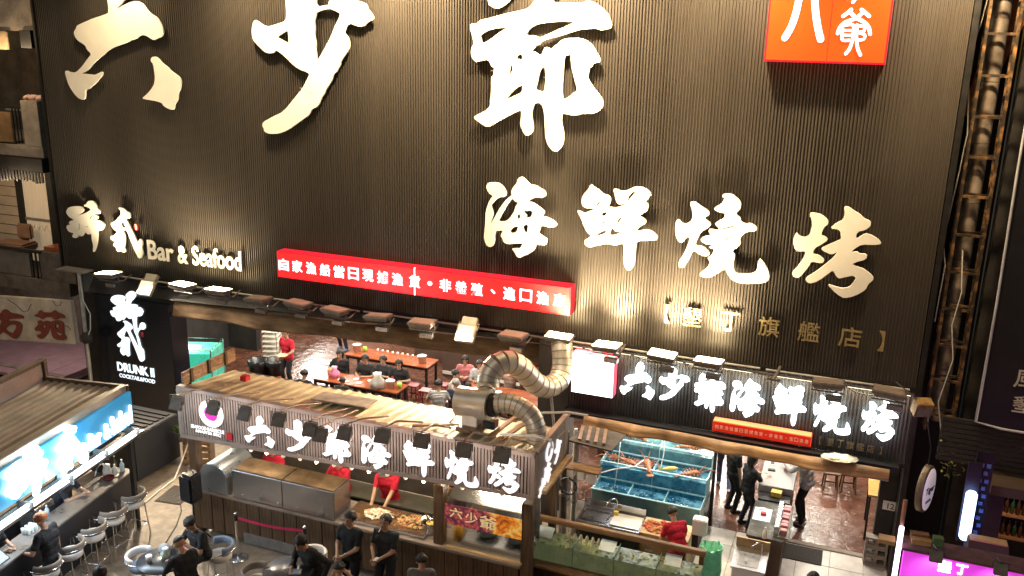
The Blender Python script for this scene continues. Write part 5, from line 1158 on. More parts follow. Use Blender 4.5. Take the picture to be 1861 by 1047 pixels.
# green bag
t_ = thing('rubbish_bag', 'translucent green bag hanging open beside the prep bench', 'bag', (-1.72, -1.35, .04)); b = B(); b.lathe([(.001, 0), (.16, .0), (.19, .3), (.17, .6), (.20, .78), (.18, .78), (.15, .6), (.001, .5)], n=20, smooth=True)
for i_, v in enumerate(b.v): 
    j_ = 1 + .12 * math.sin(i_ * 2.7); b.v[i_] = (v[0] * j_, v[1] * j_, v[2] + .02 * math.sin(i_ * 1.3))
b.obj('bag', mat('green film', (.22, .58, .38), .3, 0, .2, 6, .5, 14, emit=(.05, .5, .25), es=.08), t_)
# cashier counter running into the shop
o = thing('cashier_counter', 'long grey cashier counter running from the doorway into the shop', 'counter', (-.85, 1.0, 0))
b = B(); b.box(-.30, .30, -1.9, 1.2, .0, .92); b.obj('body', mat('brown cabinet', (.10, .06, .04), .5), o, bevel=.01); b = B(); b.box(-.33, .33, -1.95, -.55, .92, .96); b.obj('top', mat('dark stone top', (.09, .09, .08), .25, 0, .3, 6), o, bevel=.006); b = B(); b.box(-.33, .33, -.2, 1.2, .92, 1.12); b.obj('cash_desk', mat('grey laminate', (.28, .275, .27), .35, 0, .06, 4), o, bevel=.012)
b = B(); b.box(-.30, .30, -.54, -.21, .92, .99); b.obj('bridge', M_plasb, o)
b = B(); b.box(-.30, .02, -1.35, -.85, .961, .966); b.obj('white_board', glow('bright white board', (.95, .98, 1), .55), o)
for nm, lab, cat_, x, y, z, d_, m_ in (('card_reader', 'black card reader on the cash desk', 'card reader', -1.0, 1.5, 1.12, (.14, .08, .03), M_plasb), ('phone', 'white framed phone on the cash desk', 'phone', -1.02, 1.85, 1.12, (.10, .17, .012), M_plasw), ('napkin_box', 'pink and white packet on the cash desk', 'packet', -.72, 1.62, 1.12, (.10, .10, .07), mat('pink packet', (.7, .4, .4), .5)), ('snack_box', 'yellow snack box on the black counter bridge', 'box', -.82, .70, .99, (.2, .16, .10), mat('yellow box', (.5, .36, .06), .5, 0, .4, 18)), ('note_pad', 'white note pad on the dark counter top', 'note pad', -1.02, .10, .96, (.13, .10, .02), M_plasw), ('red_tub', 'small red tub on the dark counter top', 'tub', -.97, -.12, .96, (.10, .08, .06), M_red)):
    t_ = thing(nm, lab, cat_, (x, y, z), random.uniform(-15, 15)); b = B(); b.box(-d_[0] / 2, d_[0] / 2, -d_[1] / 2, d_[1] / 2, 0, d_[2]); b.obj('body', m_, t_, bevel=.005)
    if nm == 'phone': b = B(); b.box(-.04, .04, -.06, .07, .0125, .014); b.obj('screen', M_plasb, t_)
t_ = thing('display_case', 'narrow glass display case with pink packets along the counter', 'display case', (-.62, -.3, .96)); b = B(); b.box(-.10, .16, -.55, .55, 0, .02); b.obj('base', M_grey, t_); b = B(); b.box(-.10, -.02, -.52, .50, .02, .20); b.obj('lid', M_steel, t_, bevel=.006); b = B(); b.box(.15, .156, -.55, .55, .02, .22); b.obj('pane', M_glass, t_); b = B(); b.box(-.10, .16, -.55, -.544, .02, .22); b.obj('pane', M_glass, t_)
for k in range(7): b = B(); b.box(-.0, .12, -.48 + k * .15, -.37 + k * .15, .02, .13 + .02 * (k % 2)); b.obj('packet', mat('pink sweets', (.65, .18, .22), .4, 0, .3, 20) if k % 2 else mat('rose sweets', (.60, .30, .30), .4), t_, bevel=.01)
# sink trolley in front of the counter
t_ = thing('hand_sink', 'small stainless hand sink at the near end of the cashier counter', 'sink', (-1.02, -1.45, 0)); b = B(); b.box(-.30, .28, -.45, .30, .80, .84); b.obj('top', M_steel, t_, bevel=.008); b = B(); b.box(-.20, .16, -.35, .10, .8405, .845); b.obj('basin', MATS['shadowed basin steel'], t_); b = B(); b.box(-.27, .25, -.42, .27, .0, .80); b.obj('base', M_steel, t_); b = B(); b.tube([(.16, .18, .84), (.16, .18, 1.02), (.08, .08, 1.08), (-.02, 0, 1.02)], .010, 6); b.obj('tap', M_chrome, t_); b = B(); b.box(-.30, .28, .30, .33, .80, 1.0); b.obj('splashback', mat('brass toned sheet', (.36, .24, .12), .35, .6), t_)  # hollow of the hand sink painted as a darker flat plate
t_ = bottle(-.86, -.95, .96, .22, .035, M_cream, 'cream pump bottle at the near end of the counter')
# mat, blocks, table, stools, small sign
t_ = tag(B().box(-.60, .16, .06, .62, .053, .068).obj('door_mat', mat('worn mat', (.05, .045, .04), .95, 0, .4, 30, .5, 60), bevel=.004), 'dark door mat on the pale tiles before the shop', 'mat')
cb = B(); cb.box(-.1, .1, -.2, .2, 0, .05); cb.box(-.1, .1, -.2, .2, .15, .19); cb.box(-.1, .1, -.2, -.16, .05, .15); cb.box(-.1, .1, .16, .2, .05, .15); cb.box(-.1, .1, -.03, .03, .05, .15)
cme = cb.mesh('cinder_block', M_conc, .004)
for k in range(3): tag(place('cinder_block', cme, None, (1.08, .55, .052 + k * .191), (0, 0, 90 + random.uniform(-5, 5))), ['grey cinder block at the bottom of the stack by the doorway', 'grey cinder block in the middle of the stack by the doorway', 'grey cinder block on top of the stack by the doorway'][k], 'cinder block', 'cinder blocks by the doorway')
t_ = thing('side_table', 'narrow table with a bright yellow wooden top by the right wall', 'table', (1.03, 1.9, 0)); b = B(); b.box(-.17, .17, -.48, .48, .98, 1.02); b.obj('top', mat('yellow varnished wood', (.58, .34, .10), .3, 0, .2, 3, stretch=(1, 6, 1)), t_, bevel=.006)
for sx in (-1, 1):
    for sy in (-1, 1): b = B(); b.box(sx * .13 - .02, sx * .13 + .02, sy * .42 - .02, sy * .42 + .02, 0, .98); b.obj('leg', M_black, t_)
for k, (x, y) in enumerate(((.15, 3.4), (.52, 3.5))):
    t_ = thing('wooden_stool', ['dark wooden stool in the shop, left one', 'dark wooden stool in the shop, right one by the yellow table'][k], 'stool', (x, y, 0), 8, 'dark stools inside the shop'); b = B(); b.box(-.16, .16, -.16, .16, .42, .46); b.obj('seat', M_woodd, t_, bevel=.006)
    for sx in (-1, 1):
        for sy in (-1, 1): b = B(); b.cyl((sx * .12, sy * .12, .42), (sx * .15, sy * .15, 0), .018, n=6); b.obj('leg', M_woodd, t_)
    b = B(); b.box(-.14, .14, -.01, .01, .18, .21); b.obj('stretcher', M_woodd, t_)
t_ = thing('number_plate', 'small white plate reading 12 on the right doorway column', 'sign', (1.20, .60, 1.28)); b = B(); b.box(-.11, .11, -.015, 0, -.09, .09); b.obj('plate', M_plasw, t_); fit_text('number', '12', mat('navy print', (.02, .03, .12), .5), t_, -.03, .09, -.06, .05, -.018, .002, .01)
t_ = thing('foil_sheet', 'crumpled pale foil plate lying on the rolled blind', 'foil', (.22, -.52, 2.52), 10); b = B(); b.lathe([(.001, .0), (.15, .01), (.24, .05), (.27, .05), (.2, .02), (.001, .02)], n=18)
for i_, v in enumerate(b.v): b.v[i_] = (v[0] * 1.2, v[1] * .7, v[2] + .012 * math.sin(i_ * 3.1))
b.obj('foil', mat('crumpled foil', (.7, .6, .42), .3, .7, .2, 9, .6, 14), t_)
# pipes and wires between stall and shop
for k, (x, y, r_, m_, lab) in enumerate(((-4.28, -1.5, .05, M_pvc, 'grey vertical pipe between stall and blue tanks'), (-4.42, -1.1, .035, M_plasw, 'white vertical pipe between stall and blue tanks'), (-4.55, -1.3, .07, M_concd, 'thick dark pipe behind the stall side boards'))):
    t_ = thing('drain_pipe', lab, 'pipe', (x, y, 0)); b = B(); b.cyl((0, 0, 0), (0, 0, 2.5), r_, n=10); b.obj('pipe', m_, t_)
    b = B(); b.cyl((0, 0, 1.2), (0, 0, 1.26), r_ * 1.25, n=10); b.obj('clamp', M_grey, t_)
t_ = tag(B().tube([(-4.33 + .16 * math.cos(R(a)), -1.75 + .02 * math.sin(a), 1.65 + .16 * math.sin(R(a))) for a in range(0, 721, 20)], .014, 5).obj('hose_coil', M_rubber), 'black hose coiled on the wall beside the stall', 'hose')
t_ = tag(B().tube([(-4.2, -1.6, 2.1), (-4.0, -1.5, 1.8), (-3.8, -.6, 1.55), (-3.5, .0, 1.40), (-3.4, .3, 1.42)], .014, 5).obj('air_hose', M_cab), 'pale hose running into the top blue tank', 'hose')
t_ = thing('meter_shelf', 'small plywood shelf with white junction boxes beside the stall corner', 'shelf', (-4.05, -1.9, 2.12)); b = B(); b.box(-.3, .35, -.12, .15, 0, .03); b.obj('board', M_wood, t_)
for k in range(3): b = B(); b.box(-.25 + k * .2, -.12 + k * .2, -.08, .06, -.16 - .03 * k, -.01); b.obj('junction_box', M_plasw, t_, bevel=.006)
t_ = thing('sheet_roof', 'dark scrap roof sheet between the stall and the right bay', 'roof sheet', (-4.0, -1.2, 2.45)); b = B(); b.box(-.35, .45, -.6, .5, 0, .03, rot=(-8, 4, 0)); b.obj('sheet', M_concd, t_)
for k in range(4): b = B(); b.box(-.3 + k * .15, -.24 + k * .15, -.5, .4, .05, .08, rot=(-8, 4, 12)); b.obj('batten', M_wood, t_)
t_ = thing('white_pipe', 'whitish lamp arm reaching across the stall roof corner', 'pipe', (-4.7, -3.2, 3.2)); b = B(); b.tube([(-.4, 0, -.05), (.2, .0, .04), (.50, -.05, .04), (.52, -.05, -.1)], .022, 6); b.obj('arm', M_cab, t_)
t_ = thing('white_pipe', 'second whitish lamp arm from the stall corner toward the sign wall', 'pipe', (-4.6, -2.1, 3.15)); b = B(); b.tube([(-.2, 0, .0), (.3, .05, .08), (.65, .1, .06)], .022, 6); b.obj('arm', M_cab, t_)

# ================================================================== right edge: truss, neighbour, signs
M_truss = mat('dark rusted truss steel', (.085, .065, .05), .5, .5, .4, 5, .1, 25, col2=(.42, .22, .08), contrast=(.48, .68))
t_ = thing('rusty_truss', 'rusty ladder truss standing in the gap right of the facade', 'truss', (1.78, .5, 0), 0)
for sx in (-.22, .22):
    for sy in (-.14, .14): b = B(); b.box(sx - .025, sx + .025, sy - .025, sy + .025, 3.0, 12); b.obj('chord', M_truss, t_)
for k in range(14):
    z = 3.3 + k * .645
    for sy in (-.14, .14): b = B(); b.box(-.195, .195, sy - .02, sy + .02, z - .02, z + .02); b.obj('rung', M_truss, t_)
    b = B(); b.box(-.24, -.2, -.115, .115, z - .02, z + .02); b.obj('tie', M_truss, t_); b = B(); b.box(.2, .24, -.115, .115, z - .02, z + .02); b.obj('tie', M_truss, t_)
t_ = thing('flue_pipe', 'sooty steel flue pipe running up behind the rusty truss', 'pipe', (1.78, .95, 0))
for k in range(9): b = B(); b.cyl((0, 0, 3 + k), (0, 0, 3.99 + k), .15, n=20); b.obj('flue_section', mat('sooty steel', (.36, .30, .25), .4, .6, .6, 2.2, .1, 12), t_)
t_ = thing('tin_roof', 'rusty orange tin sheet leaning in the gap behind the truss', 'roof sheet', (1.78, 1.6, 9.2)); b = B(); b.ext([(-.30, 0, -.9), (.05, 0, -.55), (.5, 0, .9), (.05, 0, 1.3), (-.12, 0, .2)], (0, .05, 0)); b.obj('sheet', mat('orange tin', (.45, .13, .05), .6, .1, .3, 4), t_)
t_ = tag(B().tube([(1.5, .3, 10.3), (1.46, .3, 9.9), (1.42, .3, 9.7), (1.38, .3, 9.3), (1.52, .4, 8.2), (1.48, .3, 7.6), (1.40, .3, 6.4), (1.48, .25, 6.0), (1.46, .3, 5.0)], .012, 5).obj('cable', M_cab), 'pale loose cable hanging down along the truss', 'cable')
t_ = tag(B().tube([(1.7, .2, 6.3), (1.78, .15, 5.6), (1.72, .2, 5.0), (1.82, .2, 4.4), (1.70, .2, 3.6), (1.85, .2, 2.9)], .012, 5).obj('cable', M_cab), 'thin wire dangling below the truss foot', 'cable')
rb = thing('right_neighbour', 'dark neighbouring building at the right frame edge', 'building', (2.3, 0, 0))
b = B(); b.box(0.0, 6, 1.6, 2.0, 0, 12); b.obj('wall', M_dark, rb); b = B(); b.box(-.9, 0, 2.2, 2.3, 0, 12); b.obj('gap_wall', M_black, rb)
for k in range(9): b = B(); b.box(-.55, 5, -.3, -.26, 2.75 + k * .09, 2.82 + k * .09); b.obj('shutter_slat', M_dark, rb)
b = B(); b.box(.25, 5, -.9, 1.5, 2.55, 2.72); b.obj('canopy', mat('dark brown canopy', (.07, .045, .03), .7), rb)
b = B(); b.box(.30, .6, -.2, 1.5, 0, 2.6); b.obj('jamb', mat('dark plum paint', (.05, .03, .045), .6), rb)
bb = thing('black_billboard', 'black billboard edged with a pale cable on the right neighbour', 'billboard', (2.2, -.5, 3.60))
b = B(); b.box(.02, 5, 0, .12, 0, 8.6); b.obj('board', mat('black vinyl', (.010, .009, .014), .5, 0, .4, 1.2, .05, 4), bb)
b = B(); b.tube([(.0, -.02, 8.6), (.0, -.02, 4.2), (.03, -.02, 2.0), (.02, -.02, .02), (.4, -.02, -.04), (1.5, -.02, -.06)], .022, 6); b.obj('edge_cable', mat('bluish cable', (.5, .5, .55), .5), bb)
for ch, x0, x1, z0, z1 in (('風', .46, .82, .70, 1.0), ('墾', .50, .86, .28, .56)): fit_text('character', ch, mat('pale print', (.55, .5, .42), .5), bb, x0, x1, z0, z1, -.006, .003, .006)
# oval lamp sign
t_ = thing('oval_sign', 'pale oval lightbox with dark lettering Tiger hanging in the gap', 'sign', (1.62, -.6, 2.32), 66)
b = B(); b.lathe([(.001, -.05), (.27, -.05), (.285, -.04), (.285, .05), (.27, .07), (.001, .07)], n=32); e = b.obj('rim', mat('tarnished rim', (.17, .13, .09), .45, .5, .3, 5), t_, rot=(90, 0, 0)); e.scale = (1, 1.5, 1)
b = B(); b.lathe([(.001, .071), (.255, .071), (.255, .078), (.001, .080)], n=32); e = b.obj('face', mat('pinkish opal', (.70, .60, .62), .35, 0, .04, 3, emit=(.9, .75, .85), es=.30), t_, rot=(90, 0, 0)); e.scale = (1, 1.5, 1)
fit_text('word', 'Tiger', mat('navy lettering', (.02, .02, .06), .5), t_, -.16, .20, -.10, .06, -.086, .003, .012); fit_text('word', 'CRYSTAL', MATS['navy lettering'], t_, -.10, .12, -.24, -.19, -.084, .003, .004)
b = B(); b.tube([(0, 0, .43), (0, 0, .75), (-.05, .1, 1.2)], .012, 6); b.obj('hanger', M_trim, t_)
# blue neon tube by the lattice
t_ = thing('neon_tube', 'fat blue white neon tube standing upright at the right', 'neon light', (2.20, -1.5, 1.98), 0)
b = B(); b.lathe([(.001, 0), (.06, .01), (.085, .05), (.085, .80), (.06, .84), (.001, .85)], n=18); b.obj('tube', glow('blue white neon', (.34, .46, 1), 7), t_); b = B(); b.box(-.1, .1, .1, .14, -.1, 1.3); b.obj('mount', M_black, t_)
t_ = thing('lattice_post', 'blue lit lattice post behind the neon tube', 'post', (2.34, -1.25, 1.2))
for k in range(16):
    for s_ in (0, 1): b = B(); b.box(-.09 + .10 * s_ + (.03 if k % 2 else 0), -.03 + .10 * s_ + (.03 if k % 2 else 0), 0, .03, k * .13, k * .13 + .06); b.obj('lattice_block', mat('blue lattice', (.12, .22, .6), .4), t_)
b = B(); b.box(-.12, .14, .031, .08, 0, 2.2); b.obj('backing', M_black, t_)
# bottle shelves
sh_ = thing('bottle_shelf', 'orange edged wooden shelves in the right neighbour shop', 'shelf', (3.3, .95, 0))
for z in (.98, 1.42, 1.86): b = B(); b.box(-.42, 1.6, -.15, .18, z - .03, z); b.obj('shelf_board', mat('orange edged shelf', (.45, .18, .06), .5), sh_)
b = B(); b.box(-.45, 1.6, .18, .22, .4, 2.3); b.obj('back_board', M_black, sh_)
for r_i, z in enumerate((.98, 1.42)):
    for k in range(9):
        bottle(2.96 + k * .095, .92, z, .30, .036, [M_bbrown, M_bgreen, M_bbrown][(k + r_i) % 3], ['dark bottle standing on the lower neighbour shelf', 'dark bottle standing on the upper neighbour shelf'][r_i], cap=M_steel, group=['bottles on the lower right shelf', 'bottles on the upper right shelf'][r_i])
lo = thing('shelf_lamp', 'small warm lamp over the bottle shelves', 'lamp', (3.2, .3, 2.45)); b = B(); b.box(-.2, .2, -.04, .04, 0, .04); b.obj('housing', M_plasw, lo); lamp(lo, 'AREA', (0, 0, -.02), 6, (1, .9, .8), (.1, .6, -1.2), size=.4, size_y=.06)
# purple stall sign
ps = thing('purple_stall', 'purple lit stall sign with white lettering at the lower right corner', 'stall', (1.2, -3.3, 0))
b = B(); b.box(0, 3.2, 0, .14, 1.55, 2.58); b.obj('sign_panel', mat('purple acrylic', (.42, .08, .46), .4, 0, .1, 2, emit=(.85, .05, .80), es=.75), ps, bevel=.01); b = B(); b.box(-.03, 3.2, -.03, .36, 2.581, 2.62); b.obj('roof', mat('plum roof felt', (.16, .09, .10), .8, 0, .3, 5, .2, 30), ps)
M_plit = glow('pink white letter', (1, .90, 1), 4)
for ch, x0, x1, z0, z1 in (('墾', .46, .64, 2.36, 2.54), ('丁', .69, .84, 2.37, 2.53)): fit_text('character', ch, M_plit, ps, x0, x1, z0, z1, -.012, .006, .03)
for x in (.48, 1.24):
    t_ = thing('arm_lamp', 'dark floodlight over the purple sign, ' + ('left one' if x < 1 else 'right one'), 'floodlight', (1.2 + x - (.08 if x < 1 else .03), -3.46, 2.66), 0, 'floodlights over the purple sign'); place('head', hme, t_, (0, 0, 0), (-25, 0, 0), (.7, .7, .7)); place('yoke', yme, t_, scale=(.7, .7, .7)); b = B(); b.tube([(0, 0, .10), (-.03, .2, .06)], .014, 6); b.obj('arm', M_plasb, t_)
    lamp(t_, 'SPOT', (0, -.04, -.06), 40, (1, .85, 1), (0, .16, -.45), 130, 1, .06)
t_ = thing('neon_post', 'pink white neon tube post at the edge of the purple stall', 'neon light', (1.13, -3.25, 0)); b = B(); b.cyl((0, 0, 1.0), (0, 0, 2.9), .035, n=12); b.obj('tube', glow('pink white neon', (1, .72, 1), 4.5), t_); b = B(); b.cyl((0, .06, 0), (0, .06, 3.3), .03, n=8); b.obj('post', mat('salmon post', (.5, .25, .18), .6), t_); b = B(); b.box(-.28, -.06, -.08, .1, 2.62, 2.68); b.obj('arm_plate', M_woodl, t_)
for nm, lab, cat_, x, y, d_, m_ in (('carton', 'long tan carton on the roof of the purple stall', 'carton', 1.42, -3.12, (.26, .10, .07), mat('tan carton', (.42, .28, .12), .8)), ('roof_box', 'low orange brown box behind the tan carton on the stall roof', 'box', 1.40, -3.0, (.24, .09, .10), M_wood), ('green_tub', 'green tub on the purple stall roof', 'tub', 1.64, -3.06, (.13, .11, .12), mat('green tub', (.12, .22, .10), .5))):
    t_ = thing(nm, lab, cat_, (x, y, 2.622), 6); b = B(); b.box(-d_[0] / 2, d_[0] / 2, -d_[1] / 2, d_[1] / 2, 0, d_[2]); b.obj('body', m_, t_, bevel=.006)
    b = B(); b.box(-d_[0] / 2 - .004, d_[0] / 2 + .004, -d_[1] / 2 - .004, d_[1] / 2 + .004, d_[2] + .001, d_[2] + .012); b.obj('lid', m_, t_)
t_ = thing('range_hood', 'dark sloped canopy hood behind the purple sign', 'hood', (2.15, -2.45, 2.0)); b = B(); b.ext([(0, -.15, 0), (0, .45, 0), (0, .38, .38), (0, .20, .38)], (.55, 0, 0)); b.obj('hood', mat('dark brown sheet', (.06, .04, .035), .5), t_, bevel=.01); b = B(); b.box(.02, .53, .2, .38, .382, .40); b.obj('edge', M_woodl, t_)
# hanging greenery on the wires
t_ = thing('hanging_vine', 'small yellow green vine hanging from the wires at the right gap', 'plant', (1.98, -.2, 3.0)); b = B(); rr = random.Random(11)
for k in range(60):
    p = Vector((rr.gauss(0, .10), rr.gauss(0, .06), rr.uniform(-.6, .25))); a = rr.uniform(0, 6.28); s_ = Vector((math.cos(a), math.sin(a), rr.uniform(-.5, .5))) * .05; u_ = s_.cross(Vector((0, 0, 1))).normalized() * .02; b.add([p, p + s_ + u_, p + s_ * 2, p + s_ - u_], [(0, 1, 2, 3)])
stuff(b.obj('foliage', mat('yellow green leaf', (.22, .22, .05), .5, 0, .3, 9), t_)); b = B(); b.tube([(0, 0, .3), (.02, 0, -.1), (-.02, 0, -.6)], .008, 4); b.obj('stem', M_woodd, t_)

# ================================================================== dining hall furniture
def dining_table(lab, x0, x1, y0, y1, m=M_tabler):
    t_ = thing('dining_table', lab, 'table', ((x0 + x1) / 2, (y0 + y1) / 2, 0), 0, 'red brown dining tables')
    a = (x1 - x0) / 2; c = (y1 - y0) / 2
    b = B(); b.box(-a, -.003, -c, c, .715, .75); b.obj('table_top', m, t_, bevel=.006); b = B(); b.box(.003, a, -c, c, .715, .75); b.obj('table_top', m, t_, bevel=.006)
    b = B(); b.box(-a + .04, a - .04, -c + .04, c - .04, .64, .714); b.obj('apron', M_black, t_)
    for sx in (-1, 1):
        for sy in (-1, 1): b = B(); b.box(sx * (a - .07) - .03, sx * (a - .07) + .03, sy * (c - .07) - .03, sy * (c - .07) + .03, 0, .64); b.obj('leg', M_black, t_)
    return t_
dining_table('long red brown table in the back row of the dining hall', -13.05, -10.42, 4.72, 5.45)
dining_table('long red brown table nearest the stall roof in the dining hall', -12.85, -10.32, 2.78, 3.44)
dining_table('red brown table seen behind the arching duct', -8.9, -6.6, 3.2, 4.3)
def small(nm, lab, cat_, x, y, z, kind, m, s=1.0, group=None):
    t_ = thing(nm, lab, cat_, (x, y, z), random.uniform(0, 360), group); b = B()
    if kind == 'bucket': b.lathe([(.001, 0), (.10 * s, 0), (.125 * s, .2 * s), (.13 * s, .2 * s), (.115 * s, .19 * s), (.001, .16 * s)], n=18)
    if kind == 'cup': b.lathe([(.001, 0), (.03 * s, 0), (.038 * s, .09 * s), (.034 * s, .09 * s), (.001, .07 * s)], n=12)
    if kind == 'plate': b.lathe([(.05 * s, 0), (.11 * s, .018 * s), (.115 * s, .022 * s), (.10 * s, .018 * s), (.001, .01 * s)], n=18)
    if kind == 'bag':
        b.lathe([(.001, 0), (.11 * s, .0), (.12 * s, .12 * s), (.05 * s, .2 * s), (.07 * s, .27 * s), (.001, .24 * s)], n=14)
        b.v = [(v[0] * (1 + .25 * math.sin(i * 2.3)), v[1] * (1 + .25 * math.sin(i * 1.7)), v[2]) for i, v in enumerate(b.v)]
    b.obj('body', m, t_)
    if kind == 'bucket': b = B(); b.lathe([(.105 * s, .201 * s), (.06 * s, .23 * s), (.001, .235 * s)], n=14); b.obj('tissue', M_plasw, t_)
    return t_
M_lime = mat('lime plastic', (.35, .55, .08), .4); M_pinkp = mat('pink plastic bag', (.75, .25, .40), .4, 0, .2, 6, .4, 15)
small('paper_bucket', 'white bucket at the left end of the back dining table', 'bucket', -12.85, 5.1, .75, 'bucket', M_plasw)
small('paper_bucket', 'white bucket at the right end of the back dining table', 'bucket', -10.75, 5.05, .75, 'bucket', M_plasw)
small('paper_bucket', 'white bucket at the right end of the near dining table', 'bucket', -10.65, 3.05, .75, 'bucket', M_plasw)
small('lime_tub', 'lime green tub beside the bucket on the near dining table', 'tub', -10.42, 3.12, .75, 'cup', M_lime, 1.6)
small('lime_tub', 'lime green tub beside the bucket on the back dining table', 'tub', -12.62, 5.15, .75, 'cup', M_lime, 1.6)
small('carrier_bag', 'pink plastic bag on the near dining table', 'bag', -12.35, 3.1, .75, 'bag', M_pinkp, 1.1)
small('carrier_bag', 'white plastic bag in the middle of the near dining table', 'bag', -11.05, 3.15, .75, 'bag', M_plasw, 1.0)
small('cloth_heap', 'grey white cloth bundle on the near dining table', 'cloth', -10.95, 2.92, .75, 'bag', mat('grey cloth', (.55, .5, .45), .9, 0, .2, 8, .4, 20), 1.5)
small('sauce_bottle', 'orange sauce bottle on the near dining table', 'bottle', -12.55, 3.2, .75, 'cup', M_shr, 1.8)
for k, (x, y) in enumerate(((-11.75, 3.2), (-11.55, 3.0), (-11.35, 3.25), (-11.9, 2.95), (-12.1, 3.0))): small('plate', 'small pale dish on the near dining table', 'plate', x, y, .75, 'plate', M_plasw, .7, 'dishes on the near dining table')
for k in range(9): small('cup', 'pale cup in the row on the back dining table', 'cup', -12.3 + k * .16, 5.32, .75, 'cup', M_plasw, .8, 'cups on the back dining table')
for k, (x, y) in enumerate(((-8.6, 3.9), (-8.3, 3.6), (-8.0, 3.9), (-7.6, 3.7), (-8.5, 3.4))): small('plate', 'dish of food on the table behind the duct', 'plate', x, y, .75, 'plate', [M_plasw, M_shr][k % 2], .9, 'dishes on the table behind the duct')
M_redst = mat('red plastic stool', (.24, .02, .025), .35)
for k, (x, y) in enumerate(((-10.55, 4.15), (-10.1, 3.95), (-11.3, 4.3), (-9.85, 4.5), (-12.0, 4.3))):
    t_ = thing('plastic_stool', ['dark red stool between the two long tables near their right ends', 'dark red stool in the aisle right of the long tables', 'dark red stool between the long tables at their middle', 'dark red stool past the right end of the back table', 'dark red stool between the long tables at the left'][k], 'stool', (x, y, 0), random.uniform(-10, 10), 'dark red stools in the dining hall')
    b = B(); b.box(-.15, .15, -.15, .15, .42, .46); b.obj('seat', M_redst, t_, bevel=.012)
    for sx in (-1, 1):
        for sy in (-1, 1): b = B(); b.cyl((sx * .12, sy * .12, .42), (sx * .15, sy * .15, 0), .02, n=6); b.obj('leg', M_redst, t_)
    b = B(); b.box(-.13, .13, -.012, .012, .18, .22); b.obj('stretcher', M_redst, t_)
# green lit tank, chair stack, bins, dispenser
t_ = thing('green_fish_tank', 'glass fish tank glowing green at the left of the dining hall', 'fish tank', (-16.35, 2.35, 0), 20)
M_gw = mat('green lit water', (.05, .42, .30), .05, 0, .4, 3, .5, 6, emit=(.06, .70, .45), es=.75, col2=(.25, .75, .62), spec=.9)
b = B(); b.box(-.70, .70, -.5, .5, 0, .35); b.obj('stand', M_black, t_, bevel=.01); b = B(); b.box(-.68, .68, -.48, .48, .36, 1.22); b.obj('water', M_gw, t_)
for x, y in ((-.7, -.5), (.7, -.5), (-.7, .5), (.7, .5)): b = B(); b.box(x - .012, x + .012, y - .012, y + .012, .35, 1.34); b.obj('corner_post', M_chrome, t_)
for z in (.36, 1.33): b = B(); b.tube([(-.7, -.5, z), (.7, -.5, z), (.7, .5, z), (-.7, .5, z), (-.7, -.5, z)], .012, 5); b.obj('rim', M_chrome, t_)
b = B(); b.box(-.69, .69, -.492, -.486, .36, 1.33); b.obj('pane', M_glass, t_); b = B(); b.box(.686, .692, -.48, .48, .36, 1.33); b.obj('pane', M_glass, t_)
b = B(); b.box(-.35, .25, -.1, .05, 1.24, 1.28); b.obj('tank_lamp', glow('green white lamp', (.85, 1, .95), 8), t_); b = B(); b.tube([(-.2, .3, 1.2), (-.3, .4, 1.9), (-.5, .5, 2.6)], .02, 6); b.obj('water_pipe', M_cab, t_)
lamp(t_, 'POINT', (0, -.1, 1.5), 14, (.35, 1, .75), size=.2)
t_ = thing('chair_stack', 'stack of cream chairs with steel legs in the dining hall', 'chairs', (-15.35, 4.55, 0), 15)
for k in range(6): b = B(); b.box(-.22, .22, -.22, .22, .45 + k * .15, .49 + k * .15, rot=(6, 0, 0)); b.box(-.22, .22, .2, .24, .49 + k * .15, .80 + k * .15, rot=(-8, 0, 0)); b.obj('chair_shell', M_cream, t_, bevel=.015)
for sx in (-1, 1):
    for sy in (-1, 1): b = B(); b.cyl((sx * .2, sy * .2, 1.2), (sx * .26, sy * .26, 0), .012, n=6); b.obj('leg', M_chrome, t_)
for k, (x, y, lab) in enumerate(((-15.12, 3.55, 'black bin with a crinkled black liner left of the waiter'), (-14.72, 3.75, 'black bin standing behind the lined bin'))):
    t_ = thing('rubbish_bin', lab, 'bin', (x, y, 0)); b = B(); b.lathe([(.001, 0), (.22, 0), (.26, .62), (.28, .64), (.24, .64), (.001, .3)], n=20); b.obj('body', M_plasb, t_)
    b = B(); b.lathe([(.27, .52), (.295, .66), (.25, .66), (.18, .45)], n=20)
    b.v = [(v[0] * (1 + .05 * math.sin(i * 2.1)), v[1] * (1 + .05 * math.cos(i * 1.3)), v[2]) for i, v in enumerate(b.v)]; b.obj('liner', mat('black liner', (.02, .02, .022), .22, 0, .2, 9, .6, 18), t_)
t_ = thing('red_bucket', 'orange red bucket on the floor behind the bins', 'bucket', (-14.35, 3.45, 0)); b = B(); b.lathe([(.001, 0), (.13, 0), (.16, .26), (.14, .26), (.001, .2)], n=18); b.obj('bucket', mat('orange plastic', (.62, .12, .04), .4), t_)
t_ = thing('tea_urn', 'glass lidded tea urn with brown tea by the dark column', 'urn', (-7.75, 5.9, 0)); b = B(); b.box(-.3, .3, -.3, .3, 0, .85); b.obj('stand', M_woodd, t_); b = B(); b.lathe([(.001, .86), (.17, .86), (.19, 1.25), (.001, 1.25)], n=20); b.obj('body', mat('brown tea', (.32, .11, .03), .12), t_); b = B(); b.lathe([(.2, 1.25), (.2, 1.30), (.06, 1.36), (.03, 1.42), (.001, 1.42)], n=20); b.obj('lid', M_chrome, t_)
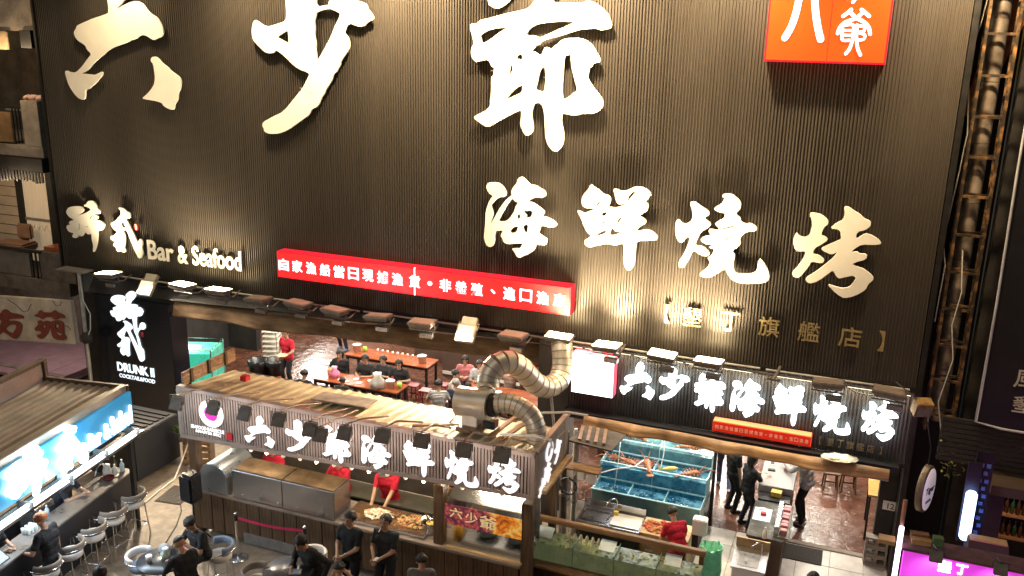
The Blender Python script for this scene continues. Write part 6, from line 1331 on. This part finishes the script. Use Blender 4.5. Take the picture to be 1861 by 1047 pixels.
t_ = thing('low_cabinet', 'dark cabinet with pale edge along the hall wall', 'cabinet', (-9.0, 6.3, 0)); b = B(); b.box(-1.6, 1.6, -.25, .25, 0, 1.0); b.obj('body', M_inwall, t_); b = B(); b.box(-1.62, 1.62, -.27, .27, 1.0, 1.03); b.obj('top', M_wood, t_); b = B(); b.box(-1.6, 1.6, -.262, -.252, .1, .2); b.obj('edge_strip', M_cream, t_)

# ================================================================== foreground street furniture
def round_table(lab, x, y, z=1.05, r=.42):
    t_ = thing('round_table', lab, 'table', (x, y, 0), 0, 'round high tables in front of the stall'); b = B(); b.lathe([(.001, z - .03), (r - .01, z - .03), (r, z - .015), (r - .01, z), (.001, z)], n=40); b.obj('table_top', mat('dark table laminate', (.05, .05, .055), .25, 0, .2, 6, rvar=0), t_); b = B(); b.cyl((0, 0, .02), (0, 0, z - .03), .035, n=12); b.obj('pedestal', M_plasb, t_); b = B(); b.lathe([(.001, 0), (.24, 0), (.24, .015), (.05, .03), (.001, .03)], n=28); b.obj('foot', M_plasb, t_)
round_table('round dark table with drinks at the left', -10.08, -5.80); round_table('round dark table in front of the plank counter', -8.0, -5.22)
M_navy = mat('blue grey stool leather', (.22, .27, .36), .5, 0, .1, 5)
make_stool('bar stool with wraparound rail left of the table with drinks', 'bar stools at the round tables', (-10.62, -5.72), 185, M_seat, M_navy)
make_stool('bar stool with blue grey back behind the table with drinks', 'bar stools at the round tables', (-9.62, -4.95), 60, M_navy, M_seat)
make_stool('bar stool at the right frame bottom of the left table', 'bar stools at the round tables', (-9.25, -6.1), -20, M_seat, M_navy)
make_stool('grey backed bar stool left of the table before the stall', 'bar stools at the round tables', (-8.55, -5.35), 175, M_back, M_seat)
make_stool('bar stool pushed behind the table before the stall', 'bar stools at the round tables', (-8.0, -4.55), 100, M_seat, M_seat)
make_stool('bar stool right of the table before the stall', 'bar stools at the round tables', (-7.25, -5.15), -10, M_back, M_seat)
small('drink_cup', 'tall pale cup on the left round table', 'cup', -10.22, -5.95, 1.05, 'cup', M_plasw, 1.4)
small('plastic_bag', 'greenish white plastic bag on the left round table', 'bag', -10.05, -5.75, 1.05, 'bag', mat('pale green bag', (.5, .62, .55), .4, 0, .2, 9, .4, 18), .7)
t_ = thing('pink_drink', 'dark cup topped with pink glowing straw tip on the left table', 'cup', (-9.83, -5.58, 1.05)); b = B(); b.lathe([(.001, 0), (.028, 0), (.036, .12), (.001, .12)], n=12); b.obj('cup', mat('dark cup', (.08, .01, .03), .3), t_); b = B(); b.ell((0, 0, .14), (.04, .04, .035), 10, 6); b.obj('topping', mat('pink foam', (.85, .2, .45), .4, emit=(1, .2, .5), es=.5), t_)
t_ = thing('grey_pouch', 'grey domed bag lying at the back of the left round table', 'bag', (-10.25, -5.55, 1.05)); b = B(); b.ell((0, 0, .0), (.13, .10, .11), 14, 8, zmin=0); b.obj('body', mat('grey pouch', (.30, .30, .31), .5), t_)
t_ = thing('card_terminal', 'white card terminal lying on the table before the stall', 'terminal', (-7.85, -5.25, 1.05), 25); b = B(); b.box(-.10, .10, -.07, .07, 0, .025); b.obj('body', M_plasw, t_, bevel=.006); b = B(); b.box(-.075, .06, -.05, .05, .026, .028); b.obj('screen', mat('grey screen', (.2, .25, .32), .2, emit=(.4, .5, .7), es=.2), t_)
# stanchions and belt
for k, (x, y) in enumerate(((-10.05, -3.95), (-8.62, -3.85))):
    t_ = thing('stanchion', ['chrome stanchion at the left end of the red belt', 'chrome stanchion at the right end of the red belt'][k], 'stanchion', (x, y, 0), 0, 'stanchions before the stall counter')
    b = B(); b.lathe([(.001, 0), (.17, 0), (.17, .015), (.14, .03), (.03, .045), (.001, .045)], n=28); b.obj('base', M_steel, t_); b = B(); b.cyl((0, 0, .045), (0, 0, .80), .028, n=14); b.obj('pole', M_chrome, t_); b = B(); b.cyl((0, 0, .80), (0, 0, .92), .036, n=14); b.obj('head', M_plasb, t_); b = B(); b.lathe([(.036, .92), (.038, .95), (.025, .965), (.001, .97)], n=14); b.obj('cap', M_chrome, t_)
t_ = B(); pts = [(-10.02 + 1.37 * u, -3.95 + .10 * u, .86 - .05 * math.sin(math.pi * u)) for u in [i / 10 for i in range(11)]]
vs = [p for q_ in pts for p in ((q_[0], q_[1], q_[2] - .025), (q_[0], q_[1], q_[2] + .025))]; t_.add(vs, [(2 * i, 2 * i + 2, 2 * i + 3, 2 * i + 1) for i in range(10)])
vs2 = [(v[0], v[1] + .004, v[2]) for v in vs]; t_.add(vs2, [(2 * i + 1, 2 * i + 3, 2 * i + 2, 2 * i) for i in range(10)])
tag(t_.obj('belt', mat('crimson belt', (.52, .02, .09), .6)), 'crimson belt stretched between the two stanchions', 'belt')
# loudspeaker on tripod
t_ = thing('tripod_stand', 'black tripod speaker stand left of the plank counter', 'speaker stand', (-10.98, -4.0, 0)); b = B(); b.cyl((0, 0, .25), (0, 0, 1.05), .02, n=8); b.obj('pole', M_plasb, t_)
for a in (90, 210, 330): b = B(); b.cyl((0, 0, .52), (.42 * math.cos(R(a)), .42 * math.sin(R(a)), .02), .014, n=6); b.obj('leg', M_plasb, t_); b = B(); b.cyl((0, 0, .3), (.25 * math.cos(R(a)), .25 * math.sin(R(a)), .22), .009, n=6); b.obj('brace', M_plasb, t_)
b = B(); b.cyl((0, 0, .50), (0, 0, .58), .035, n=10); b.obj('collar', M_chrome, t_)
t_ = thing('loudspeaker', 'black loudspeaker with glossy top on the tripod stand', 'loudspeaker', (-10.98, -4.0, 1.02), -12); b = B(); b.ext([(-.17, -.15, 0), (.17, -.15, 0), (.12, .17, 0), (-.12, .17, 0)], (0, 0, .58)); b.obj('cabinet', mat('speaker shell', (.02, .02, .022), .25, 0, .1, 12), t_, bevel=.045); b = B(); b.box(-.14, .14, -.158, -.15, .05, .52); b.obj('grille', M_black, t_, bevel=.01); b = B(); b.tube([(-.1, 0, .59), (-.08, 0, .63), (.08, 0, .63), (.1, 0, .59)], .012, 6); b.obj('handle', M_plasb, t_)
t_ = tag(B().tube([(-9.6, -3.9, .012), (-9.2, -4.1, .012), (-9.0, -4.3, .012), (-8.6, -4.25, .012), (-8.3, -4.4, .012)], .012, 5).obj('cable', M_cab), 'white cable on the ground before the plank counter', 'cable')
t_ = tag(B().tube([(-12.6, -2.6, .012), (-12.2, -3.0, .012), (-11.9, -3.5, .012), (-11.6, -4.2, .012), (-11.2, -4.6, .012), (-10.6, -4.9, .012)], .010, 5).obj('cable', M_rubber), 'black cable crossing the ground behind the bar stools', 'cable')

# ================================================================== people
TMP = bpy.data.scenes.new('tmp_remesh')
def V(*a): return Vector(a)
def ik(a, c, l1, l2, pole):
    d = c - a; L = max(1e-4, min(d.length, (l1 + l2) * .999)); dn = d.normalized(); c = a + dn * L
    x = (l1 * l1 - l2 * l2 + L * L) / (2 * L); h = math.sqrt(max(0, l1 * l1 - x * x))
    p = pole - dn * pole.dot(dn); p = p.normalized() if p.length > 1e-5 else dn.orthogonal().normalized()
    return a + dn * x + p * h, c
SKINS = [(.50, .30, .20), (.44, .25, .16), (.56, .36, .25)]
def cloth(c): 
    n = 'cloth %.3f %.3f %.3f' % c
    return mat(n, c, .85, 0, .25, 7, .5, 9)
def stripe(c1, c2, n):
    if n in MATS: return MATS[n]
    m = mat(n, c1, .85, 0, .1, 7); N = m.node_tree.nodes; L = m.node_tree.links; w = N.new('ShaderNodeTexWave'); w.bands_direction = 'Z'; w.inputs['Scale'].default_value = 9; tc = N.new('ShaderNodeTexCoord'); L.new(tc.outputs['Object'], w.inputs[0]); r = N.new('ShaderNodeValToRGB'); r.color_ramp.interpolation = 'CONSTANT'; r.color_ramp.elements[0].color = (*c1, 1); r.color_ramp.elements[1].position = .5; r.color_ramp.elements[1].color = (*c2, 1); L.new(w.outputs[0], r.inputs[0]); L.new(r.outputs[0], N['Principled BSDF'].inputs['Base Color']); return m
BLK = (.018, .018, .020); RED = (.50, .012, .035)
def person(lab, x, y, rz, top=BLK, pants=(.02, .02, .024), hair=(.015, .012, .010), h=1.72, sit=None, lean=0, hands=None, sleeve='short', hairstyle='short', head=(0, 0), skin=0, build=1.0, z=0.0, topm=None, legs=None, cap=None, shoes=(.03, .03, .03), detail=.016):
    """facing local +y; hands = (left, right) targets in metres; head = (yaw, pitch)"""
    s = h / 1.72
    o = thing('person', lab, 'person', (x, y, z), rz)
    hipz = .92 if sit is None else sit + .09
    hip = V(0, 0, hipz); lm = Matrix.Rotation(-R(lean), 3, 'X')
    def tor(v): return hip + lm @ (V(*v))
    neck = tor((0, 0, .51)); headc = neck + (lm @ V(0, .02, .15)); shl = {-1: tor((-.185 * build, 0, .455)), 1: tor((.185 * build, 0, .455))}
    C = []  # capsules a,b,r0,r1,tag
    C.append((tor((-.07, 0, .0)), tor((.07, 0, .0)), .125 * build, .125 * build, 1 if sit is None else 2))
    C.append((tor((-.05, 0, .12)), tor((.05, 0, .12)), .120 * build, .120 * build, 1)); C.append((tor((-.06, .0, .25)), tor((.06, .0, .25)), .125 * build, .125 * build, 1))
    C.append((tor((-.09, 0, .36)), tor((.09, 0, .36)), .120 * build, .120 * build, 1)); C.append((tor((-.14 * build, 0, .445)), tor((.14 * build, 0, .445)), .075, .075, 1))
    C.append((neck - lm @ V(0, 0, .06), neck + lm @ V(0, .01, .08), .055, .052, 0))
    for sx in (-1, 1):
        tg = V(*hands[0 if sx < 0 else 1]) if hands and hands[0 if sx < 0 else 1] is not None else V(sx * .27, .06, hipz - .08)
        sh = shl[sx]; el, wr = ik(sh, tg, .28, .25, V(sx * .7, -.5, -.5)); mid = sh.lerp(el, .62)
        C.append((sh, mid, .062, .058, 1)); C.append((mid, el, .044 if sleeve == 'short' else .052, .040 if sleeve == 'short' else .048, 0 if sleeve == 'short' else 1)); C.append((el, wr, .040 if sleeve == 'short' else .047, .029 if sleeve == 'short' else .040, 0 if sleeve == 'short' else 1))
        fd = (wr - el).normalized(); C.append((wr, wr + fd * .07, .032, .036, 0))
        o_h = (wr, fd, sx); C.append(o_h)
        hp = V(sx * .09, 0, hipz - .02)
        if sit is None:
            ft = V(sx * .11, .03 * sx, .07) if not legs else V(*legs[0 if sx < 0 else 1]); kn, an = ik(hp, ft, .43, .43, V(sx * .1, 1, 0))
        else:
            kn = V(sx * .13, .42, sit + .06); an = V(sx * .13, .44, max(.07, sit - .40))
        C.append((hp, kn, .088 * build, .062, 2)); C.append((kn, an, .062, .048, 2)); C.append((an - V(0, .03, .02), an + V(0, .14, -.035), .045, .036, 3))
    hm = (Matrix.Rotation(R(head[0]), 3, 'Z') @ Matrix.Rotation(-R(head[1] + lean * .6), 3, 'X'))
    def hd_(v): return headc + hm @ V(*v)
    C.append((hd_((0, -.02, .045)), hd_((0, .015, .05)), .088, .086, 0)); C.append((hd_((0, .035, -.02)), hd_((0, .045, -.065)), .066, .048, 0)); C.append((hd_((0, .10, .005)), hd_((0, .118, -.022)), .012, .017, 0))
    for sx in (-1, 1): C.append((hd_((sx * .088, .0, .01)), hd_((sx * .09, -.01, -.02)), .018, .014, 0))
    b = B(); caps = [c for c in C if len(c) == 5]
    for a_, c_, r0, r1, tg in caps:
        if (c_ - a_).length < 1e-4: continue
        b.cyl(a_, c_, r0, r1, 14)
        for p, r in ((a_, r0), (c_, r1)): b.ell(p, (r, r, r), 14, 10)
    me0 = b.mesh('tmp', [MATS['black paint']]); ob = bpy.data.objects.new('tmp', me0); TMP.collection.objects.link(ob)
    rm = ob.modifiers.new('r', 'REMESH'); rm.mode = 'VOXEL'; rm.voxel_size = detail; sm = ob.modifiers.new('s', 'SMOOTH'); sm.iterations = 2; sm.factor = .5
    
    with bpy.context.temp_override(scene=TMP, view_layer=TMP.view_layers[0]):
        dg = bpy.context.evaluated_depsgraph_get(); dg.update(); me = bpy.data.meshes.new_from_object(ob.evaluated_get(dg))
    bpy.data.objects.remove(ob); bpy.data.meshes.remove(me0)
    me.name = 'body'; me.materials.clear()
    sk = mat('skin %d' % skin, SKINS[skin], .5, 0, .08, 9)
    for m_ in (sk, topm or cloth(top), cloth(pants), cloth(shoes)): me.materials.append(m_)
    nf = len(me.polygons); ce = np.empty(nf * 3); me.polygons.foreach_get('center', ce); ce = ce.reshape(-1, 3); best = np.full(nf, 9.0); tagv = np.zeros(nf, int)
    for a_, c_, r0, r1, tg in caps:
        A_ = np.array(a_); D_ = np.array(c_) - A_; t = np.clip(((ce - A_) @ D_) / max(1e-9, D_ @ D_), 0, 1); d_ = np.linalg.norm(ce - A_ - t[:, None] * D_, axis=1) - (r0 + (r1 - r0) * t) - (.004 if tg == 1 else 0); w_ = d_ < best; best[w_] = d_[w_]; tagv[w_] = tg
    nv = len(me.vertices); vt = np.zeros(nv, int); nl = len(me.loops); lv = np.empty(nl, 'i4'); me.loops.foreach_get('vertex_index', lv)
    lt_ = np.empty(nf, 'i4'); me.polygons.foreach_get('loop_total', lt_); np.add.at(vt, lv, np.repeat(np.isin(tagv, (1, 2)).astype(int), lt_))
    co = np.empty(nv * 3, 'f4'); me.vertices.foreach_get('co', co); co = co.reshape(-1, 3); no = np.empty(nv * 3, 'f4'); me.vertex_normals.foreach_get('vector', no); no = no.reshape(-1, 3)
    sd = random.uniform(0, 50)
    for i_ in np.nonzero(vt >= 4)[0]:
        q_ = co[i_]; co[i_] = q_ + no[i_] * (noise.noise((q_[0] * 9 + sd, q_[1] * 9, q_[2] * 6)) * .016 + abs(noise.noise((q_[0] * 16, q_[1] * 16 + sd, q_[2] * 22))) * .012)
    me.vertices.foreach_set('co', co.ravel())
    me.polygons.foreach_set('material_index', tagv.astype('i4')); me.polygons.foreach_set('use_smooth', [True] * nf)
    body = place('body', me, o); body.scale = (s, s, s)
    # hands with fingers
    hb = B()
    for wr, fd, sx in [c for c in C if len(c) == 3]:
        side = fd.cross(V(0, 0, 1)); side = side.normalized() if side.length > .1 else V(1, 0, 0); up = side.cross(fd).normalized(); base = wr + fd * .085
        for k in range(4):
            L_ = (.062, .072, .068, .052)[k]; p0 = base + side * (.026 - .0175 * k) * 1.0; p1 = p0 + fd * L_ * .55 - up * .006; p2 = p1 + fd * L_ * .4 - up * L_ * .35; hb.tube([p0 - fd * .02, p1, p2], [.0095, .009, .007], 6)
        th = wr + fd * .03 + side * .03 * (1 if sx < 0 else 1); hb.tube([th, th + side * .028 + fd * .025, th + side * .034 + fd * .06 - up * .01], [.012, .011, .008], 6)
    hb.obj('fingers', sk, o).scale = (s, s, s)
    fb = B()
    for sx in (-1, 1): fb.ell(hd_((sx * .034, .094, .022)), (.013, .008, .007), 8, 5); fb.ell(hd_((sx * .034, .093, .042)), (.02, .010, .005), 8, 5)
    fb.ell(hd_((0, .094, -.055)), (.022, .008, .006), 8, 5, 1)
    fb.obj('face_features', [mat('eye and brow', (.02, .014, .012), .4), mat('lips', (.32, .12, .10), .5)], o).scale = (s, s, s)
    if hairstyle != 'none':
        hb2 = B(); rr_ = random.Random(int(abs(x * 100 + y * 37)) + 3); vs = []; n_, m_ = 22, 12
        for i in range(m_ + 1):
            ph = math.pi * i / m_
            for k in range(n_):
                t = 2 * math.pi * k / n_; dx, dy, dz = math.sin(ph) * math.cos(t), math.sin(ph) * math.sin(t), math.cos(ph)
                lim = {'short': -.42, 'long': -.95, 'bald': -.2, 'bun': -.2, 'cap': .12}[hairstyle]
                front = dy > .30
                r_ = 1.06 + rr_.uniform(-.05, .10); zz = max(dz, (.26 if front else lim) if hairstyle != 'long' else (.26 if front else -.9))
                if hairstyle == 'long' and not front and dz < -.2: r_ *= 1.05; zz = dz * 2.0
                if zz != dz: r_ *= .96
                if hairstyle == 'bald': r_ *= (.94 if dz > .45 else 1.0)
                vs.append(hd_((.098 * dx * r_, -.014 + .108 * dy * r_, .045 + .098 * zz * r_)))
        hb2.add(vs, [(i * n_ + k, i * n_ + (k + 1) % n_, (i + 1) * n_ + (k + 1) % n_, (i + 1) * n_ + k) for i in range(m_) for k in range(n_)], 0, True)
        if hairstyle == 'cap': hb2.add([hd_((-.08, .07, .06)), hd_((.08, .07, .06)), hd_((.07, .17, .045)), hd_((-.07, .17, .045))], [(0, 1, 2, 3)])
        hb2.obj('hair' if hairstyle != 'cap' else 'cap', mat('hair %.3f %.3f' % (hair[0], hair[1]), hair, .45, 0, .3, 30, .5, 60), o).scale = (s, s, s)
    return o
def held(name, lab, cat_, loc, d_, m, rz=0, rot=(0, 0, 0)):
    t_ = thing(name, lab, cat_, loc, rz); b = B(); b.box(-d_[0] / 2, d_[0] / 2, -d_[1] / 2, d_[1] / 2, 0, d_[2]); b.obj('body', m, t_, rot=rot, bevel=min(d_) * .2); return t_
# --- street
kx, ky = kw(.08, -2.48)
p_ = person('man with dyed orange hair in a printed black T-shirt at the kiosk', kx, ky, 100, BLK, hair=(.45, .14, .04), h=1.74, lean=8, hands=((-.22, .30, 1.05), (.24, .05, .80)), head=(0, 28), detail=.013)
pr_b = B()
for k in range(6): pr_b.ell((0.02 * math.sin(k * 2.1), -.128, 1.02 + k * .055), (.045 + .015 * math.sin(k * 1.7), .010, .024), 8, 5, jit=.2)
pr_b.obj('shirt_print', mat('grey print', (.45, .42, .38), .8), p_, rot=(-8, 0, 0), loc=(0, -.085, -.03))
kx, ky = kw(-1.05, -.86); person('bartender in a black T-shirt leaning over the kiosk counter', kx, ky, -80 + KR, (.03, .035, .05), h=1.70, lean=26, hands=((-.05, .52, 1.16), (.10, .50, 1.14)), head=(0, 20), skin=2)
kx, ky = kw(-.95, -2.75); person('second bartender partly hidden behind the glasses in the kiosk', kx, ky, -80 + KR, BLK, h=1.66, lean=14, hands=((-.08, .40, 1.15), (.12, .42, 1.16)), head=(0, 20))
person('person with black hair at the very bottom of the frame left', -10.05, -7.11, 20, (.10, .09, .09), h=1.68, hands=None, head=(0, 10))
person('person in black looking at a phone behind the left round table', -9.80, -5.15, 160, BLK, h=1.70, sit=.80, lean=14, hands=((-.12, .34, 1.22), (.10, .36, 1.22)), head=(0, 30), detail=.013)
person('person in a black hooded top reaching over the left round table', -9.42, -5.95, 70, BLK, h=1.66, lean=16, hands=((-.12, .48, 1.12), (.14, .46, 1.12)), sleeve='long', hairstyle='cap', hair=(.015, .015, .017), head=(0, 28), detail=.013)
held('phone', 'dark phone held over the left round table', 'phone', (-9.94, -5.68, 1.14), (.075, .15, .012), M_plasb, 60, (30, 0, 0))
person('person in a black jacket bending over the table before the stall', -7.72, -4.85, 165, BLK, h=1.74, lean=24, hands=((-.30, .10, .95), (.12, .40, 1.10)), sleeve='long', head=(0, 18), detail=.013)
person('man in black with short hair standing left before the griddle', -7.38, -4.28, 172, BLK, h=1.76, hands=((-.02, .26, 1.02), (.08, .27, 1.03)), head=(-5, 4), detail=.013, sleeve='short')
p_ = person('man in a black T-shirt smoking before the griddle', -6.80, -4.10, 176, (.022, .022, .024), h=1.74, hands=((-.02, .26, 1.02), (.08, .27, 1.03)), head=(0, -4), detail=.013, skin=1)
tag(B().cyl((-6.80, -4.285, 1.585), (-6.79, -4.37, 1.555), .0055, n=6).obj('cigarette', M_plasw), 'white cigarette in the mouth of the man before the griddle', 'cigarette')
held('phone', 'small phone in the hands of the smoking man', 'phone', (-6.83, -4.40, 1.05), (.06, .11, .01), M_plasw, 0)
person('seated man in a black cap before the smoking man', -7.05, -5.20, 30, BLK, h=1.70, sit=.52, hands=((-.15, .35, .95), (.15, .35, .95)), hairstyle='cap', hair=(.015, .015, .017), head=(0, 8), detail=.013)
person('balding man in a grey shirt seen from behind at the frame bottom', -5.80, -4.75, 20, (.16, .15, .145), h=1.60, hands=None, hairstyle='bald', head=(20, 6), detail=.013)
person('person with dark hair at the frame bottom below the door mat', .04, -2.91, 10, (.3, .28, .26), h=1.66, hands=None, head=(0, 10))
# --- cooks
person('cook in a red T-shirt behind the left half of the grill hood', -10.25, -2.35, 172, RED, h=1.70, hands=((-.16, .38, 1.06), (.18, .36, 1.05)), lean=10)
person('cook in a red T-shirt behind the right end of the grill hood', -8.75, -2.32, 172, RED, h=1.72, hands=((-.26, .42, .98), (.20, .34, 1.06)), lean=10)
person('cook in a red T-shirt chopping on the griddle', -7.72, -2.28, 184, RED, h=1.78, hands=((-.10, .52, .98), (.14, .54, 1.0)), lean=14, head=(0, 25), hairstyle='cap', hair=(.015, .015, .016), detail=.013)
person('cook in dark clothes half hidden behind the stall post', -6.32, -2.40, 176, (.05, .02, .02), h=1.70, hands=((-.30, .30, 1.05), (.22, .34, 1.05)), lean=8)
person('young cook in a red T-shirt bending over the prep bench', -2.25, -1.72, 40, RED, h=1.58, lean=26, hands=((-.12, .40, .98), (.10, .40, .98)), head=(10, 30), detail=.013)
# --- shop
person('cashier woman in black with long hair leaning at the counter', -1.40, 1.05, -55, BLK, h=1.60, hands=((-.10, .40, 1.18), (.12, .38, 1.20)), hairstyle='long', lean=4, head=(-10, 12))
person('staff member in black standing behind the cashier woman', -1.75, 1.55, -60, BLK, h=1.66, hands=None, hairstyle='long')
person('customer in a light grey jacket paying at the cash desk', -.30, 1.62, 70, (.40, .40, .39), (.02, .02, .022), h=1.74, lean=8, hands=((-.10, .45, 1.24), (.12, .44, 1.22)), sleeve='long', shoes=(.5, .5, .5))
person('person in jeans walking through the shop', -2.05, 2.55, 10, (.12, .11, .12), (.09, .13, .22), h=1.74, legs=((-.10, .12, .07), (.11, -.20, .07)), shoes=(.6, .6, .6))
# --- dining hall
p_ = person('waiter in a red T-shirt holding plates in the dining hall', -14.12, 3.55, 168, RED, h=1.72, hands=((-.22, .30, 1.05), (.24, .10, .92)), head=(0, 8))
t_ = thing('plate_stack', 'round plate of food held by the waiter', 'plate', (-14.00, 3.16, 1.08)); b = B(); b.lathe([(.08, 0), (.15, .02), (.14, .02), (.001, .012)], n=18); b.obj('plate', M_cab2, t_)
person('person in dark trousers walking at the back of the dining hall', -14.40, 6.85, 175, (.1, .1, .1), (.015, .018, .025), h=1.74, shoes=(.10, .16, .3), legs=((-.16, .05, .07), (.16, -.08, .07)))
din = [('woman with long hair resting her chin at the left of the near table', -12.55, 3.78, 190, BLK, 'long', ((.02, .16, 1.10), (.2, .3, .78)), None), ('person in black crouched over the near table', -11.72, 3.72, 180, BLK, 'short', ((-.1, .34, .8), (.12, .34, .8)), None), ('man in black seated second from the right at the near table', -11.25, 3.85, 178, (.03, .03, .034), 'short', ((-.1, .34, .85), (.12, .34, .85)), None), ('person in dark clothes at the right of the near table', -10.75, 3.78, 185, BLK, 'long', None, None),
       ('child in a black top at the near side of the near table', -11.72, 2.42, 5, BLK, 'short', ((-.1, .3, .8), (.1, .3, .8)), None), ('person with dark hair just above the stall roof edge', -12.55, 1.95, 0, BLK, 'short', None, None),
       ('woman in a red striped top at the table behind the duct', -9.30, 4.75, 200, RED, 'long', ((-.1, .3, .8), (.1, .3, .8)), ('red stripe', (.45, .05, .06), (.6, .3, .3))), ('person in a patterned pale top at the table behind the duct', -8.80, 4.60, 190, (.5, .5, .52), 'short', ((-.1, .3, .8), (.1, .3, .8)), None), ('person in white at the left of the table behind the duct', -9.15, 3.60, -80, (.62, .56, .50), 'short', ((-.1, .3, .85), (.1, .3, .85)), None),
       ('child in red with black hair before the duct table', -8.72, 3.50, 250, RED, 'short', ((.0, .2, 1.0), (.1, .3, .8)), None), ('person in a black and white striped top near the stall roof', -9.12, 2.72, 20, (.5, .5, .5), 'short', None, ('white stripe', (.03, .03, .03), (.65, .63, .6))), ('grey haired person in dark blue near the blower', -8.78, 2.95, 10, (.02, .025, .05), 'short', None, None), ('person in pale sleeves reaching over the duct table', -8.0, 4.75, 185, (.5, .36, .28), 'short', ((-.15, .45, 1.1), (.2, .4, 1.0)), None), ('person in a grey coat beside the tea urn', -7.15, 5.35, 150, (.42, .40, .37), 'short', None, None)]
for k, (lab, x, y, rz, c, hs, hn, stp) in enumerate(din):
    child = 'child' in lab
    person(lab, x, y, rz, c, h=1.36 if child else 1.66, sit=.46, lean=6, hands=hn or ((-.16, .30, .80), (.16, .30, .80)), hairstyle=hs, hair=(.28, .26, .24) if 'grey haired' in lab else (.015, .012, .010), head=(0, 14), skin=k % 3, topm=stripe(stp[1], stp[2], stp[0]) if stp else None, detail=.02)
    t_ = thing('plastic_stool', 'dark red stool under the ' + lab.split(' at ')[0].split(' near ')[0].split(' resting')[0].split(' before ')[0].split(' just ')[0].split(' reaching ')[0].split(' beside ')[0], 'stool', (x, y, 0), rz, 'dark red stools in the dining hall')
    b = B(); b.box(-.15, .15, -.15, .15, .40, .44); b.obj('seat', M_redst, t_, bevel=.012)
    for sx in (-1, 1):
        for sy in (-1, 1): b = B(); b.cyl((sx * .12, sy * .12, .40), (sx * .15, sy * .15, 0), .02, n=6); b.obj('leg', M_redst, t_)
bpy.data.scenes.remove(TMP)
bpy.context.view_layer.update()
